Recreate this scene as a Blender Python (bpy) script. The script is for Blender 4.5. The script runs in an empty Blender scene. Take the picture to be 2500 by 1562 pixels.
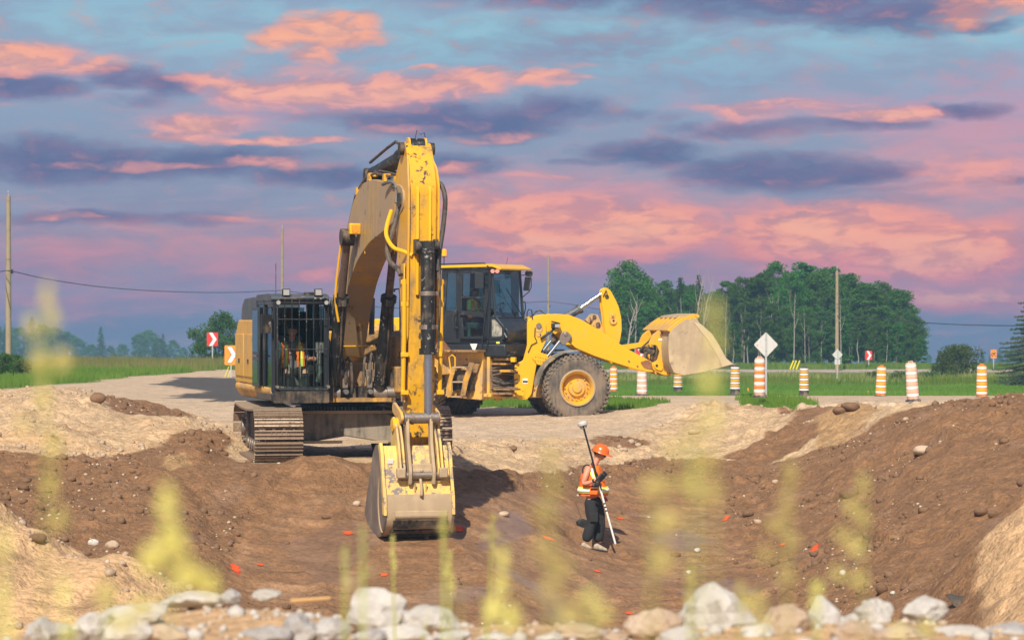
import bpy, bmesh, math, random
import numpy as np
from mathutils import Vector, Matrix, Euler

random.seed(7)
rng = np.random.default_rng(7)
R = math.radians
scene = bpy.context.scene
col = scene.collection

# ------------------------------------------------------------------ camera
CAMZ = 2.5
FOC = 6944.0            # focal length in photograph pixels (100 mm on 36 mm, 2500 px)
cd = bpy.data.cameras.new('camera')
cam = bpy.data.objects.new('camera', cd)
col.objects.link(cam)
cam.location = (0, 0, CAMZ)
cam.rotation_euler = (R(90), 0, 0)
cd.lens = 100.0
cd.sensor_width = 36.0
cd.clip_start = 0.2
cd.clip_end = 4000.0
cd.dof.use_dof = True
cd.dof.focus_distance = 50.0
cd.dof.aperture_fstop = 4.5
scene.camera = cam

# ------------------------------------------------------------------ view
scene.view_settings.view_transform = 'Standard'
scene.view_settings.look = 'None'
scene.view_settings.gamma = 1.0
scene.view_settings.exposure = 0.24
try:
    scene.view_settings.use_curve_mapping = False
except Exception:
    pass
scene.render.engine = 'CYCLES'
scene.cycles.use_denoising = True
scene.cycles.max_bounces = 6
scene.cycles.transparent_max_bounces = 24
scene.cycles.volume_bounces = 0
scene.cycles.volume_step_rate = 4.0
scene.cycles.sample_clamp_indirect = 4.0

# ------------------------------------------------------------------ sun
SUN_DIR = Vector((-0.15, -0.72, 0.68)).normalized()     # towards the sun
sl = bpy.data.lights.new('sun', 'SUN')
sl.energy = 5.0
sl.angle = R(0.6)
sl.color = (1.0, 0.90, 0.74)
sun = bpy.data.objects.new('sun', sl)
col.objects.link(sun)
sun.rotation_euler = SUN_DIR.to_track_quat('Z', 'Y').to_euler()
sun.location = (0, 0, 60)

# ------------------------------------------------------------------ world / sky
def srgb(r, g, b):
    f = lambda c: ((c / 255 + 0.055) / 1.055) ** 2.4 if c > 10 else c / 255 / 12.92
    return (f(r), f(g), f(b), 1.0)

world = bpy.data.worlds.new('World')
scene.world = world
world.use_nodes = True
wt = world.node_tree
wt.nodes.clear()

class NT:
    """tiny wrapper to write node trees as expressions"""
    def __init__(s, tree): s.t = tree
    def _in(s, sock, v):
        if v is None: return
        if isinstance(v, bpy.types.NodeSocket): s.t.links.new(v, sock)
        else:
            if sock.type == 'RGBA' and isinstance(v, (tuple, list)) and len(v) == 3: v = tuple(v) + (1.0,)
            sock.default_value = v
    def node(s, typ, ins=None, out=0, **props):
        n = s.t.nodes.new(typ)
        for k, v in props.items(): setattr(n, k, v)
        for k, v in (ins or {}).items(): s._in(n.inputs[k], v)
        return n.outputs[out]
    def m(s, op, a, b=None, c=None, clamp=False):
        return s.node('ShaderNodeMath', {k: v for k, v in ((0, a), (1, b), (2, c)) if v is not None}, operation=op, use_clamp=clamp)
    def vm(s, op, a, b=None, c=None, out=0):
        return s.node('ShaderNodeVectorMath', {k: v for k, v in ((0, a), (1, b), (2, c)) if v is not None}, out, operation=op)
    def mix(s, f, a, b, blend='MIX'):
        n = s.t.nodes.new('ShaderNodeMix'); n.data_type = 'RGBA'; n.blend_type = blend
        s._in(n.inputs[0], f); s._in(n.inputs[6], a); s._in(n.inputs[7], b)
        return n.outputs[2]
    def noise(s, vec, scale, detail=4, rough=0.55, out=0, dist=0.0):
        return s.node('ShaderNodeTexNoise', {'Vector': vec, 'Scale': scale, 'Detail': detail, 'Roughness': rough, 'Distortion': dist}, out)
    def ramp(s, f, stops, interp='LINEAR'):
        n = s.t.nodes.new('ShaderNodeValToRGB'); n.color_ramp.interpolation = interp
        e = n.color_ramp.elements
        while len(e) < len(stops): e.new(0.5)
        for i, (p, c) in enumerate(stops):
            e[i].position = p; e[i].color = c if len(c) == 4 else tuple(c) + (1,)
        s._in(n.inputs[0], f)
        return n.outputs[0]
    def smooth(s, x, a, b, c=0.0, d=1.0):
        return s.node('ShaderNodeMapRange', {0: x, 1: a, 2: b, 3: c, 4: d}, interpolation_type='SMOOTHSTEP')

W = NT(wt)
dirv = W.node('ShaderNodeTexCoord', out=0)
sepn = wt.nodes.new('ShaderNodeSeparateXYZ'); wt.links.new(dirv, sepn.inputs[0])
az = W.m('MULTIPLY', W.m('ARCTAN2', sepn.outputs[0], sepn.outputs[1]), 6.944)
el = W.m('MULTIPLY', W.m('ARCSINE', sepn.outputs[2]), 6.944)
pvec = W.node('ShaderNodeCombineXYZ', {0: az, 1: el, 2: 0.0})
# wind-drawn warp of the cloud outlines
n1 = W.noise(W.vm('MULTIPLY', pvec, (1.0, 2.6, 1.0)), 2.6, 6, 0.55, out=1)
warp = W.vm('MULTIPLY', W.vm('SUBTRACT', n1, (0.5, 0.5, 0.5)), (0.30, 0.075, 0.0))
n2 = W.noise(W.vm('MULTIPLY', pvec, (1.0, 2.2, 1.0)), 14.0, 5, 0.55, out=1)
warp2 = W.vm('MULTIPLY', W.vm('SUBTRACT', n2, (0.5, 0.5, 0.5)), (0.040, 0.020, 0.0))
pw = W.vm('ADD', W.vm('ADD', pvec, warp), warp2)

def cloud_field(lst):
    acc = None
    for (cx, cy, rx, ry, w) in lst:
        ca, ce = (cx * 1.0331 - 1250) / 1000, (781 - cy * 1.0331) / 1000
        ra, re = rx * 1.0331 / 1000 * 1.32, ry * 1.0331 / 1000 * 1.75
        q = W.vm('MULTIPLY_ADD', pw, (1 / ra, 1 / re, 0.0), (-ca / ra, -ce / re, 0.0))
        d = W.vm('DOT_PRODUCT', q, q, out=1)
        v = W.m('MULTIPLY_ADD', d, -w, w)
        acc = v if acc is None else W.m('SMOOTH_MAX', acc, v, 0.25)
    return acc
# veil: broad soft pink light in thin cloud; PINK: lit cloud tops; DARK: shaded cloud bases
VEIL = [(1350,520,430,95,.9),(1750,560,420,80,.75),(2150,590,380,85,1),(2330,360,330,130,.9),(1900,270,330,50,.5),(2350,230,260,60,.6),(650,600,420,64,.6),
 (180,600,320,60,.5),(720,660,260,40,.5),(2300,690,300,40,.9),(1900,670,400,30,.6),(200,690,380,50,.55),(650,700,330,30,.45),(1250,600,300,50,.6),(1200,460,260,40,.6),(700,230,420,60,.5),(100,160,220,40,.5),(600,700,300,30,.3),(1500,690,420,40,.35)]
PINK = [(640,92,80,24,.9),(755,72,115,36,1),(862,58,50,24,.8),(722,122,60,22,.9),
 (60,148,150,28,1),(200,162,90,20,.8),(500,196,80,22,.8),(610,214,120,26,1),(760,216,150,38,1),(930,216,170,32,1),
 (1110,203,120,26,.9),(1270,192,105,16,.9),(1100,176,40,10,.8),(480,290,140,17,1),(420,318,110,10,.9),(660,330,180,8,.9),
 (650,383,150,12,.6),(770,388,80,9,.6),(330,390,220,8,.45),(1075,402,50,12,.6),(1010,167,24,6,.7),(1340,158,60,7,.4),
 (950,297,70,8,.5),(1180,320,120,10,.5),(1850,252,190,12,.6),(2080,270,150,14,1),(1790,264,90,12,.7),(2290,420,170,34,.6),
 (1290,418,140,5,.5),(1290,505,230,40,.8),(1480,545,200,50,1),(1320,575,190,42,1),(1140,490,150,34,.8),
 (1960,550,250,56,1),(2200,600,240,52,1),(1820,600,130,30,.7),(2270,694,200,22,.85),(1500,615,100,12,.4),(740,650,110,12,.6),(200,520,80,6,.6),(560,522,60,6,.3),
 (2370,18,150,22,.8),(2290,52,80,20,.7)]
DARK = [(60,212,160,26,1),(300,190,110,22,.9),(400,208,80,22,.9),(330,240,90,12,.5),(860,272,190,16,.6),(1020,278,220,30,1),(1180,292,160,32,1),(1320,264,110,26,.9),
 (160,385,300,36,1),(500,380,280,32,.95),(800,412,250,20,.9),(1060,395,130,26,.85),(260,520,250,15,.75),(480,524,100,13,.6),
 (1540,358,140,28,1),(1820,402,220,34,1),(2010,412,140,20,1),(1380,382,80,7,.6),(1780,304,200,16,.7),(2000,296,190,12,.7),(2240,264,120,16,.95),(1480,276,160,12,.45),
 (1500,-14,480,30,.9),(1850,6,420,40,1),(2130,42,250,38,1),(2330,74,120,12,.8),(1380,105,400,44,.35),(1680,190,200,20,.2),(1770,600,70,26,.5),(2120,447,260,7,.35),(2400,438,60,9,.7),(2230,700,70,8,.3),(2050,480,200,16,.3)]
Vf, Pf, Df = cloud_field(VEIL), cloud_field(PINK), cloud_field(DARK)
# generic cloud cover for the rest of the sky, fading in outside the photographed part
gn = W.noise(W.vm('MULTIPLY', dirv, (3.0, 3.0, 9.0)), 1.6, 6, 0.6)
gn2 = W.noise(W.vm('MULTIPLY', dirv, (2.2, 2.2, 8.0)), 1.9, 6, 0.6, dist=0.4)
outm = W.m('MAXIMUM', W.smooth(W.m('ABSOLUTE', az), 1.35, 2.2), W.smooth(el, 0.82, 1.2))
Pf = W.m('MAXIMUM', Pf, W.m('MULTIPLY', W.smooth(gn, 0.50, 0.72), outm))
Df = W.m('MAXIMUM', Df, W.m('MULTIPLY', W.smooth(gn2, 0.50, 0.72), outm))
tex = W.noise(W.vm('MULTIPLY', pw, (1.0, 2.8, 1.0)), 10.0, 6, 0.55)
tex2 = W.noise(W.vm('MULTIPLY', pw, (1.0, 3.6, 1.0)), 3.4, 5, 0.55)
texf = W.noise(W.vm('MULTIPLY', pw, (1.0, 4.5, 1.0)), 6.0, 4, 0.5)
texc = W.m('SUBTRACT', tex, 0.5)
elr = W.m('MULTIPLY', W.m('ADD', el, 0.2), 1.0 / 1.1)       # -0.2..0.9 -> 0..1
def ep(v): return ((781 - v) / 1000 + 0.2) / 1.1
base = W.ramp(elr, [(0.0, srgb(78,104,140)), (ep(890), srgb(78,106,146)), (ep(800), srgb(84,98,148)), (ep(720), srgb(112,104,156)),
                    (ep(600), srgb(132,118,160)), (ep(480), srgb(120,128,166)), (ep(330), srgb(126,142,176)), (ep(200), srgb(132,160,190)),
                    (ep(90), srgb(142,186,206)), (1.0, srgb(132,164,192))])
# thin grey-blue streaks everywhere
base = W.mix(W.m('MULTIPLY', W.smooth(tex2, 0.38, 0.64), W.smooth(el, -.02, .3, .08, .65)), base, srgb(134,142,174))
base = W.mix(W.m('MULTIPLY', W.smooth(texf, 0.50, 0.72), W.smooth(el, 0.62, 0.25, 0.0, 0.30)), base, srgb(176,146,176))
sky = W.node('ShaderNodeTexSky', sky_type='NISHITA', sun_disc=False, sun_elevation=math.asin(SUN_DIR.z),
             sun_rotation=math.atan2(SUN_DIR.x, SUN_DIR.y), air_density=1.0, dust_density=1.0, ozone_density=1.2)
nish = W.mix(1.0, sky, (0.11, 0.11, 0.11, 1), 'MULTIPLY')
base = W.mix(W.smooth(el, 0.8, 4.5, 0.12, 0.75), base, nish)
vcol = W.ramp(elr, [(0.0, srgb(168,104,138)), (ep(740), srgb(186,112,142)), (ep(650), srgb(206,128,148)), (ep(560), srgb(226,146,148)),
                    (ep(430), srgb(214,154,166)), (ep(250), srgb(196,152,176)), (1.0, srgb(190,150,175))])
Vm = W.m('MULTIPLY', W.smooth(W.m('ADD', Vf, W.m('MULTIPLY', W.m('SUBTRACT', texf, 0.5), 1.3)), 0.0, 1.05), 0.85)
c0 = W.mix(Vm, base, vcol)
dcol = W.ramp(elr, [(0.0, srgb(74,84,130)), (ep(500), srgb(94,96,142)), (ep(380), srgb(80,98,142)), (ep(250), srgb(88,100,146)), (1.0, srgb(98,100,144))])
dcol = W.mix(W.m('MULTIPLY', W.smooth(tex2, 0.44, 0.72), 0.55), dcol, srgb(132,112,152))
Dm = W.smooth(W.m('ADD', Df, W.m('MULTIPLY', texc, 1.1)), -0.05, 1.05)
c1 = W.mix(W.m('MULTIPLY', Dm, 0.86), c0, dcol)
pcol = W.ramp(elr, [(0.0, srgb(176,104,136)), (ep(740), srgb(206,118,142)), (ep(650), srgb(234,138,142)), (ep(560), srgb(250,158,138)),
                    (ep(430), srgb(238,160,152)), (ep(250), srgb(238,164,160)), (ep(90), srgb(250,164,134)), (1.0, srgb(240,160,140))])
Pm = W.smooth(W.m('ADD', Pf, W.m('MULTIPLY', texc, 1.45)), -0.04, 0.98)
shade = W.smooth(W.m('ADD', tex, W.m('MULTIPLY', texf, 0.6)), 0.66, 0.90)
pcol2 = W.mix(shade, W.mix(0.42, pcol, dcol), pcol)
pcol2 = W.mix(W.m('MULTIPLY', W.smooth(W.m('ADD', Pf, texc), 0.55, 1.2), 0.6), pcol2, srgb(255,188,156))
c2 = W.mix(W.m('MULTIPLY', Pm, 0.92), c1, pcol2)
bg = wt.nodes.new('ShaderNodeBackground')
wt.links.new(c2, bg.inputs[0])
bg.inputs[1].default_value = 0.88
wo = wt.nodes.new('ShaderNodeOutputWorld')
wt.links.new(bg.outputs[0], wo.inputs[0])
world.cycles.sampling_method = 'MANUAL'
world.cycles.sample_map_resolution = 1024

# ------------------------------------------------------------------ small helpers
def P(xd, yd, Y):
    """a point that is seen at (xd, yd) of the 2420 px wide view and lies Y metres ahead"""
    return Vector(((xd * 1.0331 - 1250) * Y / FOC, Y, CAMZ - (yd * 1.0331 - 781) * Y / FOC))

def link(o, parent=None):
    col.objects.link(o)
    if parent is not None: o.parent = parent
    return o

def empty(name, loc=(0, 0, 0), rz=0.0, label=None, cat=None, group=None):
    o = bpy.data.objects.new(name, None)
    o.empty_display_size = 0.2
    o.location = loc; o.rotation_euler = (0, 0, rz)
    col.objects.link(o)
    tag(o, label, cat, group)
    return o

def tag(o, label=None, cat=None, group=None, kind=None):
    if label: o['label'] = label
    if cat: o['category'] = cat
    if group: o['group'] = group
    if kind: o['kind'] = kind
    return o

class MB:
    """collects simple solids into one mesh"""
    def __init__(s): s.v = []; s.f = []; s.mi = []; s.cur = 0
    def add(s, vs, fs):
        b = len(s.v)
        s.v += [tuple(p) for p in vs]
        s.f += [tuple(i + b for i in f) for f in fs]
        s.mi += [s.cur] * len(fs)
        return s
    def box(s, c, d, rot=None, taper=1.0):
        x, y, z = d[0] / 2, d[1] / 2, d[2] / 2
        vs = [Vector((sx * x * (taper if sz > 0 else 1), sy * y * (taper if sz > 0 else 1), sz * z)) for sz in (-1, 1) for sy in (-1, 1) for sx in (-1, 1)]
        if rot is not None:
            m = rot if isinstance(rot, Matrix) else Euler(rot).to_matrix()
            vs = [m @ p for p in vs]
        c = Vector(c)
        return s.add([p + c for p in vs], [(0, 2, 3, 1), (4, 5, 7, 6), (0, 1, 5, 4), (2, 6, 7, 3), (0, 4, 6, 2), (1, 3, 7, 5)])
    def cyl(s, a, b, r0, r1=None, n=14, cap=True):
        a, b = Vector(a), Vector(b); r1 = r0 if r1 is None else r1
        q = (b - a).normalized().to_track_quat('Z', 'Y').to_matrix()
        vs = []
        for p, r in ((a, r0), (b, r1)):
            for i in range(n):
                t = 2 * math.pi * i / n
                vs.append(p + q @ Vector((math.cos(t) * r, math.sin(t) * r, 0)))
        fs = [(i, (i + 1) % n, n + (i + 1) % n, n + i) for i in range(n)]
        if cap: fs += [tuple(range(n - 1, -1, -1)), tuple(range(n, 2 * n))]
        return s.add(vs, fs)
    def tube(s, pts, r, n=8, cap=True):
        pts = [Vector(p) for p in pts]
        rr = r if isinstance(r, (list, tuple)) else [r] * len(pts)
        vs = []; up = None
        for i, p in enumerate(pts):
            t = (pts[min(i + 1, len(pts) - 1)] - pts[max(i - 1, 0)])
            if t.length < 1e-9: t = Vector((0, 0, 1))
            t.normalize()
            if up is None: up = Vector((0, 0, 1)) if abs(t.z) < 0.9 else Vector((1, 0, 0))
            sx = t.cross(up)
            if sx.length < 1e-6: sx = t.cross(Vector((0, 1, 0)))
            sx.normalize(); up = sx.cross(t).normalized()
            for k in range(n):
                a = 2 * math.pi * k / n
                vs.append(p + sx * math.cos(a) * rr[i] + up * math.sin(a) * rr[i])
        fs = []
        for i in range(len(pts) - 1):
            for k in range(n):
                fs.append((i * n + k, i * n + (k + 1) % n, (i + 1) * n + (k + 1) % n, (i + 1) * n + k))
        if cap: fs += [tuple(range(n - 1, -1, -1)), tuple(range((len(pts) - 1) * n, len(pts) * n))]
        return s.add(vs, fs)
    def prism(s, prof, a, b, fn):
        """closed outline prof [(p,q)] extruded from a to b; fn(p,q,w) -> point"""
        n = len(prof)
        ar = sum(prof[i][0] * prof[(i + 1) % n][1] - prof[(i + 1) % n][0] * prof[i][1] for i in range(n))
        vs = [fn(p, q, a) for p, q in prof] + [fn(p, q, b) for p, q in prof]
        fs = [(i, (i + 1) % n, n + (i + 1) % n, n + i) for i in range(n)] + [tuple(range(n - 1, -1, -1)), tuple(range(n, 2 * n))]
        return s.add(vs, fs)
    def lathe(s, prof, n=24, fn=None, close=False):
        """prof [(radius, height)] turned about the local z axis"""
        fn = fn or (lambda x, y, z: (x, y, z))
        vs = []
        for r, h in prof:
            for i in range(n):
                t = 2 * math.pi * i / n
                vs.append(fn(math.cos(t) * r, math.sin(t) * r, h))
        fs = []
        m_ = len(prof)
        for j in range(m_ - 1 + (1 if close else 0)):
            j2 = (j + 1) % m_
            for i in range(n):
                fs.append((j * n + i, j * n + (i + 1) % n, j2 * n + (i + 1) % n, j2 * n + i))
        if not close:
            fs += [tuple(range(n - 1, -1, -1)), tuple(range((m_ - 1) * n, m_ * n))]
        return s.add(vs, fs)
    def mesh(s, name, mats, smooth=True, angle=35, fix=True):
        me = bpy.data.meshes.new(name)
        me.from_pydata([tuple(p) for p in s.v], [], s.f)
        if not isinstance(mats, (list, tuple)): mats = [mats]
        for m_ in mats: me.materials.append(m_)
        if len(mats) > 1: me.polygons.foreach_set('material_index', s.mi)
        if fix:
            bm = bmesh.new(); bm.from_mesh(me)
            bmesh.ops.recalc_face_normals(bm, faces=bm.faces)
            if smooth:
                for f in bm.faces: f.smooth = True
                for e in bm.edges:
                    if len(e.link_faces) == 2 and e.calc_face_angle(0) > R(angle): e.smooth = False
            bm.to_mesh(me); bm.free()
        return me
    def build(s, name, mats, parent=None, smooth=True, bevel=0.0, angle=35, loc=None, rz=None):
        o = bpy.data.objects.new(name, s.mesh(name, mats, smooth, angle))
        link(o, parent)
        if loc is not None: o.location = loc
        if rz is not None: o.rotation_euler = (0, 0, rz)
        if bevel:
            b = o.modifiers.new('bevel', 'BEVEL'); b.width = bevel; b.segments = 2; b.limit_method = 'ANGLE'; b.angle_limit = R(40)
        return o

def copy_tree(src, parent=None):
    c = src.copy(); col.objects.link(c)
    if parent is not None: c.parent = parent
    for ch in list(src.children): copy_tree(ch, c)
    return c

# ------------------------------------------------------------------ materials
MATS = {}
def mat(name, color, rough=0.6, metal=0.0, spec=0.5, dirt=None, dirt_amt=0.0, dirt_scale=3.0, bump=0.0, bump_scale=30.0, var=0.0, coat=0.0, trans=0.0, alpha=1.0, sub=None, chips=None, chip_amt=0.0):
    if name in MATS: return MATS[name]
    m_ = bpy.data.materials.new(name); m_.use_nodes = True
    t = m_.node_tree; b = t.nodes['Principled BSDF']; N = NT(t)
    tc = N.node('ShaderNodeTexCoord', out=3)
    c = tuple(color) + (1,) if len(color) == 3 else color
    cs = None
    if var:
        nz = N.noise(tc, dirt_scale * 2.3, 5)
        cs = N.mix(N.smooth(nz, 0.3, 0.7), tuple(x * (1 - var) for x in c[:3]) + (1,), tuple(min(1, x * (1 + var)) for x in c[:3]) + (1,))
    else:
        cs = N.mix(0.0, c, c)
    rs = None
    if dirt is not None:
        n1 = N.noise(tc, dirt_scale, 8, 0.62)
        n2 = N.noise(N.vm('MULTIPLY', tc, (6.0, 6.0, 0.9)), dirt_scale, 4, 0.6)
        f = N.m('ADD', N.m('MULTIPLY', n1, 0.65), N.m('MULTIPLY', n2, 0.35))
        th = 0.68 - dirt_amt * 0.36
        f = N.smooth(f, th - 0.09, th + 0.13)
        f = N.m('MULTIPLY', f, 0.85)
        cs = N.mix(f, cs, tuple(dirt) + (1,))
        rs = N.m('MULTIPLY_ADD', f, 0.9 - rough, rough)
    if chips is not None:
        n3 = N.noise(tc, dirt_scale * 5.0, 6, 0.7)
        n4 = N.noise(tc, dirt_scale * 1.1, 2, 0.5)
        f2 = N.m('MULTIPLY', N.smooth(n3, 0.66 - chip_amt * 0.2, 0.69 - chip_amt * 0.2), N.smooth(n4, 0.42, 0.6))
        cs = N.mix(f2, cs, tuple(chips) + (1,))
    t.links.new(cs, b.inputs['Base Color'])
    if rs is not None: t.links.new(rs, b.inputs['Roughness'])
    else: b.inputs['Roughness'].default_value = rough
    b.inputs['Metallic'].default_value = metal
    b.inputs['Specular IOR Level'].default_value = spec
    b.inputs['Coat Weight'].default_value = coat
    b.inputs['Transmission Weight'].default_value = trans
    b.inputs['Alpha'].default_value = alpha
    if bump:
        bn = t.nodes.new('ShaderNodeBump'); bn.inputs['Strength'].default_value = bump; bn.inputs['Distance'].default_value = 0.02
        t.links.new(N.noise(tc, bump_scale, 6, 0.6), bn.inputs['Height'])
        t.links.new(bn.outputs[0], b.inputs['Normal'])
    MATS[name] = m_
    return m_

def glass(name, tint=(0.75, 0.85, 0.85), refl=0.10, dust=0.10):
    """thin pane: mostly see-through with a glossy skin"""
    if name in MATS: return MATS[name]
    m_ = bpy.data.materials.new(name); m_.use_nodes = True
    t = m_.node_tree; t.nodes.clear(); N = NT(t)
    tr = N.node('ShaderNodeBsdfTransparent', {0: tuple(tint) + (1,)})
    gl = N.node('ShaderNodeBsdfGlossy', {'Color': (0.9, 0.95, 1, 1), 'Roughness': 0.04})
    fr = N.m('POWER', N.node('ShaderNodeLayerWeight', {0: .5}, 1), 4.0)
    f = N.m('ADD', N.m('MULTIPLY', fr, 0.6), refl * .6, clamp=True)
    mx = N.node('ShaderNodeMixShader', {0: f, 1: tr, 2: gl})
    df = N.node('ShaderNodeBsdfDiffuse', {0: (0.45, 0.45, 0.40, 1)})
    nz = N.noise(N.node('ShaderNodeTexCoord', out=3), 6.0, 6, 0.7)
    mx2 = N.node('ShaderNodeMixShader', {0: N.smooth(nz, 0.5, 0.9, 0.0, dust), 1: mx, 2: df})
    N.node('ShaderNodeOutputMaterial', {0: mx2}) if False else None
    o = t.nodes.new('ShaderNodeOutputMaterial'); t.links.new(mx2, o.inputs[0])
    MATS[name] = m_
    return m_
# ------------------------------------------------------------------ terrain
COLS = {   # x of the view : [('v', y of the view, distance) or ('z', height, distance)]
 -500: [('z',1.0,10),('z',-.5,18),('z',-.2,28),('z',.6,31),('z',-.1,36),('z',-.1,44),('z',.5,49),('z',.9,55),('z',1.0,60),('z',.3,67),('z',.1,76)],
 0:    [('z',1.0,4),('z',1.05,9),('v',1500,12.5),('z',-.6,17),('z',-.6,24),('v',1500,27.5),('v',1400,28.5),('v',1300,29.5),('v',1215,31),('z',-.3,35),('v',1205,43),('v',1140,45.5),('v',1070,48),('v',1055,50),('v',1000,54),('v',932,60),('z',.35,66),('z',.1,75)],
 100:  [('v',1492,12.5),('v',1400,28.7),('v',1300,29.9),('v',1245,31),('z',-.4,35),('v',1230,42.5),('v',1140,45.8),('v',1075,48.2),('v',1000,54),('v',915,60.5),('z',.35,67)],
 200:  [('z',1.05,9),('v',1484,12.5),('z',-1,17),('z',-.9,25),('v',1500,27),('v',1400,28.7),('v',1290,30.5),('z',-.6,34),('v',1285,41.5),('v',1180,45),('v',1088,48),('v',1075,50),('v',1000,54.5),('v',922,60.5),('z',.35,66),('z',.1,75)],
 320:  [('v',1452,12.8),('v',1500,28),('v',1400,29),('v',1300,30.5),('z',-.9,33.5),('v',1300,41),('v',1200,44.6),('v',1095,48),('v',1050,51.5),('v',1000,55),('v',962,61),('z',.25,67)],
 400:  [('z',1.0,9),('v',1434,13),('z',-1.2,17.5),('z',-1.35,26),('z',-1.35,32),('v',1500,37),('v',1400,39.5),('v',1300,42),('v',1200,44.8),('v',1100,48),('v',1050,51),('v',1012,54),('v',985,58),('v',965,64),('z',.12,72)],
 480:  [('v',1300,43),('v',1200,45.4),('v',1105,48.2),('v',1060,50.5),('v',1025,53),('v',1000,57),('z',.1,64)],
 560:  [('z',1.0,9),('v',1427,13),('z',-1.3,17.5),('z',-1.4,28),('v',1500,38),('v',1400,41),('v',1300,43.8),('v',1200,46),('v',1112,48.5),('z',-.03,51),('z',0.0,58),('z',.05,68),('z',.1,76)],
 750:  [('z',1.0,9),('v',1447,12.8),('z',-1.3,17.5),('z',-1.4,28),('v',1500,38.5),('v',1400,41.5),('v',1300,44.2),('v',1200,46.3),('v',1140,47.5),('v',1080,48.4),('z',-.02,49.6),('z',0.0,56),('z',.02,66),('z',.1,76)],
 950:  [('z',1.0,9),('v',1472,12.3),('z',-1.4,17.5),('z',-1.5,28),('v',1500,38.5),('v',1400,41.5),('v',1275,44.8),('v',1180,47.2),('v',1110,48.9),('z',-.03,50.4),('z',0.0,58),('z',.02,68),('z',.12,76)],
 1100: [('v',1512,11.8),('v',1500,38.5),('v',1400,41.5),('v',1300,44.2),('v',1200,47.2),('v',1112,50.8),('z',0.0,56),('z',.03,66)],
 1300: [('z',1.0,8),('v',1522,11.5),('z',-1.5,17),('z',-1.7,28),('v',1500,39),('v',1400,42.5),('v',1300,46),('v',1200,50),('v',1118,53.5),('v',1090,56),('v',1050,60.5),('v',1000,68),('z',.12,76)],
 1450: [('v',1517,11.5),('v',1500,40.5),('v',1400,44.3),('v',1300,48.5),('v',1200,53),('v',1105,57),('v',1085,59),('v',1050,62),('v',1000,68)],
 1600: [('z',1.0,8),('v',1497,11.8),('z',-1.5,17),('z',-1.8,28),('v',1500,40.5),('v',1400,44.5),('v',1300,49),('v',1200,53.5),('v',1095,58.5),('v',1060,62),('v',1010,66),('v',958,70),('z',.15,74)],
 1700: [('v',1482,12),('v',1400,44.5),('v',1300,49),('v',1200,53.8),('v',1090,59),('v',1062,61.5),('v',1005,66),('v',955,70),('z',.15,74.5)],
 1800: [('z',1.0,8),('v',1474,12),('z',-1.4,17),('z',-1.6,28),('v',1500,39.5),('v',1400,44),('v',1300,48.5),('v',1200,53),('v',1095,58),('v',1065,60.5),('v',1005,65),('v',960,69),('z',.1,74)],
 1900: [('v',1472,12.3),('v',1500,38.5),('v',1400,42.5),('v',1300,47),('v',1200,51.5),('v',1100,56),('v',1060,58.5),('v',1000,62.5),('v',968,65),('z',.1,71)],
 2000: [('z',1.0,9),('v',1472,12.5),('z',-1.2,17),('z',-1.3,28),('v',1500,37),('v',1400,41),('v',1300,45.5),('v',1200,49.8),('v',1100,54),('v',1050,56.5),('v',1000,59.2),('v',955,61.5),('z',.25,67),('z',.1,75)],
 2100: [('v',1477,12.5),('v',1500,35.5),('v',1400,39.5),('v',1300,43.8),('v',1200,48),('v',1100,52),('v',1010,56),('v',960,58.6),('z',.4,64)],
 2200: [('z',1.0,9),('v',1482,12.5),('z',-1.0,17),('z',-.9,26),('v',1500,33),('v',1400,37),('v',1300,41.5),('v',1200,45.5),('v',1100,49.5),('v',1000,53.5),('v',962,55.5),('z',.5,61),('z',.15,68)],
 2310: [('v',1500,28.5),('v',1400,29.8),('v',1290,31),('z',-.75,35),('v',1290,40),('v',1200,44),('v',1100,48.5),('v',1000,52.5),('v',945,54.8)],
 2420: [('z',1.0,9),('v',1487,12.5),('z',-.8,17),('z',-.6,24),('v',1500,27),('v',1400,28.4),('v',1300,29.8),('v',1195,31.5),('z',-.15,36),('v',1180,42.5),('v',1100,47.2),('v',1000,51.3),('v',933,54),('z',.6,59),('z',.2,66),('z',.1,76)],
 2900: [('z',1.0,10),('z',-.3,18),('z',.3,28),('z',.9,32),('z',.4,38),('z',.6,46),('z',1.4,54),('z',.7,60),('z',.2,68),('z',.1,76)],
}
_ctrl = []
for xd, lst in COLS.items():
    for kind, val, Y in lst:
        p = P(xd, val if kind == 'v' else 0, Y)
        _ctrl.append((p.x, Y, p.z if kind == 'v' else val))
_ctrl = np.array(_ctrl)
def _kern(d2): return np.sqrt(d2 + 0.35)
def _pre(X, Y): return X, Y * 0.9
cx_, cy_ = _pre(_ctrl[:, 0], _ctrl[:, 1])
_A = _kern((cx_[:, None] - cx_[None]) ** 2 + (cy_[:, None] - cy_[None]) ** 2)
_A += np.eye(len(_A)) * -0.02
_n = len(_A)
_M = np.zeros((_n + 3, _n + 3)); _M[:_n, :_n] = _A
_Q = np.stack([np.ones(_n), cx_, cy_], 1); _M[:_n, _n:] = _Q; _M[_n:, :_n] = _Q.T
_w = np.linalg.solve(_M, np.concatenate([_ctrl[:, 2], np.zeros(3)]))

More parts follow.
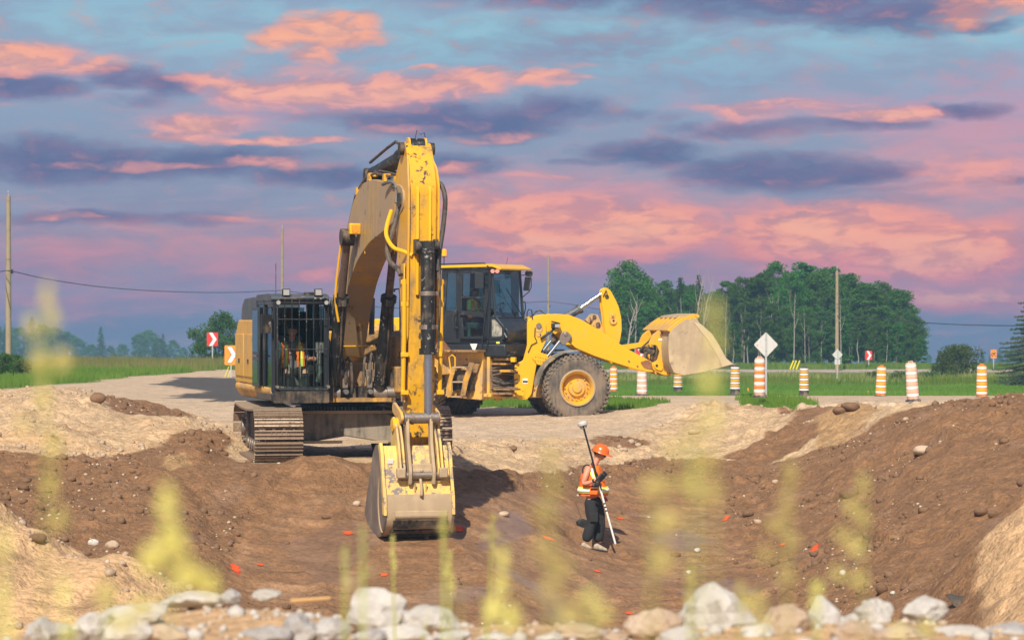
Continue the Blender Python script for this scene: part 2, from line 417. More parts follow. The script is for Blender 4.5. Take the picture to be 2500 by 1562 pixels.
def h_near(X, Y):
    X = np.clip(X, -14.5, 14.5); Yc = np.clip(Y, 3, 77)
    x, y = _pre(X.ravel(), Yc.ravel())
    out = np.empty_like(x)
    for i in range(0, len(x), 20000):
        sl_ = slice(i, i + 20000)
        d2 = (x[sl_, None] - cx_[None]) ** 2 + (y[sl_, None] - cy_[None]) ** 2
        out[sl_] = _kern(d2) @ _w[:_n] + _w[_n] + _w[_n + 1] * x[sl_] + _w[_n + 2] * y[sl_]
    return out.reshape(X.shape)
_LY = [70, 80, 100, 130, 160, 180, 220, 400, 650, 820]; _LZ = [.1, .12, .2, .12, .01, -1.2, -2.6, -3.6, -7.4, -14]
_RY = [70, 78, 84, 95, 110, 128, 170, 189, 191, 198, 204, 215, 260, 400, 650, 820]
_RZ = [.1, .22, .20, -.05, -.42, -.75, -1.22, -1.38, -1.30, -1.12, -1.05, -.97, -1.6, -3.6, -7.4, -14]
def sstep(x): x = np.clip(x, 0, 1); return x * x * (3 - 2 * x)
def h_far(X, Y):
    t = sstep((X + 15) / 13.0)
    return np.interp(Y, _LY, _LZ) * (1 - t) + np.interp(Y, _RY, _RZ) * t
# value noise, tileable lattice of random numbers
_LAT = rng.random((256, 256))
def vnoise(x, y):
    xi = np.floor(x).astype(int); yi = np.floor(y).astype(int)
    fx = sstep(x - xi); fy = sstep(y - yi)
    a = _LAT[yi & 255, xi & 255]; b = _LAT[yi & 255, (xi + 1) & 255]
    c = _LAT[(yi + 1) & 255, xi & 255]; d = _LAT[(yi + 1) & 255, (xi + 1) & 255]
    return (a * (1 - fx) + b * fx) * (1 - fy) + (c * (1 - fx) + d * fx) * fy - 0.5
def fbm(x, y, octv=5, g=0.5, ox=0.0):
    s = 0; a = 1.0; t = 0
    for i in range(octv):
        s = s + a * vnoise(x * 2 ** i + 17.3 * i + ox, y * 2 ** i + 9.1 * i + ox * 1.7); t += a; a *= g
    return s / t
def in_poly(X, Y, poly):
    inside = np.zeros(X.shape, bool); n = len(poly)
    for i in range(n):
        x1, y1 = poly[i]; x2, y2 = poly[(i + 1) % n]
        c = ((y1 > Y) != (y2 > Y)) & (X < (x2 - x1) * (Y - y1) / ((y2 - y1) or 1e-9) + x1)
        inside ^= c
    return inside
def h_base(X, Y):
    t = sstep((Y - 71) / 6.0)
    hn = h_near(X, Y); hf = h_far(X, Y)
    return hn * (1 - t) + hf * t
DARK_SOIL = [[(-16,48.2),(-8.7,48.1),(-7.9,48.3),(-6.9,48.8),(-6.5,51.8),(-5.9,54),(-5.3,53.2),(-4.9,51),(-4.65,49.6),(-4.3,49.3),(-3.3,49.0),(-2.6,49.3),(-1.9,49.7),(-.83,50.7),(-.08,52.6),(.8,53.7),(1.61,56.9),(2.4,59),(3.1,59.8),(4.35,59.7),(5.7,57.8),(6.5,57.2),(7.3,57.5),(8.2,57.7),(9.7,56.5),(16,56.5),(16,40),(9,42),(7.6,36.6),(6.6,34.2),(5.6,32.6),(4.95,30.2),(4.7,27),(4.2,18),(-3.2,18),(-3.3,29),(-3.6,33),(-5,34.2),(-6,35),(-16,35)],
 [(-9.3,62),(-9.2,66),(-8,67),(-7.2,64),(-7.1,58),(-7.4,56.8),(-8,57.5),(-8.4,60)],
 [(6.4,69),(7.4,69),(7.6,66),(7,61.5),(6.4,58.9),(5,58.5),(4.4,61),(5.2,61.8),(6.2,63.3),(6.6,66)],
 [(1.6,63.4),(2.2,64.3),(2.9,62.8),(2.65,61.5),(1.74,61.6)]]
SAND_SOIL = [[(6.2,57.5),(6.4,62),(6.9,64),(7.9,63),(7.9,61),(7.3,58),(6.6,56.8)],[(-5.82,48),(-5.8,49.2),(-5.49,49.5),(-5.4,48.3),(-5.62,47.8)]]
FLOOR = [(-4.37,45.2),(-3.59,47),(-2.49,47.2),(-.94,48),(.23,51),(2.41,55.9),(4.05,55.6),(4.01,50.9),(4.11,46.8),(4.28,42.9),(3.9,36),(3.5,18),(-3,18),(-3.2,30),(-4.25,42.6)]
PAD = [(-16,92),(-16,120),(-13,155),(-.6,80),(8,78),(3.5,67),(2.6,63.4),(.85,63),(-1.2,60.5),(-1.6,50.6),(-4.6,50.2),(-5.2,60),(-6.3,66),(-9.3,74),(-12,82)]
ASPHALT = [[(-13,104),(-13.8,119),(-11.8,121.6),(-10.2,120.8),(-4,95),(-4,76),(-6.4,77),(-7.7,79.8),(-9.3,84.7),(-10.7,88.7),(-10.0,94.7)]]
GRASS = [[(-70,88),(-18,92),(-17,95),(-15.7,106),(-15.8,118),(-14.9,127),(-14.2,138),(-12.9,152),(-9,158),(-9,190),(-70,190)],
 [(-2.5,76),(-2.5,82),(3,84),(4.3,79),(2.9,73),(2.1,72),(0,76)],[(6.3,75),(6.4,82),(8.3,83),(8.2,76),(6.8,72),(5.9,72)]]
WET = [[(-3.6,44.6),(-3.0,45.6),(-2.2,46.4),(-1.9,45.6),(-2.3,44.2),(-2.4,42.5),(-3.0,42.2)],[(-.5,44.5),(.5,47.5),(.1,48.5),(-.2,48),(-.6,45.5)],[(-.3,44.2),(.6,43.0),(1.4,40.0),(.6,41)],[(2.6,44.5),(3.5,46),(3.9,44.5),(3.2,43)],[(2.4,50),(3.0,51.5),(3.6,50),(3,49)],[(.2,42.5),(-.6,41),(-1.4,40.6),(-1.2,42)]]
def smoothness(X, Y):
    """1 on the graded floor, the gravel pads and the fields, 0 on loose heaps"""
    wx, wy = X + 1.2 * fbm(X * .6, Y * .6, 2), Y + 2 * fbm(X * .5, Y * .5, 2, ox=5)
    fl = in_poly(wx, wy, FLOOR) | in_poly(wx, wy, PAD)
    return np.where(fl, 1.0, 0.0) * (Y < 78) + (Y >= 78)
def height(X, Y, detail=True):
    X = np.asarray(X, float); Y = np.asarray(Y, float)
    h = h_base(X, Y)
    if detail:
        k = smoothness(X, Y)
        rough = 1 - 0.90 * k
        fade = np.clip((95 - Y) / 20, 0.12, 1) * np.clip((Y - 1) / 6, 0, 1) * np.where(Y < 17, .30, 1.0)
        big = 0.30 * fbm(X * .45, Y * .35, 4, 0.5)
        clod = np.abs(fbm(X * 2.0, Y * 1.8, 3, 0.6, 31))
        fine = fbm(X * 3.6, Y * 3.4, 2, 0.7, 51)
        lump = np.clip(fbm(X * .9, Y * .7, 2, .5, 81) * 4, 0, 1)
        rid = np.abs(fbm(X * 1.1, Y * .8, 3, 0.5, 71))
        gully = np.abs(fbm(X * .9 + Y * .35, Y * .25, 3, 0.55, 111))
        h = h + fade * (rough * (big * .85 + (0.18 + .30 * lump) * clod + (0.06 + .09 * lump) * fine - .20 * rid - .30 * np.clip(.10 - gully, 0, 1) * 3 * .5) + (1 - rough) * (0.04 * fbm(X * .5, Y * .5, 3) + 0.012 * fine))
        # blade and track marks drawn across the graded floor
        fl = in_poly(X, Y, FLOOR).astype(float)
        q = Y + 0.30 * fbm(X * .35, Y * .35, 3, ox=3) + X * 0.03
        patch = np.clip(fbm(X * .35, Y * .8, 3, ox=12) * 6 + .7, 0, 1)
        marks = np.clip(np.sin(q * 8.0 + 1.5 * np.sin(X * 1.3)) * 1.6 - .3, 0, 1) * patch
        marks += .6 * np.clip(np.sin(q * 21.0) * 1.5 - .3, 0, 1) * np.clip(fbm(X * .5, Y * 1.1, 3, ox=44) * 6 + .2, 0, 1)
        rut = np.exp(-((X + 0.15 + (Y - 42) * 0.28 + .3 * fbm(Y * .7, Y * .1, 3)) / 0.16) ** 2) + np.exp(-((X + 2.7 + .5 * fbm(Y * .9, Y * .2, 3)) / 0.13) ** 2)
        rut2 = np.exp(-((X - 1.6 - (48.5 - Y) * .45 + .3 * fbm(Y * .8, Y * .3, 3, ox=9)) / 0.10) ** 2) * (Y < 49) + np.exp(-((X - .2 - (47 - Y) * .38 + .3 * fbm(Y * .8, Y * .3, 3, ox=19)) / 0.12) ** 2)
        h = h + fl * (0.050 * marks - 0.03) + fl * 0.09 * (rut + rut2) * (0.5 + 1.2 * np.abs(vnoise(X * 6, Y * 5)))
    return h
GROUND_FIT = [(-4.45, 50.9, .75, 2.6, 0.03), (-1.9, 51.6, .75, 2.8, 0.03), (-3.1, 51.0, 1.2, 1.4, 0.05), (1.45, 48.5, .45, .5, -1.50)]
# ------------------------------------------------------------------ ground mesh
_xs = np.concatenate([-14 - np.geomspace(.1, 290, 34)[::-1], np.arange(-14, 14.01, 0.054), 14 + np.geomspace(.1, 290, 34)])
_ys = np.concatenate([np.linspace(-30, 9, 30), np.arange(9.4, 16, 0.10), np.arange(16, 26, 0.3), np.arange(26, 80, 0.070),
                      np.arange(80, 120, 0.4), np.arange(120, 240, 1.0), np.geomspace(241, 800, 40)])
GX, GY = np.meshgrid(_xs, _ys)
GZ = height(GX, GY)
ny, nx = GX.shape
SOIL = {'sand': (.50, .325, .175), 'dark': (.215, .115, .055), 'gravel': (.50, .375, .255), 'asphalt': (.075, .066, .062), 'grass': (.085, .15, .022), 'pale': (.49, .345, .205)}
def soil_at(X, Y):
    ns = fbm(X * .8, Y * .6, 4, .6, 3); ns2 = fbm(X * .8, Y * .6, 4, .6, 23)
    fine = fbm(X * 6, Y * 4, 3, .6, 41)
    sc = np.clip(Y / 60, .6, 3)
    wx = X + 0.7 * ns * sc + 0.15 * fine; wy = Y + (1.4 * ns2 + 0.3 * fine) * sc
    c = np.zeros(X.shape + (3,)); c[:] = SOIL['sand']
    pale = sstep((Y - 46) / 8 + ns * 2)[..., None]
    c = c * (1 - pale) + np.array(SOIL['pale']) * pale
    g = ((Y > 74) & (Y < 400)); c[g] = SOIL['gravel']
    mpad = in_poly(wx, wy, PAD); c[mpad & (Y > 62)] = SOIL['gravel']
    c[mpad & (Y <= 62)] = (.50, .37, .24)
    for p in ASPHALT:
        mk = in_poly(wx, wy * 1.0 + fbm(X * .3, Y * .9, 3, .6, 8) * 6, p); c[mk] = SOIL['asphalt']
    for p in DARK_SOIL: c[in_poly(wx, wy, p)] = SOIL['dark']
    for p in SAND_SOIL: c[in_poly(wx, wy, p)] = (.37, .23, .11)
    fl = in_poly(X, Y, FLOOR)
    k = np.clip(fbm(X * 1.5, Y * .9, 4, .6, 61) * 3 + .35, 0, 1)[..., None] * fl[..., None]
    c = c * (1 - .5 * k) + np.array((.30, .185, .105)) * .5 * k
    for p in GRASS: c[in_poly(wx, wy, p)] = SOIL['grass']
    c[(wy > 108 - X * .1) & (X > -4) & (X < 400)] = SOIL['grass']
    c[Y > 172] = SOIL['grass']
    c[(Y > 189 + .3 * ns) & (Y < 204 + 1.5 * ns) & (X > -8)] = (.42, .34, .29)
    c[(Y > 191) & (Y < 198) & (X > -8)] = (.06, .062, .07)
    # lumps of the other soil here and there
    loose = (Y < 74) & ~mpad & ~fl
    lump = sstep((fbm(X * 1.7, Y * 1.2, 4, .62, 91) - .12) * 9)[..., None] * loose[..., None]
    isd = (c[..., 0] < .25)[..., None]
    c = c * (1 - lump * .55) + np.where(isd, np.array((.25, .15, .09)), np.array((.27, .16, .085))) * lump * .55
    tint = (1 + .20 * fbm(X * .9, Y * .7, 4, .6, 13) + .14 * fine)[..., None]
    return c * tint
soil = soil_at(GX, GY)
for _ in range(1):
    s2 = soil.copy(); s2[1:-1, 1:-1] = (soil[1:-1, 1:-1] * 2 + soil[:-2, 1:-1] + soil[2:, 1:-1] + soil[1:-1, :-2] + soil[1:-1, 2:]) / 6
    soil = s2
wet = np.zeros(GX.shape)
for p in WET: wet = np.maximum(wet, in_poly(GX + .35 * fbm(GX * 1.5, GY, 4, .6, 3), GY + .9 * fbm(GX * 1.5, GY, 4, .6, 9), p))
for _ in range(2):
    w2 = wet.copy(); w2[1:-1, 1:-1] = (wet[1:-1, 1:-1] + wet[:-2, 1:-1] + wet[2:, 1:-1] + wet[1:-1, :-2] + wet[1:-1, 2:]) / 5
    wet = w2
# puddled mud lies flat
hb = h_base(GX, GY)
GZ = GZ * (1 - wet * .85) + (hb - .03) * wet * .85
flm = in_poly(GX, GY, FLOOR) * .42
wetb = np.maximum(wet, flm)
soil = soil * (1 - wet[..., None] * .35) + np.array((.20, .135, .105)) * .35 * wet[..., None]
# hollows pressed out under the crawler tracks and the wheels
for (hx, hy, rx_, ry_, hz) in GROUND_FIT:
    kk = np.clip(1.6 - np.sqrt(((GX - hx) / rx_) ** 2 + ((GY - hy) / ry_) ** 2), 0, 1); kk = sstep(kk)
    GZ = GZ * (1 - kk) + hz * kk
me = bpy.data.meshes.new('ground')
me.vertices.add(nx * ny)
me.vertices.foreach_set('co', np.stack([GX, GY, GZ], -1).astype(np.float32).ravel())
idx = np.arange(nx * ny).reshape(ny, nx)
quads = np.stack([idx[:-1, :-1], idx[:-1, 1:], idx[1:, 1:], idx[1:, :-1]], -1).reshape(-1, 4)
me.loops.add(quads.size); me.loops.foreach_set('vertex_index', quads.ravel().astype(np.int32))
me.polygons.add(len(quads)); me.polygons.foreach_set('loop_start', np.arange(0, quads.size, 4, dtype=np.int32))
me.polygons.foreach_set('loop_total', np.full(len(quads), 4, np.int32))
me.update(calc_edges=True)
me.polygons.foreach_set('use_smooth', np.ones(len(quads), bool))
ca = me.attributes.new('soil', 'FLOAT_COLOR', 'POINT')
ca.data.foreach_set('color', np.concatenate([np.clip(soil, 0, 1), wetb[..., None]], -1).astype(np.float32).ravel())
gm = bpy.data.materials.new('soil'); gm.use_nodes = True
t = gm.node_tree; b = t.nodes['Principled BSDF']; N = NT(t)
at = t.nodes.new('ShaderNodeAttribute'); at.attribute_name = 'soil'
tc = N.node('ShaderNodeTexCoord', out=3)
na = N.noise(tc, 14.0, 8, 0.65); nb = N.noise(tc, 2.2, 6, 0.6)
vor = t.nodes.new('ShaderNodeTexVoronoi'); vor.inputs['Scale'].default_value = 9.0; t.links.new(tc, vor.inputs['Vector'])
nc = N.noise(tc, 5.5, 7, 0.7)
k = N.smooth(na, .30, .70, .78, 1.24); k = N.m('MULTIPLY', k, N.smooth(nb, .32, .68, .86, 1.14)); k = N.m('MULTIPLY', k, N.smooth(nc, .34, .64, .86, 1.12))
cc = N.vm('SCALE', at.outputs['Color']); cc.node.inputs[3].default_value = 1.0
t.links.new(k, cc.node.inputs[3])
# pale grit
grit = N.m('MULTIPLY', N.smooth(vor.outputs['Distance'], 0.16, 0.10), N.smooth(N.noise(tc, 5.0, 3), 0.52, 0.60))
cc = N.mix(N.m('MULTIPLY', N.smooth(vor.outputs['Distance'], .30, .62), .0), cc, (.05, .03, .02, 1))
cc2 = N.mix(N.m('MULTIPLY', grit, N.m('SUBTRACT', 0.45, N.m('MULTIPLY', at.outputs['Alpha'], .45))), cc, (.42, .33, .24, 1))
t.links.new(cc2, b.inputs['Base Color'])
t.links.new(N.m('MULTIPLY_ADD', at.outputs['Alpha'], -0.52, 0.92), b.inputs['Roughness'])
b.inputs['Specular IOR Level'].default_value = 0.35
bn = t.nodes.new('ShaderNodeBump'); bn.inputs['Distance'].default_value = 0.045
t.links.new(N.m('SUBTRACT', 0.9, N.m('MULTIPLY', at.outputs['Alpha'], .95), clamp=True), bn.inputs['Strength'])
vb = t.nodes.new('ShaderNodeTexVoronoi'); vb.inputs['Scale'].default_value = 11.0
wv = N.vm('ADD', tc, N.vm('SCALE', N.noise(tc, 6.0, 3, out=1))); wv.node.inputs[1].links[0].from_node.inputs[3].default_value = .12
t.links.new(wv, vb.inputs['Vector'])
vc = t.nodes.new('ShaderNodeTexVoronoi'); vc.inputs['Scale'].default_value = 27.0; t.links.new(wv, vc.inputs['Vector'])
hsum = N.m('ADD', N.noise(tc, 7.0, 8, 0.62), N.m('ADD', N.m('MULTIPLY', vb.outputs['Distance'], -.55), N.m('MULTIPLY', vc.outputs['Distance'], -.35)))
t.links.new(hsum, bn.inputs['Height'])
t.links.new(bn.outputs[0], b.inputs['Normal'])
me.materials.append(gm)
ground = bpy.data.objects.new('ground', me); link(ground); tag(ground, kind='structure')

def gz(x, y):
    """height of the finished sheet (bilinear)"""
    i = np.clip(np.searchsorted(_xs, x) - 1, 0, nx - 2); j = np.clip(np.searchsorted(_ys, y) - 1, 0, ny - 2)
    fx = (x - _xs[i]) / (_xs[i + 1] - _xs[i]); fy = (y - _ys[j]) / (_ys[j + 1] - _ys[j])
    return (GZ[j, i] * (1 - fx) + GZ[j, i + 1] * fx) * (1 - fy) + (GZ[j + 1, i] * (1 - fx) + GZ[j + 1, i + 1] * fx) * fy
def G(x, y): return float(gz(np.array(x, float), np.array(y, float)))

# ------------------------------------------------------------------ stones
def rock_mesh(seed, n=2, sq=(1, 1, 1), sharp=0.35, name='stone_shape'):
    bm = bmesh.new(); bmesh.ops.create_icosphere(bm, subdivisions=n, radius=1.0)
    r_ = random.Random(seed)
    planes = [(Vector((r_.uniform(-1, 1), r_.uniform(-1, 1), r_.uniform(-1, 1))).normalized(), r_.uniform(.55, .9)) for _ in range(int(7 + sharp * 14))]
    for v in bm.verts:
        d = v.co.normalized(); k_ = 1.0
        for pn, h_ in planes:
            dd = d.dot(pn)
            if dd > 0.05: k_ = min(k_, h_ / dd)
        k_ = k_ * (1 - (1 - sharp) * .4) + (1 - sharp) * .4
        k_ += 0.05 * math.sin(d.x * 9 + seed) * math.cos(d.y * 8 + seed * 2) + 0.03 * math.sin(d.z * 17 + seed)
        v.co = Vector((d.x * k_ * sq[0], d.y * k_ * sq[1], d.z * k_ * sq[2]))
    me_ = bpy.data.meshes.new(name); bm.to_mesh(me_); bm.free()
    return me_
def bump_rock(name, c1, c2, c3, sc=4.0, rough=.85):
    m_ = bpy.data.materials.new(name); m_.use_nodes = True
    t = m_.node_tree; b = t.nodes['Principled BSDF']; N = NT(t)
    tc = N.node('ShaderNodeTexCoord', out=3)
    oi = t.nodes.new('ShaderNodeObjectInfo')
    v = N.vm('ADD', tc, N.vm('MULTIPLY', oi.outputs['Location'], (3., 7., 11.)))
    a = N.noise(v, sc, 7, .65); d = N.noise(v, sc * 3.5, 6, .7)
    c = N.mix(N.smooth(a, .42, .60), tuple(c1) + (1,), tuple(c2) + (1,))
    c = N.mix(N.smooth(d, .56, .68), c, tuple(c3) + (1,))
    c = N.mix(N.m('MULTIPLY', oi.outputs['Random'], .35), c, tuple(x * .55 for x in c1) + (1,))
    t.links.new(c, b.inputs['Base Color']); b.inputs['Roughness'].default_value = rough
    bn = t.nodes.new('ShaderNodeBump'); bn.inputs['Strength'].default_value = .7; bn.inputs['Distance'].default_value = .03
    t.links.new(N.noise(v, sc * 4, 8, .7), bn.inputs['Height']); t.links.new(bn.outputs[0], b.inputs['Normal'])
    return m_
M_white = bump_rock('limestone', (.50, .47, .43), (.63, .60, .56), (.36, .31, .25))
M_grey = bump_rock('grey_stone', (.38, .36, .35), (.50, .48, .46), (.28, .23, .19))
M_tan = bump_rock('tan_stone', (.46, .34, .24), (.55, .43, .32), (.30, .20, .13))
M_brown = bump_rock('earth_clod', (.17, .095, .05), (.22, .13, .075), (.11, .06, .035), rough=.95)
M_pebble = bump_rock('pebble', (.42, .32, .23), (.55, .46, .36), (.25, .17, .11), sc=1.5)

# small stones and clods strewn over the soil: real geometry, far past counting
def scatter(name, n, xr, yr, size, mt, dens, seed, flat=.7):
    r_ = np.random.default_rng(seed)
    X = r_.uniform(xr[0], xr[1], n * 4); Y = r_.uniform(yr[0], yr[1], n * 4)
    k_ = dens(X, Y) > r_.random(n * 4)
    X = X[k_][:n]; Y = Y[k_][:n]; m_ = len(X)
    Z = gz(X, Y)
    S = size[0] * (size[1] / size[0]) ** (r_.random(m_) ** 2.6)
    shapes = []
    for q in range(4):
        me_ = rock_mesh(seed + q, 1, (1, .85, flat), .5)
        co = np.array([v.co for v in me_.vertices]); fa = np.array([p.vertices[:] for p in me_.polygons]); shapes.append((co, fa)); bpy.data.meshes.remove(me_)
    A = r_.uniform(0, 2 * np.pi, m_); vs = []; fs = []; off = 0
    for q in range(4):
        i = np.arange(q, m_, 4); co, fa = shapes[q]
        ca_, sa_ = np.cos(A[i])[:, None], np.sin(A[i])[:, None]
        x = (co[:, 0] * ca_ - co[:, 1] * sa_) * S[i][:, None] + X[i][:, None]
        y = (co[:, 0] * sa_ + co[:, 1] * ca_) * S[i][:, None] + Y[i][:, None]
        z = co[:, 2] * S[i][:, None] + (Z[i] + S[i] * .15)[:, None]
        vs.append(np.stack([x, y, z], -1).reshape(-1, 3))
        fs.append((fa[None] + (np.arange(len(i)) * len(co))[:, None, None] + off).reshape(-1, 3)); off += len(i) * len(co)
    V = np.concatenate(vs); F = np.concatenate(fs)
    return raw_mesh(name, V, F, mt)
def raw_mesh(name, V, F, mt, smooth=False, parent=None, kind='stuff'):
    me_ = bpy.data.meshes.new(name)
    me_.vertices.add(len(V)); me_.vertices.foreach_set('co', V.astype(np.float32).ravel())
    k_ = F.shape[1]
    me_.loops.add(F.size); me_.loops.foreach_set('vertex_index', F.ravel().astype(np.int32))
    me_.polygons.add(len(F)); me_.polygons.foreach_set('loop_start', np.arange(0, F.size, k_, dtype=np.int32))
    me_.polygons.foreach_set('loop_total', np.full(len(F), k_, np.int32))
    me_.update(calc_edges=True)
    if smooth: me_.polygons.foreach_set('use_smooth', np.ones(len(F), bool))
    me_.materials.append(mt)
    o = bpy.data.objects.new(name, me_); link(o, parent)
    if kind: tag(o, kind=kind)
    return o
def _loose(X, Y):
    fl = in_poly(X, Y, FLOOR); pad = in_poly(X, Y, PAD)
    cl = np.clip(fbm(X * .6, Y * .45, 4, .6, 7) * 6 + .35, .03, 1)
    return np.where(fl, .10, np.where(pad, .15, 1.0)) * cl
def _edge(X, Y): return _loose(X, Y) * np.where(Y < 20, .6, 1)
scatter('pebbles', 4200, (-11, 11), (27, 72), (.010, .050), M_pebble, _loose, 11)
scatter('soil_clods', 6500, (-11, 11), (27, 72), (.016, .12), M_brown, lambda X, Y: _loose(X, Y) * (soil_at(X, Y)[:, 0] < .24), 21)
scatter('sand_clods', 4200, (-11, 11), (27, 74), (.016, .10), M_tan, lambda X, Y: _loose(X, Y) * (soil_at(X, Y)[:, 0] > .26), 31)
scatter('bank_gravel', 2600, (-2.9, 2.9), (10, 14.5), (.006, .035), M_pebble, lambda X, Y: X * 0 + 1, 41)
scatter('bank_rubble', 200, (-2.6, 2.7), (10.8, 12.6), (.025, .075), M_white, lambda X, Y: np.clip(fbm(X * 2, Y * 2, 3, .6, 7) * 6 + .6, .15, 1), 43)
# ------------------------------------------------------------------ shared materials
DUST = (.40, .29, .19); MUD = (.19, .125, .08)
YEL = (.72, .385, .012)
M_yel = mat('machine_yellow', YEL, .42, dirt=DUST, dirt_amt=.36, dirt_scale=1.6, chips=(.10, .06, .04), chip_amt=.25, coat=.15, bump=.06, bump_scale=12)
M_yel_c = mat('clean_yellow', (.78, .43, .010), .35, dirt=(.55, .36, .14), dirt_amt=.12, dirt_scale=1.3, coat=.2, bump=.04, bump_scale=8)
M_yel_d = mat('dusty_yellow', (.74, .42, .06), .6, dirt=DUST, dirt_amt=.55, dirt_scale=1.8, chips=(.13, .09, .07), chip_amt=.5, bump=.15)
M_yel_m = mat('muddy_yellow', (.70, .36, .02), .55, dirt=MUD, dirt_amt=.72, dirt_scale=2.2, chips=(.08, .05, .035), chip_amt=.6, bump=.3)
M_yel_b = mat('bucket_paint', (.76, .51, .13), .6, dirt=(.44, .34, .23), dirt_amt=.38, dirt_scale=1.5, chips=(.22, .19, .19), chip_amt=.7, bump=.2)
M_tanst = mat('dust_caked_steel', (.46, .35, .22), .8, dirt=(.36, .27, .18), dirt_amt=.6, dirt_scale=1.2, bump=.25, bump_scale=14, var=.15)
M_sand = mat('pale_bucket_steel', (.50, .39, .24), .62, dirt=(.36, .28, .19), dirt_amt=.6, dirt_scale=1.3, chips=(.25, .20, .15), chip_amt=.35, bump=.08, var=.1)
M_black = mat('black_paint', (.010, .011, .013), .5, dirt=(.16, .125, .09), dirt_amt=.26, dirt_scale=2.5, chips=(.32, .30, .28), chip_amt=.35, bump=.1)
M_blackm = mat('muddy_black', (.012, .012, .012), .6, dirt=(.20, .14, .09), dirt_amt=.48, dirt_scale=3, bump=.35)
M_slate = mat('slate_cab_paint', (.014, .019, .026), .42, dirt=(.17, .14, .11), dirt_amt=.16, dirt_scale=1.2, coat=.2)
M_navy = mat('dark_blue_grey_paint', (.050, .066, .088), .45, dirt=(.25, .21, .17), dirt_amt=.3, dirt_scale=2)
M_dark = mat('interior_dark', (.012, .012, .014), .8)
M_grey = M_grey
M_greyp = mat('grey_plastic', (.11, .115, .12), .55, dirt=(.3, .25, .2), dirt_amt=.3)
M_steel = mat('worn_steel', (.33, .29, .26), .42, metal=.75, dirt=MUD, dirt_amt=.45, dirt_scale=6, bump=.2)
M_chrome = mat('bright_rod', (.50, .56, .62), .25, metal=1.0)
M_rodd = mat('brown_rod', (.17, .12, .10), .35, metal=.5, dirt=(.10, .07, .055), dirt_amt=.5, dirt_scale=8)
M_shoe = mat('track_shoe_steel', (.30, .215, .15), .7, metal=.25, dirt=(.19, .125, .08), dirt_amt=.6, dirt_scale=5, bump=.3, var=.2)
M_shoeb = mat('polished_grouser', (.52, .42, .32), .38, metal=.6, dirt=(.26, .18, .12), dirt_amt=.4, dirt_scale=8)
M_rubber = mat('hose_rubber', (.035, .032, .032), .6, dirt=(.17, .13, .10), dirt_amt=.55, dirt_scale=7)
M_tyre = mat('tyre_rubber', (.075, .068, .062), .85, dirt=(.24, .18, .13), dirt_amt=.62, dirt_scale=2.4, bump=.3)
M_lens = mat('lamp_glass', (.38, .38, .37), .12, spec=.8)
M_amber = bpy.data.materials.new('amber_beacon'); M_amber.use_nodes = True
_b = M_amber.node_tree.nodes['Principled BSDF']; _b.inputs['Base Color'].default_value = (1, .32, .01, 1); _b.inputs['Emission Color'].default_value = (1, .35, .02, 1); _b.inputs['Emission Strength'].default_value = .5; _b.inputs['Roughness'].default_value = .2
M_amberl = mat('amber_lens', (.80, .33, .03), .25)
M_redl = mat('pink_lens', (.75, .30, .25), .15)
M_glass = glass('cab_glass')
M_glassd = glass('dim_cab_glass', (.45, .60, .58), .08)
M_white = M_white
M_wpaint = mat('white_paint', (.78, .78, .76), .5, dirt=DUST, dirt_amt=.15, dirt_scale=8)
M_orange = mat('hi_vis_orange', (.95, .17, .008), .75, var=.12, dirt_scale=6, bump=.1)
M_limeband = mat('lime_tape', (.80, .82, .10), .55)
M_silver = mat('silver_tape', (.85, .86, .80), .35)
M_skin = mat('skin', (.62, .27, .17), .55, bump=.05)
M_hair = mat('dark_hair', (.03, .02, .015), .8)
M_blackc = mat('black_cloth', (.018, .018, .021), .9, dirt=(.10, .08, .06), dirt_amt=.2, bump=.3, bump_scale=9)
M_greyc = mat('grey_cloth', (.17, .17, .19), .9, bump=.2, bump_scale=12)
M_helmet = mat('orange_hard_hat', (.88, .13, .01), .28, coat=.4)
M_boot = mat('pale_boot', (.42, .35, .28), .8, dirt=MUD, dirt_amt=.4)
# ------------------------------------------------------------------ excavator
EC = Vector((-3.15, 51.6, 0.0)); EY = R(13)
exc = empty('excavator', EC, EY, 'yellow tracked excavator with caged cab, its arm reaching towards the pit and bucket resting down', 'excavator')
_mE = Matrix.Translation(EC) @ Matrix.Rotation(EY, 4, 'Z'); _mEi = _mE.inverted()
def EL(xd, yd, r):
    """excavator-local point seen at (xd, yd) that lies r metres ahead of the swing axis"""
    Y = 51.6 - r * .97
    for _ in range(6):
        q = _mEi @ P(xd, yd, Y); Y -= (q.y + r)
    return Vector(q)
S = lambda r, z, x: (x, -r, z)
BX = .16
def rounded(prof, rad=.06, seg=3):
    out = []; n = len(prof)
    for i in range(n):
        p0, p1, p2 = Vector(prof[i - 1]), Vector(prof[i]), Vector(prof[(i + 1) % n])
        a, b_ = (p0 - p1), (p2 - p1); la, lb = a.length, b_.length
        rr = min(rad, la * .45, lb * .45); a.normalize(); b_.normalize()
        for k in range(seg + 1):
            t_ = k / seg
            q = (p1 + a * rr) * (1 - t_) ** 2 + p1 * 2 * t_ * (1 - t_) + (p1 + b_ * rr) * t_ ** 2
            out.append((q.x, q.y))
    return out

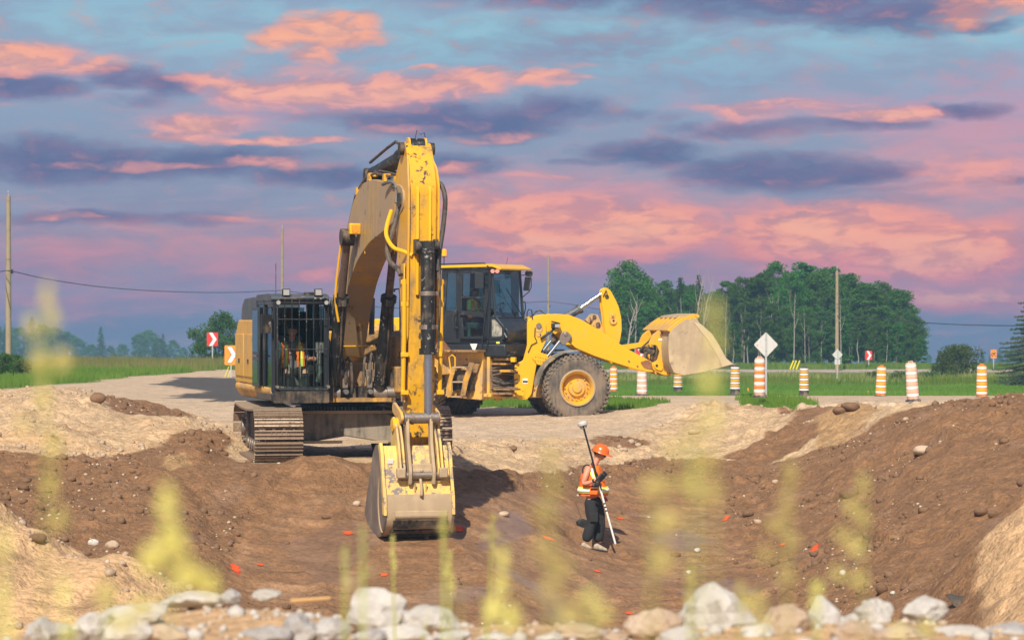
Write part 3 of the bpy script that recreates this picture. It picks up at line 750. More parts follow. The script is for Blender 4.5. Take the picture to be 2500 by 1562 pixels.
# ---- undercarriage, turned five degrees back
def track(side):
    tr = MB()
    x0, x1 = side * 1.30 - .17, side * 1.30 + .17
    prof = [(-2.05, .22), (2.0, .22), (2.1, .4), (2.0, .62), (1.2, .80), (-1.4, .80), (-2.05, .66), (-2.2, .4)]
    tr.prism(rounded(prof), x0, x1, S)
    o = tr.build('crawler_track', M_blackm, exc, bevel=.015, rz=-R(3))
    # sprocket, idler, rollers
    for nm, r_, rad in (('idler', 1.95, .38), ('sprocket', -1.95, .38)):
        w = MB(); w.cyl((side * 1.30 - .22, -r_, .5), (side * 1.30 + .22, -r_, .5), rad, n=24)
        w.cyl((side * 1.30 - .30, -r_, .5), (side * 1.30 + .30, -r_, .5), .16, n=14)
        for k in range(6):
            a = k * math.pi / 3; w.box((side * 1.3, -r_ + math.cos(a) * .25, .5 + math.sin(a) * .25), (.56, .05, .05))
        w.build(nm, M_steel, o)
    for k in range(7):
        w = MB(); y = -1.35 + k * .45; w.cyl((side * 1.30 - .24, y, .24), (side * 1.30 + .24, y, .24), .11, n=12); w.build('track_roller', M_steel, o)
    # shoes along the loop
    Lh, Rr = 1.95, .44; zc = .5
    per = 4 * Lh + 2 * math.pi * Rr; n = 52
    sm = MB(); sm.box((0, 0, 0), (.84, .17, .030))
    sm.cur = 1
    for dy in (-.066, 0, .066): sm.box((0, dy, .028), (.84, .016, .034))
    sm.cur = 0
    sm.box((-.09, 0, -.05), (.05, .19, .08)); sm.box((.09, 0, -.05), (.05, .19, .08))
    for bx_ in (-.13, -.05, .05, .13): sm.cyl((bx_, .033, .012), (bx_, .033, .028), .014, n=6)
    me_ = sm.mesh('track_shoe', [M_shoe, M_shoeb], smooth=False)
    for k in range(n):
        s_ = (k + .5) / n * per
        if s_ < 2 * Lh: p = (-Lh + s_, zc + Rr, 0.0); sag = -.02 * math.sin(math.pi * s_ / (2 * Lh)) * 2; p = (p[0], p[1] + sag, 0)
        elif s_ < 2 * Lh + math.pi * Rr:
            a = (s_ - 2 * Lh) / Rr; p = (Lh + Rr * math.sin(a), zc + Rr * math.cos(a), a)
        elif s_ < 4 * Lh + math.pi * Rr: p = (Lh - (s_ - 2 * Lh - math.pi * Rr), zc - Rr, math.pi)
        else:
            a = (s_ - 4 * Lh - math.pi * Rr) / Rr; p = (-Lh - Rr * math.sin(a), zc - Rr * math.cos(a), math.pi + a)
        so = bpy.data.objects.new('track_shoe', me_); link(so, o)
        so.location = (side * 1.30, -p[0], p[1]); so.rotation_euler = (p[2], 0, 0)
    return o
for sd in (-1, 1): track(sd)
w = MB()
# car body: front plate with an arched underside
arch = [(-.86, .30), (-.5, .36), (0, .44), (.5, .36), (.86, .30), (.90, .78), (.7, .86), (-.7, .86), (-.90, .78)]
w.prism(arch, -1.15, 1.15, lambda x, z, y: (x, y, z))
w.build('car_body', mat('mud_caked_black', (.025, .025, .025), .6, dirt=(.33, .28, .22), dirt_amt=.72, dirt_scale=1.6, bump=.5), exc, bevel=.02, rz=-R(3))
w = MB(); w.box((0, -1.17, .87), (1.75, .16, .05)); w.box((0, -1.2, .34), (1.5, .08, .05)); w.build('car_body_ledge', M_tanst, exc, rz=-R(3))
w = MB(); w.cyl((0, 0, .84), (0, 0, 1.06), .68, n=40); w.cyl((0, 0, .98), (0, 0, 1.06), .86, n=40)
ring = w.build('slewing_ring', M_black, exc)
w = MB()
for k in range(76):
    a = 2 * math.pi * k / 76; w.box((math.cos(a) * .735, math.sin(a) * .735, .915), (.085, .032, .062), rot=(0, 0, a))
tag(w.build('gear_teeth', M_steel, ring), kind='stuff')

# ---- revolving house
def rbox(m_, x0, x1, r0, r1, z0, z1): m_.box(((x0 + x1) / 2, -(r0 + r1) / 2, (z0 + z1) / 2), (abs(x1 - x0), abs(r1 - r0), abs(z1 - z0)))
w = MB(); rbox(w, -1.40, 1.42, -2.5, 1.25, 1.07, 1.22); w.build('deck', M_blackm, exc, bevel=.02)
w = MB()   # sill that curves under the left flank
w.prism(rounded([(-1.50, 1.34), (-1.52, 1.24), (-1.42, 1.08), (-1.2, 1.05), (-1.2, 1.34)], .06), -2.75, 1.92, lambda x, z, r: (x, -r, z))
w.build('side_sill', M_yel_d, exc)
w = MB()   # left side housing behind the cab
w.prism(rounded([(-2.80, 1.34), (-.14, 1.34), (-.14, 2.50), (-2.35, 2.50), (-2.66, 2.30), (-2.80, 1.95)], .07), -1.51, -.62, S)
o = w.build('side_housing', M_yel, exc, bevel=.02)
for r0, r1 in ((-2.66, -1.52), (-1.46, -.24)):
    w = MB(); rbox(w, -1.532, -1.508, r0, r1, 1.46, 2.24); w.build('access_door', M_yel, o, bevel=.008)
    w = MB(); rbox(w, -1.545, -1.530, (r0 + r1) / 2 - .06, (r0 + r1) / 2 + .06, 1.7, 1.78); w.build('door_latch', M_black, o)
w = MB()   # dark upper cowl
w.prism(rounded([(-2.35, 2.50), (-.14, 2.50), (-.14, 2.88), (-.5, 2.92), (-1.9, 2.90), (-2.25, 2.76)], .1), -1.46, -.70, S)
w.build('upper_cowl', M_navy, exc, bevel=.03)
w = MB()   # rounded counterweight
cw = []
for k in range(13):
    a = math.pi * k / 12; cw.append((-1.50 * math.cos(a), -2.55 - .62 * math.sin(a)))
cw += [(1.5, -2.3), (-1.5, -2.3)]
w.prism(cw, 1.22, 2.42, lambda x, r, z: (x, -r, z))
w.build('counterweight', M_yel_d, exc, bevel=.05)
w = MB(); rbox(w, -.6, 1.42, -2.4, -.2, 1.22, 2.30); w.build('engine_cover', M_yel_m, exc, bevel=.04)
w = MB(); rbox(w, -.62, .1, -1.7, -.7, 2.3, 2.5); w.build('engine_hood', M_black, exc, bevel=.05)
w = MB(); w.cyl((.4, 1.9, 2.3), (.4, 1.9, 2.85), .06, n=12); w.build('exhaust_pipe', M_steel, exc)
w = MB(); rbox(w, .80, 1.46, -.2, 1.25, 1.22, 2.22); o = w.build('fuel_tank', M_yel_m, exc, bevel=.04)
w = MB(); rbox(w, .84, 1.42, .3, 1.2, 2.22, 2.30); w.build('tread_plate', M_greyp, o)
w = MB(); rbox(w, .72, 1.46, 1.25, 1.78, 1.22, 1.68); o = w.build('tool_box', M_yel_m, exc, bevel=.03)
for z in (1.34, 1.42, 1.50): w = MB(); w.tube([S(1.79, z, .98), S(1.81, z, 1.02), S(1.81, z, 1.16), S(1.79, z, 1.20)], .018, 6); w.build('vent_bar', M_steel, o)
w = MB(); w.cyl(S(1.55, 1.22, .6), S(1.55, 1.22, .95), .11, n=16); w.build('swing_hub', M_steel, exc)
for (x, r0, r1, z0, z1) in ((1.42, .1, .75, 2.22, 3.0), (.86, .1, .75, 2.22, 3.0)):
    w = MB(); pts = [S(r0, z0, x), S(r0, z1 - .06, x), S(r0 + .06, z1, x), S(r1 - .06, z1, x), S(r1, z1 - .06, x), S(r1, z0, x)]
    w.tube(pts, .022, 8); w.tube([S(r0, 2.62, x), S(r1, 2.62, x)], .018, 8); w.build('handrail', M_black, exc)
w = MB(); w.tube([EL(932, 690, 1.3), EL(932, 640, 1.3) * .0 + EL(932, 684, 1.3), EL(944, 682, 1.3), EL(946, 700, 1.3), EL(946, 780, 1.3)], .02, 6); w.build('grab_rail', M_navy, exc)
w = MB(); w.tube([EL(870, 715, .6), EL(872, 700, .6), EL(880, 705, .6), EL(878, 790, .6)], .05, 8); w.build('intake_pipe', M_navy, exc)
# house front plate either side of the boom foot
w = MB(); rbox(w, -.46, .78, 1.1, 1.3, 1.06, 1.30); rbox(w, -.44, -.34, .2, 1.62, 1.05, 1.62); rbox(w, .66, .76, .2, 1.62, 1.05, 1.62)
w.build('boom_bracket', M_blackm, exc, bevel=.015)
w = MB(); rbox(w, -.30, .62, .9, 1.25, 1.3, 1.75); w.build('valve_cover', M_yel_m, exc, bevel=.03)
w = MB(); rbox(w, -.42, .72, 1.30, 1.62, 1.06, 1.13); w.build('front_lip', M_yel_m, exc)

# ---- cab
CXL, CXR, CR0, CR1, CZ0, CZ1 = -1.50, -.50, .02, 1.94, 1.10, 2.86
cab = MB(); rbox(cab, CXL, CXR, CR0, CR1, CZ0, 1.24); cab = cab.build('cab', M_slate, exc, bevel=.02)
w = MB()
def post(m_, x, r_, z0, z1, t=.07, dr=0): m_.box((x, -(r_ + dr / 2), (z0 + z1) / 2), (t, t, z1 - z0))
post(w, CXL + .04, CR1 - .04, 1.24, CZ1, .075); post(w, CXR - .04, CR1 - .04, 1.24, CZ1, .075)
post(w, CXL + .04, CR0 + .05, 1.24, CZ1, .10); post(w, CXR - .04, CR0 + .05, 1.24, CZ1, .10)
post(w, CXL + .03, .95, 1.24, CZ1, .08); post(w, CXR - .03, .85, 1.24, CZ1, .08)
for z in (1.29, CZ1 - .05):
    w.box(((CXL + CXR) / 2, -CR1 + .04, z), (1.0, .07, .09)); w.box((CXL + .04, -.98, z), (.07, 1.8, .09)); w.box((CXR - .04, -.98, z), (.07, 1.8, .09))
w.box((CXL + .04, -.5, 1.75), (.05, .9, .9)); w.box((CXR - .04, -.5, 1.6), (.05, .9, .7))
w.build('cab_frame', M_slate, cab, bevel=.012)
w = MB(); w.prism(rounded([(CR0 - .05, CZ1 - .02), (CR1 + .04, CZ1 - .02), (CR1 + .02, CZ1 + .06), (CR1 - .3, CZ1 + .10), (CR0 + .1, CZ1 + .09)], .04), CXL - .01, CXR + .01, S)
w.build('cab_roof', M_navy, cab, bevel=.02)
w = MB(); w.box((-1.0, -CR0 - .04, 1.9), (.95, .05, 1.5)); w.build('rear_wall', M_dark, cab)
w = MB(); w.box((-1.0, -CR0 - .075, 2.55), (.72, .012, .35)); w.build('rear_window', M_glassd, cab)
for nm, c_, d_ in (('side_window', (CXL + .02, -.5, 2.5), (.012, .82, .62)), ('side_window', (CXR - .02, -.5, 2.35), (.012, .8, .9)),
                   ('door_window', (CXL + .02, -1.42, 2.0), (.012, .86, 1.42)), ('side_window', (CXR - .02, -1.42, 2.05), (.012, .86, 1.4))):
    w = MB(); w.box(c_, d_); w.build(nm, M_glassd, cab)
w = MB(); w.box((-1.0, -CR1 + .025, 1.58), (.86, .012, .5)); w.build('lower_windscreen', glass('lower_glass', (.8, .9, .88), .02, .02), cab)
w = MB(); w.box((-1.0, -CR1 + .025, 2.32), (.86, .012, .92)); w.build('windscreen', glass('clear_windscreen', (.93, .96, .95), .0, .0), cab)
# sliding door folded back along the flank
w = MB(); w.box((CXL - .055, -.42, 2.02), (.03, .86, 1.42)); o = w.build('cab_door', M_slate, exc, bevel=.01)
w = MB(); w.box((CXL - .075, -.42, 2.30), (.012, .66, .74)); w.build('door_glass', mat('teal_tinted_glass', (.03, .075, .08), .08, spec=.9), o)
w = MB(); w.box((CXL - .075, -.42, 1.58), (.012, .6, .4)); w.build('door_glass', MATS['teal_tinted_glass'], o)
w = MB(); w.tube([(CXL - .1, -.80, 1.86), (CXL - .13, -.76, 1.86), (CXL - .13, -.5, 1.86), (CXL - .1, -.46, 1.86)], .018, 6); w.build('door_handle', M_steel, o)
# wire guard over the front
w = MB(); gx0, gx1, gr = CXL + .09, CXR - .02, CR1 + .10
gzs = [1.30, 1.99, 2.51, 2.85]
w.tube([S(gr, 1.30, gx0), S(gr, 2.83, gx0), S(gr, 2.87, gx0 + .04), S(gr, 2.87, gx1 - .04), S(gr, 2.83, gx1), S(gr, 1.30, gx1), S(gr, 1.30, gx0)], .018, 8)
grd = w.build('guard_frame', M_black, cab)
for k in range(1, 7):
    x = gx0 + (gx1 - gx0) * k / 7; w = MB(); w.cyl(S(gr, 1.30, x), S(gr, 2.87, x), .0095, n=6); w.build('guard_bar', M_black, grd)
for z in gzs[1:3]: w = MB(); w.cyl(S(gr + .015, z, gx0), S(gr + .015, z, gx1), .0095, n=6); w.build('guard_bar', M_black, grd)
for x in (gx0, gx1):
    for z in (1.34, 2.80): w = MB(); w.cyl(S(CR1, z, x), S(gr + .03, z, x), .03, n=8); w.build('guard_mount', M_steel, grd)
w = MB(); w.prism(rounded([(CXL + .02, 1.06), (CXR, 1.06), (CXR, 1.26), (CXL + .02, 1.26)], .03), CR1, CR1 + .09, lambda x, z, r: (x, -r, z)); w.build('front_sill', M_blackm, cab)
# interior
w = MB(); w.box((-1.0, -.88, 1.42), (.5, .5, .22)); w.box((-1.0, -.72, 1.85), (.46, .12, .75), rot=(-.12, 0, 0)); w.box((-1.0, -.66, 2.32), (.26, .08, .16)); w.build('seat', M_greyp, cab, bevel=.04)
for sx in (-1, 1):
    w = MB(); w.box((-1.02 + sx * .34, -.85, 1.62), (.16, .6, .16)); w.tube([(-1.02 + sx * .34, -1.12, 1.70), (-1.02 + sx * .34, -1.14, 1.84)], .02, 6); w.build('armrest_console', M_dark, cab, bevel=.03)
for sx in (-.1, .1): w = MB(); w.tube([(-1.02 + sx, -1.55, 1.26), (-1.02 + sx, -1.50, 1.6), (-1.02 + sx, -1.46, 1.72)], .014, 6); w.build('travel_lever', M_steel, cab)
w = MB(); w.box((-1.02, -1.52, 1.29), (.5, .3, .04)); w.build('foot_rest', M_greyp, cab)
w = MB(); w.tube([(-.66, -1.75, 1.42), (-.62, -1.78, 1.6), (-.64, -1.72, 1.9), (-.58, -1.70, 2.0)], .04, 8); w.box((-.62, -1.72, 2.02), (.14, .05, .18)); w.build('monitor_stalk', M_greyp, cab)
# lamps, antenna, mirror
for xd in (676, 752):
    q = EL(xd, 691, 1.95); w = MB(); w.box(q, (.135, .07, .125)); w.cyl((q.x, q.y, q.z - .06), (q.x, q.y + .02, q.z - .13), .015, n=6); o = w.build('roof_lamp', M_black, exc, bevel=.012)
    w = MB(); w.box((q.x, q.y - .038, q.z), (.105, .012, .095)); w.build('lamp_lens', M_lens, o)
q = EL(733, 695, 1.8); w = MB(); w.box(q, (.22, .1, .07)); w.build('roof_box', M_black, exc, bevel=.01)
w = MB(); w.tube([EL(652, 702, .9), EL(652, 655, .9), EL(652, 622, .9)], .006, 5); w.build('antenna', M_black, exc)
for xd in (665, 806):
    pass
w = MB(); a_, b_ = EL(652, 735, 1.8), EL(629, 745, 2.0); w.tube([a_, EL(640, 726, 2.0), EL(628, 728, 2.05), b_], .012, 6)
m0 = EL(629, 765, 2.05); w.box(m0, (.19, .07, .33), rot=(0, 0, .25)); o = w.build('mirror', M_black, exc, bevel=.03)
for z_ in (1.55, 2.45): w = MB(); w.cyl(S(CR1 + .02, 2.78, CXL + .16), S(CR1 + .13, 2.78, CXL + .16), .05, n=12); 
for x in (CXL + .1, CXR - .06):
    w = MB(); w.cyl(S(CR1 + .05, 2.80, x), S(CR1 + .15, 2.80, x), .045, n=14); o = w.build('work_lamp', M_black, exc)
    w = MB(); w.cyl(S(CR1 + .15, 2.80, x), S(CR1 + .16, 2.80, x), .036, n=14); w.build('lamp_lens', M_lens, o)

# ---- boom
S = lambda r, z, x: (x + (r - 4.0) * .035, -(r - (x - BX) * .035), z)      # the whole arm stands two degrees off the house axis
boomp = [(.72, 1.56), (1.10, 2.02), (1.50, 2.62), (2.05, 3.14), (2.75, 3.52), (3.70, 3.80), (5.0, 3.98), (6.0, 4.16), (6.30, 4.30), (6.32, 4.52), (6.12, 4.66), (5.2, 4.74), (4.0, 4.86), (3.1, 4.82), (2.40, 4.56), (1.70, 3.92), (1.0, 3.02), (.45, 2.15), (.12, 1.78), (.12, 1.52), (.4, 1.36)]
w = MB(); bp = rounded(boomp, .22, 3); w.prism(bp, BX - .25, BX + .25, S); boom = w.build('boom', mat('boom_paint', (.52, .31, .035), .38, dirt=(.33, .25, .18), dirt_amt=.72, dirt_scale=.8, chips=(.16, .09, .04), chip_amt=.3, coat=.1, bump=.05), exc, bevel=.012)
w = MB()    # raised flange plates along the edges
for sx in (-1, 1):
    w.box((BX + sx * .258, -3.3, 4.15), (.012, .02, 1.05))
w.build('weld_strip', M_yel, boom)
w = MB(); w.box((BX, -1.16, 2.04), (.52, .015, .02)); w.build('weld_seam', M_yel, boom)
def cylinder(name, a, b, frac, rt, rr, rodm, parent, nm_rod='piston_rod'):
    a, b = Vector(a), Vector(b); m_ = a.lerp(b, frac)
    w = MB(); w.cyl(a, m_, rt, n=20); w.cyl(a.lerp(b, frac - .035), m_, rt * 1.22, n=20); w.cyl(a.lerp(b, -.01), a.lerp(b, .06), rt * 1.08, n=20)
    o = w.build(name, M_black, parent)
    w = MB(); w.cyl(m_, b, rr, n=16); w.build(nm_rod, rodm, o)
    return o
for sx in (-.42, .42):
    x = BX + sx
    o = cylinder('boom_cylinder', S(1.42, 1.20, x), S(2.72, 3.92, x), .63, .115, .070, M_rodd, exc)
    w = MB(); w.cyl(S(1.42, 1.20, x - .12), S(1.42, 1.20, x + .12), .15, n=18); w.build('lower_pin', M_steel, o)
    w = MB(); w.cyl(S(2.72, 3.92, x - .11), S(2.72, 3.92, x + .11), .15, n=18); w.build('upper_pin', M_blackm, o)
    p0, p1 = Vector(S(1.42, 1.2, x)), Vector(S(2.72, 3.92, x)); d_ = (p1 - p0)
    w = MB(); w.tube([p0 + d_ * .56 + Vector((.02, -.14, 0)), p0 + d_ * .45 + Vector((.02, -.16, 0)), p0 + d_ * .3 + Vector((.05, -.16, 0)), p0 + d_ * .06 + Vector((.03, -.14, 0))], .018, 6)
    w.box(p0 + d_ * .585 + Vector((0, -.13, 0)), (.13, .09, .12)); w.build('oil_pipe', M_blackm, o)
# hoses at the boom foot
for sx in (-1, 1):
    for k, off in enumerate((.06, .14)):
        x = BX + sx * off * 1.4
        w = MB(); w.tube([S(1.50, 1.20, x), S(1.62, 1.45, x + sx * .02), S(1.60, 1.72, x + sx * .03), S(1.50, 1.84 + .06 * k, x + sx * .07), S(1.42, 1.74, x + sx * .14), S(1.46, 1.5, x + sx * .13)], .026, 8); w.build('hose', M_rubber, exc)
    w = MB(); w.box(S(1.52, 1.56, BX + sx * .24), (.2, .12, .13)); w.box(S(1.56, 1.40, BX + sx * .22), (.1, .08, .2)); w.build('valve_block', M_steel, exc, bevel=.01)
    w = MB(); w.cyl(S(1.58, 1.24, BX + sx * .22), S(1.70, 1.24, BX + sx * .22), .045, n=10); w.build('coupling', M_greyp, exc)
# pipes along the boom's back
def along(off, r0, r1, n=14):
    top = [(6.12, 4.66), (5.2, 4.74), (4.0, 4.86), (3.1, 4.82), (2.40, 4.56), (1.70, 3.92), (1.0, 3.02)]
    top = sorted(top); out = []
    for k in range(n):
        r_ = r0 + (r1 - r0) * k / (n - 1); z = float(np.interp(r_, [p[0] for p in top], [p[1] for p in top])); sl_ = 1 if r_ > 2.6 else .6
        out.append((r_ - off * (1 - sl_), z + off))
    return out
for x, off in ((BX - .20, .10), (BX - .12, .14), (BX + .14, .12), (BX + .21, .09)):
    w = MB(); w.tube([S(a, b, x) for a, b in along(off, .9, 5.9)], .022, 8); w.build('boom_pipe', M_rodd if x < BX else M_rubber, boom)
for r_, z_ in ((1.75, 4.05), (2.6, 4.75), (3.6, 4.95), (4.8, 4.88), (5.6, 4.8)):
    w = MB(); w.box(S(r_, z_, BX - .16), (.16, .10, .06)); w.box(S(r_, z_ - .05, BX - .22), (.05, .14, .10)); w.build('pipe_clamp', M_yel, boom)
# small work light on the boom's flank
q = EL(838, 541, 3.0)
w = MB(); w.box(q, (.19, .13, .185)); w.box((q.x + .12, q.y, q.z - .02), (.08, .05, .05)); o = w.build('boom_light', M_yel_c, exc, bevel=.012)
w = MB(); w.cyl((q.x, q.y - .066, q.z), (q.x, q.y - .074, q.z), .065, n=16); w.build('lamp_lens', M_amberl, o)
for k in range(6): w = MB(); w.box((q.x - .06 + k * .024, q.y - .085, q.z), (.006, .006, .15)); w.build('grille_bar', M_yel, o)
# stick cylinder
o = cylinder('stick_cylinder', S(2.9, 4.98, BX), S(6.12, 5.24, BX), .72, .125, .075, M_rodd, exc)
w = MB(); w.cyl(S(2.9, 4.98, BX - .16), S(2.9, 4.98, BX + .16), .12, n=16); w.box(S(2.9, 4.86, BX), (.30, .3, .14)); w.build('cylinder_clevis', M_blackm, o, bevel=.01)
w = MB(); w.tube([S(3.2, 5.18, BX - .12), S(4.6, 5.34, BX - .14), S(5.1, 5.42, BX - .10), S(5.25, 5.36, BX - .06)], .025, 8); w.tube([S(3.2, 5.14, BX + .12), S(4.9, 5.36, BX + .14)], .025, 8); w.build('hose', M_rubber, o)

# ---- stick
stp = [(6.02, 5.22), (6.20, 5.36), (6.36, 5.26), (6.56, 4.95), (6.66, 4.62), (6.64, 4.0), (6.52, 1.5), (6.44, 1.06), (6.44, .30), (6.30, .18), (6.16, .30), (6.12, 1.2), (6.02, 3.2), (5.86, 3.9), (5.74, 4.45), (5.86, 4.85)]
w = MB(); w.prism(rounded(stp, .1), BX - .215, BX + .215, S)
stick = w.build('stick', mat('worn_yellow', YEL, .45, dirt=(.20, .15, .09), dirt_amt=.40, dirt_scale=1.9, chips=(.07, .05, .04), chip_amt=.55, bump=.15), exc, bevel=.015)
# flared cheeks beside the boom pivot, tapering up to the rod pin
chk = [(5.98, 5.18), (6.16, 5.37), (6.34, 5.24), (6.60, 4.95), (6.70, 4.62), (6.68, 3.9), (6.58, 2.2), (6.30, 2.0), (6.04, 3.2), (5.84, 3.9), (5.66, 4.45), (5.80, 4.85)]
for sx in (-1, 1):
    w = MB(); v0 = len(w.v)
    w.prism(rounded(chk, .06), BX + sx * .225, BX + sx * .26, S)
    w.v = [(BX + (vx - BX) * (1 - .32 * sstep((vz - 4.75) / .6)), vy, vz) for vx, vy, vz in w.v]
    w.build('cheek_plate', M_yel, stick, bevel=.006)
w = MB()
for x in (BX - .10, BX + .10): w.prism([(6.655, 4.62), (6.69, 4.55), (6.645, 2.9), (6.61, 2.9)], x - .022, x + .022, S)
w.build('stiffening_rib', M_yel_c, stick)
for r_, z_, rad in ((6.17, 5.24, .13), (6.10, 4.42, .15), (6.30, .34, .13)):
    w = MB(); w.cyl(S(r_, z_, BX - .285), S(r_, z_, BX + .285), rad * .8, n=18); w.build('pivot_pin', M_blackm, stick)
w = MB(); w.cyl(S(6.17, 5.26, BX - .11), S(6.17, 5.26, BX + .11), .15, n=20); w.build('rod_eye', M_black, stick)
for sx in (-1, 1):   # small guard plates beside the top eye
    w = MB(); w.prism(rounded([(6.04, 5.1), (6.32, 5.1), (6.28, 5.40), (6.10, 5.44)], .08), BX + sx * .12, BX + sx * .15, S); w.build('eye_plate', M_yel_c, stick)
w = MB(); w.tube([S(6.17, 5.42, BX - .02), S(6.2, 5.54, BX - .0), S(6.24, 5.47, BX + .05), S(6.2, 5.50, BX + .12), S(6.2, 5.40, BX + .14)], .006, 5); w.build('wire_loop', M_black, stick)
# side rails and pipes of the stick
for sx in (-1, 1):
    w = MB(); w.tube([S(6.62, 3.15, BX + sx * .30), S(6.60, 2.2, BX + sx * .30), S(6.50, 1.3, BX + sx * .30)], .035, 8); o = w.build('stick_pipe', M_yel_c, stick)
    for z_ in (3.1, 2.75, 1.95, 1.35): w = MB(); w.box(S(6.58, z_, BX + sx * .29), (.12, .08, .07)); w.build('pipe_clamp', M_yel_c, o, bevel=.006)
w = MB(); w.box(S(6.40, 2.3, BX - .275), (.02, .25, 2.2)); w.build('wear_strip', M_yel_d, stick)
# bucket cylinder
o = cylinder('bucket_cylinder', S(6.80, 3.72, BX + .03), S(6.86, .96, BX + .03), .64, .115, .066, M_chrome, exc)
w = MB(); w.cyl(S(6.78, 3.66, BX - .16), S(6.78, 3.66, BX + .22), .085, n=16); w.box(S(6.68, 3.66, BX - .13), (.06, .22, .24)); w.box(S(6.68, 3.66, BX + .19), (.06, .22, .24)); w.build('cylinder_clevis', M_blackm, o, bevel=.01)
for z_ in (2.95, 2.42): w = MB(); w.cyl(S(6.81, z_, BX + .03), S(6.812, z_ - .07, BX + .03), .132, n=20); w.box(S(6.78, z_ - .03, BX + .16), (.14, .07, .06)); w.build('band_clamp', M_steel, o)
w = MB()   # worn white stencil on the tube
for x_, z_, wx, wz in ((-.02, 2.70, .02, .22), (.03, 2.70, .02, .22), (.005, 2.79, .07, .02), (.005, 2.70, .07, .03), (.005, 2.61, .07, .02)): w.box(S(6.925, z_, BX + .03 + x_ * .9), (wx, .006, wz))
w.build('stencil', M_wpaint, o)
w = MB(); w.tube([S(6.95, 3.5, BX + .20), S(6.93, 2.6, BX + .20), S(6.9, 2.05, BX + .18)], .02, 6); w.build('oil_pipe', M_blackm, o)

# ---- hoses between boom and stick
def ehose(pts, r_, mt_): w = MB(); q = [EL(*p) for p in pts]; q = catmull(q, 5); w.tube(q, r_, 8); return w.build('hose', mt_, exc)
def catmull(p, n=6):
    out = []
    for i in range(len(p) - 1):
        p0 = p[max(i - 1, 0)]; p1 = p[i]; p2 = p[i + 1]; p3 = p[min(i + 2, len(p) - 1)]
        for k in range(n):
            t_ = k / n
            out.append(.5 * ((2 * p1) + (p2 - p0) * t_ + (2 * p0 - 5 * p1 + 4 * p2 - p3) * t_ ** 2 + (3 * p1 - p0 - 3 * p2 + p3) * t_ ** 3))
    return out + [p[-1]]
ehose([(1030, 436, 6.5), (1042, 436, 6.5), (1052, 470, 6.6), (1048, 530, 6.6), (1040, 585, 6.65), (1034, 640, 6.7)], .042, M_rubber)
ehose([(1030, 500, 6.5), (1034, 545, 6.55), (1038, 600, 6.65), (1037, 660, 6.72)], .03, M_rubber)
ehose([(930, 440, 5.6), (942, 450, 5.9), (942, 490, 6.0), (930, 540, 6.05), (916, 585, 6.1), (922, 618, 6.2), (940, 636, 6.4), (947, 650, 6.5)], .042, M_rubber)
ehose([(925, 498, 5.9), (914, 535, 6.1), (914, 560, 6.25), (930, 585, 6.4), (955, 595, 6.55), (975, 604, 6.65)], .034, M_yel_c)
ehose([(905, 436, 5.2), (920, 430, 5.5), (936, 438, 5.8), (936, 480, 5.9)], .03, M_greyp)
ehose([(800, 760, 2.2), (793, 700, 2.3), (803, 600, 2.5), (810, 560, 2.6)], .022, M_yel_c)
ehose([(785, 770, 1.7), (783, 730, 1.75), (786, 708, 1.8)], .04, M_greyp)

# ---- linkage
BL = BX - .10
PL, PB, PS = (6.86, .95), (7.06, .06), (6.34, 1.10)
w = MB(); w.cyl(S(PL[0], PL[1], BL - .27), S(PL[0], PL[1], BL + .29), .085, n=20)
for x in (-.25, -.13, .18, .27): w.cyl(S(PL[0], PL[1], BL + x - .02), S(PL[0], PL[1], BL + x + .02), .10, n=20)
w.build('link_pin', M_steel, exc)
for sx in (-1, 1):
    w = MB(); w.prism(rounded([(PS[0] - .07, PS[1] - .07), (PL[0] - .02, PL[1] - .1), (PL[0] + .08, PL[1]), (PL[0] - .02, PL[1] + .1), (PS[0] - .02, PS[1] + .10), (PS[0] - .1, PS[1] + .03)], .05), BL + sx * .275, BL + sx * .32, S); w.build('idler_link', M_yel_d, exc, bevel=.008)
    w = MB(); ln = [(PL[0] - .06, PL[1] + .06), (PL[0] + .08, PL[1] + .04), (6.99, .55), (PB[0] + .11, .12), (PB[0] + .07, -.10), (PB[0] - .08, -.06), (PB[0] - .08, .12), (6.84, .5)]
    w.prism(rounded(ln, .05), BL - .03 + sx * .215, BL - .03 + sx * .165, S)
    w.build('bucket_link', M_tanst, exc, bevel=.01)
w = MB(); w.box(S(7.02, .16, BL - .03), (.38, .07, .16)); w.box(S(7.06, .13, BL - .03), (.38, .04, .05)); w.cyl(S(7.05, .14, BL - .03), S(7.10, .14, BL - .03), .028, n=8); w.build('link_crossbar', M_tanst, exc, bevel=.01)
w = MB(); w.cyl(S(PB[0], PB[1], BL - .36), S(PB[0], PB[1], BL + .30), .06, n=14); w.build('bucket_pin', M_steel, exc)

# ---- bucket
KX, KW = -.02, .525
outer = [(6.38, .46), (6.78, .52), (6.88, .40), (6.98, .05), (7.10, -.28), (7.13, -.56), (7.02, -.76), (6.78, -.89), (6.45, -.93), (6.05, -.84), (5.66, -.62)]
inner = [(r_ - .035 * (1 if r_ > 6.9 else .3), z_ + (.04 if z_ < -.3 else 0)) for r_, z_ in outer]
w = MB()
sh = outer[1:] + [(p[0] - .03, p[1] + .035) for p in reversed(outer[1:])]
sh = outer[1:]; n_ = len(sh); vs = []; fs = []
for x in (KX - KW, KX + KW):
    vs += [S(a, b, x) for a, b in sh]; 
cx0 = (6.5, -.1)
for x in (KX - KW, KX + KW):
    vs += [S(a + (cx0[0] - a) * .05, b + (cx0[1] - b) * .05, x) for a, b in sh]
for i in range(n_ - 1):
    fs += [(i, i + 1, n_ + i + 1, n_ + i), (2 * n_ + i, 3 * n_ + i, 3 * n_ + i + 1, 2 * n_ + i + 1)]
for e in (0, n_ - 1): fs.append((e, n_ + e, 3 * n_ + e, 2 * n_ + e))
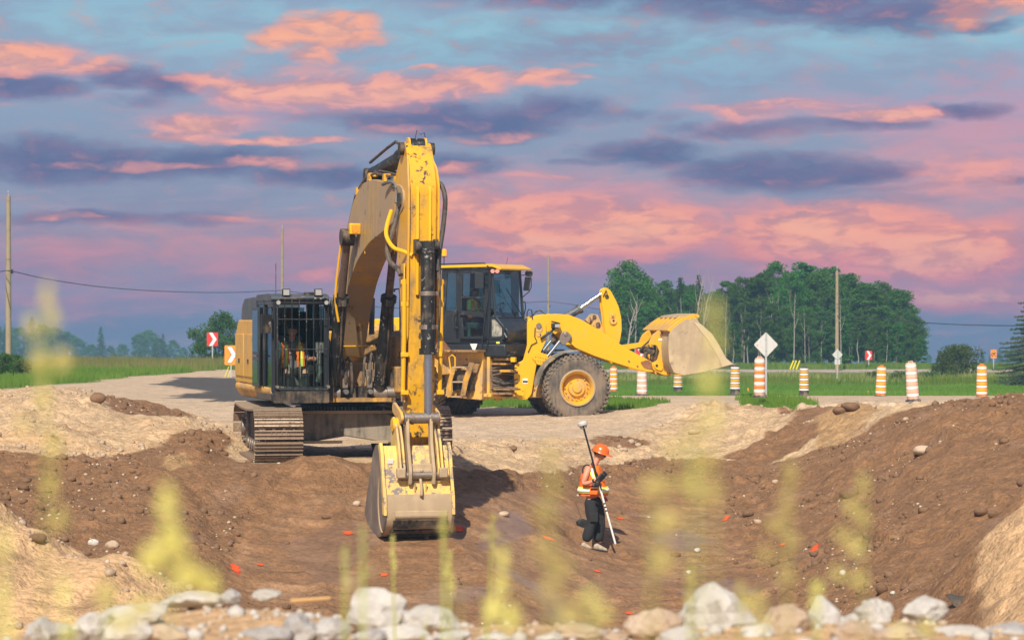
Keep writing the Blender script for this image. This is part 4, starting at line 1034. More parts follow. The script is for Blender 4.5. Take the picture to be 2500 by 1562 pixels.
for q_ in (0, n_):
    for i in range(n_ - 1): fs.append((q_ + i, 2 * n_ + q_ + i, 2 * n_ + q_ + i + 1, q_ + i + 1))
w.add(vs, fs); bucket = w.build('bucket', M_yel_b, exc, bevel=.006, angle=50)
sp = rounded([(6.25, .38), (6.45, .52), (6.80, .56), (6.91, .42), (7.01, .05), (7.13, -.28), (7.155, -.58), (7.03, -.79), (6.78, -.92), (6.44, -.95), (6.02, -.86), (5.62, -.62), (5.80, -.30), (6.10, .10)], .05)
M_sidep = mat('worn_side_plate', (.20, .19, .19), .42, metal=.5, dirt=(.36, .28, .20), dirt_amt=.5, dirt_scale=1.6, bump=.1)
for sx in (-1, 1):
    w = MB(); w.prism(sp, KX + sx * KW, KX + sx * (KW + .03), S); w.build('side_plate', M_sidep, bucket, bevel=.006)
    w = MB(); pr = [(6.72, .52), (6.83, .57), (6.94, .42), (7.03, .05), (7.15, -.28), (7.17, -.56), (7.05, -.54), (7.02, -.26), (6.92, .05), (6.82, .38)]
    w.prism(pr, KX + sx * (KW + .0), KX + sx * (KW + .05), S); w.build('corner_strip', M_yel_b, bucket, bevel=.005)
    w = MB(); arc = [(6.98 - .32 * math.cos(t_), -.34 - .50 * math.sin(t_)) for t_ in np.linspace(-1.2, 1.5, 12)]; arc2 = [(a + .04, b + .01) for a, b in reversed(arc)]
    w.prism(arc + arc2, KX + sx * (KW + .025), KX + sx * (KW + .045), S); w.build('weld_bead', M_tanst, bucket)
# heel wear plates
def shell_seg(z0, z1, x0, x1, t_, nm, mt_):
    pts = [(6.99, 0.05), (7.10, -.28), (7.13, -.56), (7.02, -.76), (6.78, -.89), (6.45, -.93), (6.05, -.84)]
    # arclength parameter along the heel
    L = [0]
    for i in range(1, len(pts)): L.append(L[-1] + math.dist(pts[i], pts[i - 1]))
    f = lambda s_: (float(np.interp(s_, L, [p[0] for p in pts])), float(np.interp(s_, L, [p[1] for p in pts])))
    c_ = (6.5, -.2); a = [f(s_) for s_ in np.linspace(z0, z1, 9)]
    b = [(p[0] + (p[0] - c_[0]) / math.dist(p, c_) * t_, p[1] + (p[1] - c_[1]) / math.dist(p, c_) * t_) for p in a]
    w = MB(); w.prism(a + b[::-1], x0, x1, S); return w.build(nm, mt_, bucket, smooth=True, angle=50)
shell_seg(.30, 1.75, KX - KW - .03, KX + KW + .045, .018, 'wrap_plate', M_tanst)
shell_seg(.56, .66, KX - .39, KX + .45, .030, 'wear_strip', M_tanst)
shell_seg(.70, .84, KX - .41, KX + .47, .042, 'wear_strip', M_blackm)
shell_seg(.90, 1.0, KX - .42, KX + .48, .045, 'wear_strip', M_blackm)
shell_seg(1.08, 1.2, KX - .42, KX + .48, .045, 'wear_strip', M_blackm)
w = MB(); w.box(S(7.02, -.04, KX), (.92, .03, .025)); w.box(S(7.07, -.19, KX - .055), (.02, .02, .28), rot=(.3,0,0)); w.box(S(7.07, -.19, KX + .12), (.02, .02, .28), rot=(.3,0,0)); w.build('stiffener', M_yel_b, bucket)
w = MB(); w.tube([S(7.0, .02, KX + .03), S(7.10, -.01, KX + .03), S(7.16, -.12, KX + .03), S(7.17, -.24, KX + .03), S(7.11, -.27, KX + .03)], .022, 8); w.build('lifting_eye', M_tanst, bucket)
w = MB(); w.box(S(6.93, .28, KX - .42), (.10, .03, .07), rot=(.28,0,0)); w.build('name_plate', M_wpaint, bucket)
for sx in (-1, 1):    # ears that carry the pins
    for xo in (.26, .32):
        w = MB(); w.prism(rounded([(6.45, .40), (6.85, .40), (6.99, .06), (7.10, .0), (7.12, .14), (6.98, .52), (6.82, .80), (6.62, .98), (6.46, .92)], .06), BL - .03 + sx * xo, BL - .03 + sx * (xo + .035), S); w.build('bucket_ear', M_yel_b, bucket, bevel=.006)
    w = MB(); w.box(S(7.12, .10, BL - .03 + sx * .34), (.14, .12, .16)); w.build('pin_boss', M_tanst, bucket, bevel=.02)
    w = MB(); w.cyl(S(6.64, .84, BL - .03 + sx * .27), S(6.64, .84, BL - .03 + sx * .38), .11, n=18); w.build('pin_collar', M_yel_c, bucket)
for k in range(5):
    x = KX - KW + .06 + k * (2 * KW - .12) / 4
    w = MB(); w.prism([(5.72, -.66), (5.46, -.54), (5.44, -.52), (5.70, -.56)], x - .05, x + .05, S); w.build('tooth', M_steel, bucket, bevel=.008)
# ------------------------------------------------------------------ wheel loader
JT = Vector((-.35, 70.9, 0.0))
HF, HR = R(10), R(-28)
ldr = empty('wheel_loader', JT, 0, 'yellow wheel loader with black cab standing side-on behind the excavator, its pale bucket raised', 'wheel loader')
_F = Matrix.Rotation(HF, 4, 'Z') @ Matrix.Translation((1.76, 0, 0))       # front axle frame inside the loader frame
_Rr = Matrix.Rotation(HR, 4, 'Z')
_Fi = (Matrix.Translation(JT) @ _F).inverted(); _Ri = (Matrix.Translation(JT) @ _Rr).inverted()
def _solve(inv, u, v, s_):
    Y = 71.0
    for _ in range(8):
        p = Vector(((u - 1250) * Y / FOC, Y, CAMZ - (v - 781) * Y / FOC)); q = inv @ p; Y += (s_ - q.y)
    return q
def FP(u, v, s_=-.5): q = _solve(_Fi, u, v, s_); return (q.x, q.z)
def RP(u, v, s_=-.78): q = _solve(_Ri, u, v, s_); return (q.x, q.z)
FF = lambda x, z, y: tuple(_F @ Vector((x, y, z)))
RF = lambda x, z, y: tuple(_Rr @ Vector((x, y, z)))
def boxF(m_, c, d, fn, M_, rot=None):
    e = M_.to_3x3(); 
    if rot is not None: e = e @ Euler(rot).to_matrix()
    m_.box(fn(*c), d, rot=e)
# wheels
def make_wheel(name='wheel'):
    hub = bpy.data.objects.new(name, None); link(hub, ldr)
    w = MB(); prof = [(.42, -.27), (.62, -.30), (.74, -.29), (.79, -.25), (.805, -.12), (.805, .12), (.79, .25), (.74, .29), (.62, .30), (.42, .27)]
    rot = lambda x, y, z: (x, z, y)
    w.lathe(prof, 48, rot, close=True); ty = w.build('tyre', M_tyre, hub, smooth=True, angle=50)
    w = MB(); nl = 40
    for k in range(nl):
        for sd in (-1, 1):
            a = 2 * math.pi * (k + (0 if sd < 0 else .5)) / nl
            m_ = Matrix.Rotation(-a, 3, 'Y')
            w.box(m_ @ Vector((.812, sd * .15, 0)), (.05, .30, .062), rot=m_ @ Matrix.Rotation(sd * .35, 3, 'X'))
            w.box(m_ @ Vector((.762, sd * .292, 0)), (.085, .025, .055), rot=m_ @ Matrix.Rotation(-sd * .25, 3, 'Z'))
    tag(w.build('tread_lug', M_tyre, ty, smooth=False), kind='stuff')
    w = MB(); w.lathe([(.44, -.25), (.43, -.30), (.395, -.30), (.36, -.24), (.34, -.16), (.34, -.10), (.22, -.13), (.20, -.20), (.12, -.21), (.11, -.25), (.0, -.26)], 40, rot)
    w.v = [(a, b_, c) for a, b_, c in w.v]
    w.f = w.f[:-2]
    rim = w.build('rim', M_yel, hub, smooth=True, angle=30)
    w = MB(); w.lathe([(.455, -.262), (.445, -.315), (.415, -.318), (.405, -.27)], 40, rot, close=True); w.build('rim_flange', M_tanst, hub, smooth=True)
    w = MB(); w.cyl((0, -.1, 0), (0, .24, 0), .40, n=24); w.build('rim_back', M_blackm, hub)
    for k in range(16):
        a = 2 * math.pi * k / 16; w = MB(); w.cyl((math.cos(a) * .285, -.10, math.sin(a) * .285), (math.cos(a) * .285, -.155, math.sin(a) * .285), .02, n=6); w.build('wheel_nut', M_yel_d, rim)
    return hub
w0 = make_wheel()
def put_wheel(hub, mtx, far):
    m_ = mtx @ (Matrix.Rotation(math.pi, 4, 'Z') if far else Matrix.Identity(4))
    hub.matrix_local = m_
for i, (M_, x, y, far) in enumerate(((_F, 0, -1.03, 0), (_F, 0, 1.03, 1), (_Rr, -1.85, -1.03, 0), (_Rr, -1.85, 1.03, 1))):
    h_ = w0 if i == 0 else copy_tree(w0, ldr)
    if i: h_.parent = ldr
    put_wheel(h_, M_ @ Matrix.Translation((x, y, .83)) @ Matrix.Rotation(i * .13, 4, 'Y'), far)
# axles and hubs
w = MB(); w.cyl(FF(0, .83, -.9), FF(0, .83, .9), .17, n=16); boxF(w, (0, .83, 0), (.5, .5, .5), FF, _F); w.build('front_axle', M_blackm, ldr)
w = MB(); w.cyl(RF(-1.85, .83, -.9), RF(-1.85, .83, .9), .17, n=16); w.build('rear_axle', M_blackm, ldr)

# front frame tower: two cheeks
tower = [(1286,783),(1298,776),(1318,775),(1332,790),(1333,830),(1318,862),(1309,890),(1302,930),(1297,962),(1286,975),(1268,975),(1256,962),(1254,925),(1256,889),(1276,880),(1286,843)]
tp = rounded([FP(*q) for q in tower], .05)
for s0, s1 in ((-.56, -.50), (.50, .56)):
    w = MB(); w.prism(tp, s0, s1, FF); o = w.build('frame_cheek', M_yel_c, ldr, bevel=.01)
    if s0 < 0:
        w = MB(); x, z = FP(1314, 802); w.cyl(FF(x, z, -.58), FF(x, z, -.55), .10, n=18); w.cyl(FF(x + .0, z - .14, -.58), FF(x, z - .14, -.55), .06, n=14); w.build('pivot_cover', M_yel_d, o)
        w = MB(); x, z = FP(1274, 966); boxF(w, (x, z + .08, -.57), (.13, .02, .26), FF, _F); w.cyl(FF(x, z + .02, -.58), FF(x, z + .02, -.60), .035, n=10); w.cyl(FF(x, z + .14, -.58), FF(x, z + .14, -.60), .02, n=8); w.build('pin_plate', M_yel_c, o, bevel=.01)
        w = MB(); x, z = FP(1281, 930); boxF(w, (x, z, -.563), (.13, .012, .13), FF, _F); w.build('warning_sticker', M_wpaint, o)
        w = MB(); boxF(w, (x, z - .01, -.571), (.12, .01, .045), FF, _F); w.build('sticker_band', M_black, o)
w = MB()
for q0, q1 in (((1290, 870), (1298, 965)), ((1262, 900), (1276, 960))):
    a, b_ = FP(*q0), FP(*q1)
    boxF(w, ((a[0] + b_[0]) / 2, (a[1] + b_[1]) / 2, 0), (.08, 1.0, abs(a[1] - b_[1])), FF, _F)
boxF(w, (-.95, .75, 0), (1.0, .9, .35), FF, _F); w.build('front_frame', M_yel_d, ldr, bevel=.02)
# plate above the fender with bolt holes
w = MB(); w.prism(rounded([FP(*q) for q in ((1297,873),(1303,858),(1318,860),(1352,872),(1356,880),(1322,892),(1310,890))], .03), -.60, -.56, FF); o = w.build('bolted_plate', M_yel_c, ldr, bevel=.008)
for k in range(9):
    x, z = FP(1306 + (k % 5) * 6, 871 + (k // 5) * 9 + (k % 5) * 1.2); w = MB(); w.cyl(FF(x, z, -.605), FF(x, z, -.60), .012, n=6); w.build('bolt', M_black, o)

# lift arms (near and far)
arm = [(1292,781),(1303,772),(1330,768),(1356,766),(1388,768),(1419,780),(1459,803),(1488,821),(1525,848),(1565,869),(1591,883),(1604,893),(1600,908),(1583,908),(1550,901),(1525,893),(1490,882),(1451,869),(1406,850),(1381,828),(1366,812),(1350,806),(1332,812),(1318,822),(1302,815),(1292,800)]
ap = rounded([FP(*q) for q in arm], .05)
for s0, s1, nm in ((-.50, -.38, 'n'), (.38, .50, 'f')):
    w = MB(); w.prism(ap, s0, s1, FF); o = w.build('lift_arm', M_yel_c, ldr, bevel=.012)
    if s0 < 0:
        w = MB(); w.prism(rounded([FP(*q) for q in ((1563,884),(1580,878),(1596,888),(1594,903),(1572,898))], .03), -.515, -.50, FF); w.build('rusty_wear_patch', mat('rust', (.22, .09, .045), .85, dirt=(.30, .15, .07), dirt_amt=.5, bump=.3), o)
        for uv in ((1535, 881), (1556, 893)):
            x, z = FP(*uv); w = MB(); w.cyl(FF(x, z, -.50), FF(x, z, -.53), .022, n=8); w.build('grease_point', M_steel, o)
w = MB(); x, z = FP(1470, 835); w.cyl(FF(x, z, -.45), FF(x, z, .45), .17, n=20); w.build('cross_tube', M_yel_c, ldr)
w = MB(); x, z = FP(1314, 795); w.cyl(FF(x, z, -.6), FF(x, z, .6), .07, n=16); w.build('arm_pivot_pin', M_steel, ldr)
# bell crank lever between the arms
lev = [(1465,712),(1470,704),(1479,702),(1488,710),(1500,732),(1508,750),(1514,778),(1515,805),(1510,836),(1498,850),(1484,838),(1473,808),(1470,770),(1466,740)]
lp = rounded([FP(*q, 0.0) for q in lev], .05)
for s0, s1 in ((-.16, -.10), (.10, .16)):
    w = MB(); w.prism(lp, s0, s1, FF); o = w.build('bell_crank', M_yel_c, ldr, bevel=.01)
    if s0 < 0:
        w = MB(); a, b_ = FP(1493, 783, 0), FP(1491, 768, 0); w.cyl(FF(a[0], a[1], -.20), FF(a[0], a[1], -.16), .095, n=20); boxF(w, (b_[0], b_[1] - .03, -.18), (.13, .04, .16), FF, _F); w.cyl(FF(b_[0], b_[1], -.23), FF(b_[0], b_[1], -.16), .035, n=10); w.build('pin_keeper', M_yel_d, o)
        w = MB(); a = FP(1494, 783, 0); w.cyl(FF(a[0], a[1], -.206), FF(a[0], a[1], -.2), .03, n=10); a = FP(1478, 724, 0); w.cyl(FF(a[0], a[1], -.19), FF(a[0], a[1], -.16), .05, n=14)
        w.tube([FF(a[0] - .1, a[1] + .0, -.19), FF(a[0] - .02, a[1] + .16, -.2), FF(a[0] + .0, a[1] + .1, -.2), FF(a[0], a[1], -.2)], .010, 5); w.build('grease_line', M_black, o)
w = MB(); w.prism(rounded([FP(*q, 0.0) for q in ((1428,782),(1442,766),(1458,768),(1466,790),(1472,812),(1450,800))], .03), -.09, .09, FF); o = w.build('valve_bracket', M_yel_d, ldr, bevel=.01)
for uv, rr in (((1449, 773), .045), ((1458, 792), .06), ((1440, 785), .025)):
    x, z = FP(*uv, 0); w = MB(); w.cyl(FF(x, z, -.13), FF(x, z, -.09), rr, n=14); w.tube([FF(x, z, -.12), FF(x - .08, z - .1, -.13), FF(x - .12, z - .02, -.13)], .012, 5); w.build('valve', M_blackm, o)
a, m_, b_ = FP(1340, 800, 0), FP(1418, 752, 0), FP(1474, 713, 0)
w = MB(); w.cyl(FF(*a, 0), FF(*m_, 0), .10, n=20); w.cyl(FF(m_[0] - .06, m_[1] - .04, 0), FF(*m_, 0), .125, n=20); o = w.build('tilt_cylinder', M_navy, ldr)
w = MB(); w.cyl(FF(*m_, 0), FF(*b_, 0), .055, n=16); w.build('piston_rod', M_chrome, o)
# link from lever to bucket
w = MB(); a, b_ = FP(1503, 852, 0), FP(1596, 836, 0); w.prism(rounded([(a[0] - .05, a[1] - .08), (b_[0], b_[1] - .05), (b_[0] + .06, b_[1]), (b_[0], b_[1] + .05), (a[0], a[1] + .08)], .03), -.08, .08, FF); w.build('tilt_link', M_yel_c, ldr, bevel=.01)
# lift cylinder
a, m_, b_ = FP(1290, 900), FP(1345, 862), FP(1377, 818)
for sx in (-.30, .30):
    w = MB(); w.cyl(FF(a[0], a[1], sx), FF(a[0] + (m_[0] - a[0]) * .9, a[1] + (m_[1] - a[1]) * .9, sx), .09, n=16); o = w.build('lift_cylinder', M_black, ldr)
    w = MB(); w.cyl(FF(m_[0] - .1, m_[1] - .08, sx * 1.9), FF(b_[0], b_[1], sx * 1.9), .045, n=14); w.build('piston_rod', M_chrome, o)
    w = MB(); w.prism(rounded([FP(*q) for q in ((1363,832),(1368,812),(1382,808),(1394,820),(1388,832),(1372,844))], .04), sx * 1.9 - .05, sx * 1.9 + .05, FF); x, z = b_; w.cyl(FF(x + .02, z + .02, sx * 1.9 - .07), FF(x + .02, z + .02, sx * 1.9 + .07), .05, n=12); w.build('rod_clevis', M_steel, o, bevel=.01)
    w = MB(); x, z = FP(1389, 824); w.cyl(FF(x, z, sx * 1.7 - .02), FF(x, z, sx * 1.7 + .02), .07, n=14); w.build('grease_cap', M_steel, o)

# coupler plates and bucket
cp = [(1580,842),(1590,818),(1605,806),(1628,807),(1636,820),(1637,870),(1634,916),(1616,915),(1592,902),(1588,886),(1602,880),(1608,858),(1600,842)]
cpp = rounded([FP(*q) for q in cp], .04)
for s0, s1 in ((-.62, -.54), (.54, .62)):
    w = MB(); w.prism(cpp, s0, s1, FF); o = w.build('coupler_plate', M_yel, ldr, bevel=.01)
    if s0 < 0:
        w = MB(); w.prism(rounded([FP(*q) for q in ((1616,870),(1625,868),(1627,906),(1617,904))], .05), -.635, -.62, FF); w.build('worn_patch', MATS['rust'], o)
        w = MB(); w.prism(rounded([FP(*q) for q in ((1590,888),(1600,884),(1616,896),(1612,906),(1596,900))], .05), -.66, -.62, FF); w.build('pin_keeper', M_yel_c, o, bevel=.008)
        x, z = FP(1600, 892); w = MB(); w.cyl(FF(x, z, -.67), FF(x, z, -.66), .035, n=12); w.build('pin_end', M_blackm, o)
        w = MB(); x, z = FP(1609, 829); boxF(w, (x, z, -.628), (.09, .012, .05), FF, _F); w.build('sticker', M_wpaint, o)
        x, z = FP(1614, 818); w = MB(); w.cyl(FF(x, z, -.635), FF(x, z, -.62), .06, n=14); w.build('pin_end', MATS['rust'], o)
w = MB()
for k, (uv0, uv1) in enumerate((((1570, 850), (1592, 824)), ((1576, 862), (1598, 868)), ((1584, 842), (1590, 880)), ((1592, 834), (1600, 872)))):
    a, b_ = FP(*uv0), FP(*uv1); w.tube([FF(*a, -.3 - .05 * k), FF((a[0] + b_[0]) / 2 + .05, (a[1] + b_[1]) / 2 + .05, -.45), FF(*b_, -.4)], .025, 6)
a = FP(1590, 856); w.cyl(FF(*a, -.5), FF(*a, .5), .09, n=14); w.build('coupler_hose', M_rubber, ldr)
BW = 1.42
sb = [(1634,812),(1646,799),(1672,780),(1700,776),(1710,792),(1737,815),(1753,841),(1770,873),(1786,889),(1760,897),(1712,909),(1668,916),(1645,910),(1634,886),(1631,850)]
def FPb(u, v): return FP(u, v, -BW)
sbp = rounded([FPb(*q) for q in sb], .04)
bk = None
shell = [(1700,776),(1672,781),(1645,800),(1635,815),(1632,850),(1635,885),(1645,908),(1668,914),(1712,907),(1760,898),(1793,889)]
shp = [FPb(*q) for q in shell]; cxz = FPb(1720, 850)
inn = [(a[0] + (cxz[0] - a[0]) * .06, a[1] + (cxz[1] - a[1]) * .06) for a in shp]
w = MB(); n_ = len(shp); vs = [FF(a, b_, s_) for s_ in (-BW, BW) for a, b_ in shp] + [FF(a, b_, s_) for s_ in (-BW, BW) for a, b_ in inn]; fs = []
for i in range(n_ - 1):
    fs += [(i, i + 1, n_ + i + 1, n_ + i), (2 * n_ + i, 3 * n_ + i, 3 * n_ + i + 1, 2 * n_ + i + 1), (i, 2 * n_ + i, 2 * n_ + i + 1, i + 1), (n_ + i, n_ + i + 1, 3 * n_ + i + 1, 3 * n_ + i)]
for e in (0, n_ - 1): fs.append((e, n_ + e, 3 * n_ + e, 2 * n_ + e))
w.add(vs, fs); bk = w.build('bucket', M_sand, ldr, bevel=.008, angle=60)
for s0, s1 in ((-BW - .03, -BW), (BW, BW + .03)):
    w = MB(); w.prism(sbp, s0, s1, FF); w.build('side_plate', M_sand, bk, bevel=.012)
    w = MB(); st = [FPb(*q) for q in ((1692,786),(1710,791),(1738,815),(1754,841),(1771,873),(1789,889),(1762,896),(1752,872),(1728,832))]
    w.prism(st, s0 - .02 * (1 if s0 < 0 else 0), s1 + .02 * (1 if s0 > 0 else 0), FF); w.build('side_cutter', mat('scoured_edge', (.54, .44, .29), .55, dirt=(.45, .36, .25), dirt_amt=.4, bump=.05), bk, bevel=.008)
w = MB(); pp = [FPb(*q) for q in ((1628,806),(1652,786),(1668,776),(1704,766),(1710,772),(1700,782),(1660,798),(1640,812))]
w.prism(pp, -BW * .98, BW * .98, FF); o = w.build('spill_guard', M_yel, bk, bevel=.01)
w = MB(); pp = [FPb(*q) for q in ((1664,776),(1668,770),(1706,765),(1700,771))]
w.prism(pp, -BW * .7, BW * .7, FF); w.build('top_rail', M_tanst, o)
for s_ in (-1.0, -.5, 0, .5, 1.0):
    w = MB(); pp = [FPb(*q) for q in ((1632,806),(1650,784),(1668,772),(1672,780),(1650,796))]; w.prism(pp, s_ - .03, s_ + .03, FF); w.build('rib', M_yel, o)
w = MB(); pp = [FP(*q) for q in ((1630,808),(1642,812),(1640,905),(1632,918),(1628,900))]
w.prism(pp, -.62, .62, FF); w.build('back_plate', M_yel, bk)
w = MB(); pp = [FPb(*q) for q in ((1758,895),(1796,887),(1797,890),(1760,900))]; w.prism(pp, -BW, BW, FF); w.build('cutting_edge', M_steel, bk)

# front fenders
for sg in (-1, 1):
    w = MB(); arcp = []
    for k in range(12):
        a = R(176 - k * 8.2); arcp.append((.0 + math.cos(a) * 1.0, .83 + math.sin(a) * .93))
    inn2 = [(x * .955, .83 + (z - .83) * .955) for x, z in reversed(arcp)]
    w.prism(arcp + inn2, sg * .72, sg * 1.26, FF); w.build('front_fender', mat('grey_dusty_fender', (.09, .095, .10), .7, dirt=(.40, .33, .24), dirt_amt=.5, dirt_scale=2), ldr, bevel=.01)
# headlamp on its arm
w = MB(); pts = [FP(1318, 828), FP(1322, 824), FP(1345, 808), FP(1352, 800)]
w.tube([FF(*p, -.62) for p in pts], .035, 8)
x, z = FP(1354, 795); boxF(w, (x - .02, z, -.64), (.17, .14, .13), FF, _F); boxF(w, (x, z + .08, -.64), (.22, .16, .03), FF, _F, rot=(0, .25, 0)); o = w.build('headlamp', M_black, ldr, bevel=.015)
w = MB(); boxF(w, (x + .075, z + .0, -.64), (.03, .13, .11), FF, _F); boxF(w, (x + .02, z + .0, -.712), (.10, .01, .08), FF, _F); w.build('lamp_lens', M_lens, o)
# handrails by the tower
w = MB(); pts = [FP(1285, 780), FP(1286, 762), FP(1290, 755), FP(1297, 757), FP(1299, 780)]
w.tube([FF(*p, -.56) for p in pts], .016, 6); w.build('handrail', M_slate, ldr)
w = MB(); pts = [FP(1300, 772, .4), FP(1306, 762, .4), FP(1318, 757, .4), FP(1332, 767, .4)]; w.tube([FF(*p, .4) for p in pts], .022, 6); w.build('hose', M_rubber, ldr)
w = MB(); pts = [FP(1305, 800), FP(1304, 822), FP(1310, 835), FP(1296, 842), FP(1288, 860)]; w.tube([FF(*p, -.58) for p in pts], .012, 5); w.build('cable', M_black, ldr)

# ---- rear frame and hood
def rb(m_, x0, x1, s0, s1, z0, z1): boxF(m_, ((x0 + x1) / 2, (z0 + z1) / 2, (s0 + s1) / 2), (abs(x1 - x0), abs(s1 - s0), abs(z1 - z0)), RF, _Rr)
w = MB(); rb(w, -3.6, -.1, -.42, .42, .62, 1.35); w.build('rear_frame', M_yel_d, ldr, bevel=.02)
w = MB(); w.prism(rounded([(-3.9, 1.25), (-1.45, 1.25), (-1.45, 2.62), (-3.2, 2.52), (-3.75, 2.35), (-3.9, 2.0)], .12), -.80, .80, RF); hood = w.build('engine_hood', M_yel_c, ldr, bevel=.03)
w = MB(); w.prism([(-3.5, 1.9), (-1.5, 1.9), (-1.5, 2.28), (-3.5, 2.20)], -.812, .812, RF); w.build('dark_stripe', M_slate, hood)
w = MB(); rb(w, -4.3, -3.7, -.9, .9, .75, 1.7); w.build('counterweight', M_blackm, ldr, bevel=.06)
w = MB(); w.cyl(RF(-2.2, 2.5, .3), RF(-2.2, 3.1, .3), .07, n=12); w.build('exhaust_stack', M_black, ldr)
for sg in (-1, 1):
    w = MB(); arcp = [(-1.85 + math.cos(R(a)) * 1.0, .83 + math.sin(R(a)) * .95) for a in range(20, 165, 12)]
    w.prism(arcp + [(-1.85 + (x + 1.85) * .955, .83 + (z - .83) * .955) for x, z in reversed(arcp)], sg * .78, sg * 1.34, RF); w.build('rear_fender', M_yel_d, ldr, bevel=.01)

# ---- cab
xb, xf = RP(1076, 760)[0], RP(1194, 760)[0]
zb, zt = RP(1120, 836)[1], RP(1120, 655)[1]; zcab = zb
HW = .76
w = MB(); rb(w, xb, xf + .35, -HW, HW, zb - .02, zb + .12); cabl = w.build('cab', M_slate, ldr, bevel=.02)
def cbar(m_, pts, s_, t=.06, d=.06):
    for (u0, v0), (u1, v1) in zip(pts[:-1], pts[1:]):
        a, b_ = RP(u0, v0, s_), RP(u1, v1, s_)
        m_.cyl(RF(*a, s_), RF(*b_, s_), t / 2 * 1.25, n=4)
w = MB()
def quadp(m_, uv, s_, th=.05): m_.prism([RP(u, v, -HW) for u, v in uv], s_, s_ + th, RF)
# side skin with openings: pillars and panels as plates
side_plates = [((1074,770),(1079,655),(1092,655),(1086,770)), ((1074,770),(1078,815),(1086,826),(1122,826),(1120,758),(1086,757)), ((1113,656),(1124,656),(1124,826),(1113,826)),
               ((1190,656),(1198,656),(1196,832),(1187,832)), ((1079,655),(1198,655),(1198,668),(1090,667)), ((1122,757),(1190,765),(1190,776),(1122,768)), ((1122,822),(1190,820),(1190,836),(1122,836)), ((1178,668),(1192,668),(1190,832),(1182,824)), ((1122,776),(1128,776),(1134,824),(1122,824)), ((1122,668),(1129,668),(1127,760),(1122,757))]
for s_ in (-HW, HW - .05):
    for uv in side_plates: quadp(w, uv, s_ + (0.001 * len(uv)) * 0)
w.build('side_frame', M_slate, cabl, bevel=.006)
for s_ in (-HW + .02, HW - .03):
    for nm, uv in (('side_window', ((1086,666),(1114,666),(1114,758),(1086,758))), ('door_window', ((1126,666),(1182,668),(1182,768),(1126,760))), ('lower_door_window', ((1126,772),(1184,774),(1184,824),(1134,824)))):
        w = MB(); quadp(w, uv, s_, .01); w.build(nm, M_glassd, cabl)
w = MB(); a, b_ = RP(1126, 726), RP(1182, 727); w.cyl(RF(*a, -HW - .01), RF(*b_, -HW - .01), .018, n=6); w.build('sliding_sash', M_black, cabl)
# windscreen: front face curving to the lower nose
xw = xf + .05
zt2, zm = RP(1230, 668, -.4)[1], zb + .62
w = MB()
for s_ in (-HW + .03, HW - .03): w.cyl(RF(xw, zt, s_), RF(xw + .10, zm, s_), .035, n=6); w.cyl(RF(xw + .10, zm, s_), RF(xw + .42, zb + .12, s_), .03, n=6)
w.cyl(RF(xw, zt - .03, -HW), RF(xw, zt - .03, HW), .045, n=6); w.cyl(RF(xw + .11, zm, -HW), RF(xw + .11, zm, HW), .025, n=6)
w.build('front_pillar', M_slate, cabl)
w = MB(); w.prism([(xw + .005, zt), (xw + .105, zm), (xw + .095, zm), (xw - .005, zt)], -HW + .05, HW - .05, RF); w.build('windscreen', M_glass, cabl)
w = MB(); w.prism(rounded([(xw - .0, zm - .02), (xw + .12, zm - .0), (xw + .40, zm - .30), (xw + .45, zb + .18), (xw + .40, zb + .02), (xw - .0, zb + .02)], .04), -HW + .10, HW - .10, RF); nose = w.build('cab_nose', M_slate, cabl, bevel=.02)
for s_ in (-HW, HW - .09):
    w = MB(); w.prism(rounded([(xw - .03, zm + .03), (xw + .14, zm + .02), (xw + .36, zb + .40), (xw + .36, zb + .08), (xw - .03, zb + .04)], .03), s_, s_ + .09, RF); o = w.build('side_nose', M_slate, cabl, bevel=.01)
    w = MB(); sgn = -.006 if s_ < 0 else .09; w.prism(rounded([(xw + .02, zm - .04), (xw + .11, zm - .05), (xw + .30, zb + .36), (xw + .30, zb + .16), (xw + .02, zb + .14)], .04), s_ + sgn, s_ + sgn + .006, RF); w.build('foot_window', mat('dusty_dark_glass', (.13, .16, .155), .15, dirt=(.45, .40, .33), dirt_amt=.45, dirt_scale=5, spec=.9), o)
# roof
w = MB(); w.prism(rounded([(xb - .08, zt + .01), (xf + .10, zt + .03), (xf + .34, zt - .05), (xf + .34, zt - .0), (xf + .10, zt + .10), (xb - .08, zt + .07)], .02), -HW - .05, HW + .05, RF); rf = w.build('cab_roof', M_yel_c, cabl, bevel=.01)
w = MB(); w.prism([(xb - .06, zt - .03), (xf + .08, zt - .02), (xf + .08, zt + .02), (xb - .06, zt + .01)], -HW - .03, HW + .03, RF); w.build('roof_gasket', M_black, rf)
w = MB(); w.tube([RF(xb - .2, zt + .10, -HW), RF(xf - .15, zt + .12, -HW), RF(xf, zt + .03, -HW - .05)], .02, 6); w.build('roof_rail', M_slate, rf)
for dx in (.0, .13):
    w = MB(); w.cyl(RF(xf + .02 + dx, zt - .08, -HW + .12), RF(xf + .12 + dx, zt - .08, -HW - .06), .062, n=16); o = w.build('roof_lamp', M_black, rf)
    w = MB(); w.cyl(RF(xf + .12 + dx, zt - .08, -HW - .06), RF(xf + .13 + dx, zt - .08, -HW - .075), .052, n=16); w.build('lamp_lens', M_redl, o)
w = MB(); w.cyl(RF(xw + .25, zt - .12, HW - .1), RF(xw + .38, zt - .13, HW - .15), .07, n=14); w.build('roof_lamp', M_black, rf)
w = MB(); bx0 = RP(1084, 640, -.2)[0]; zz = RP(1084, 627, -.2)[1]
w.cyl(RF(bx0, zt + .05, -.2), RF(bx0, zz, -.2), .012, n=6); w.cyl(RF(bx0, zz, -.2), RF(bx0, zz + .02, -.2), .085, n=16); bst = w.build('beacon_mount', M_black, cabl)
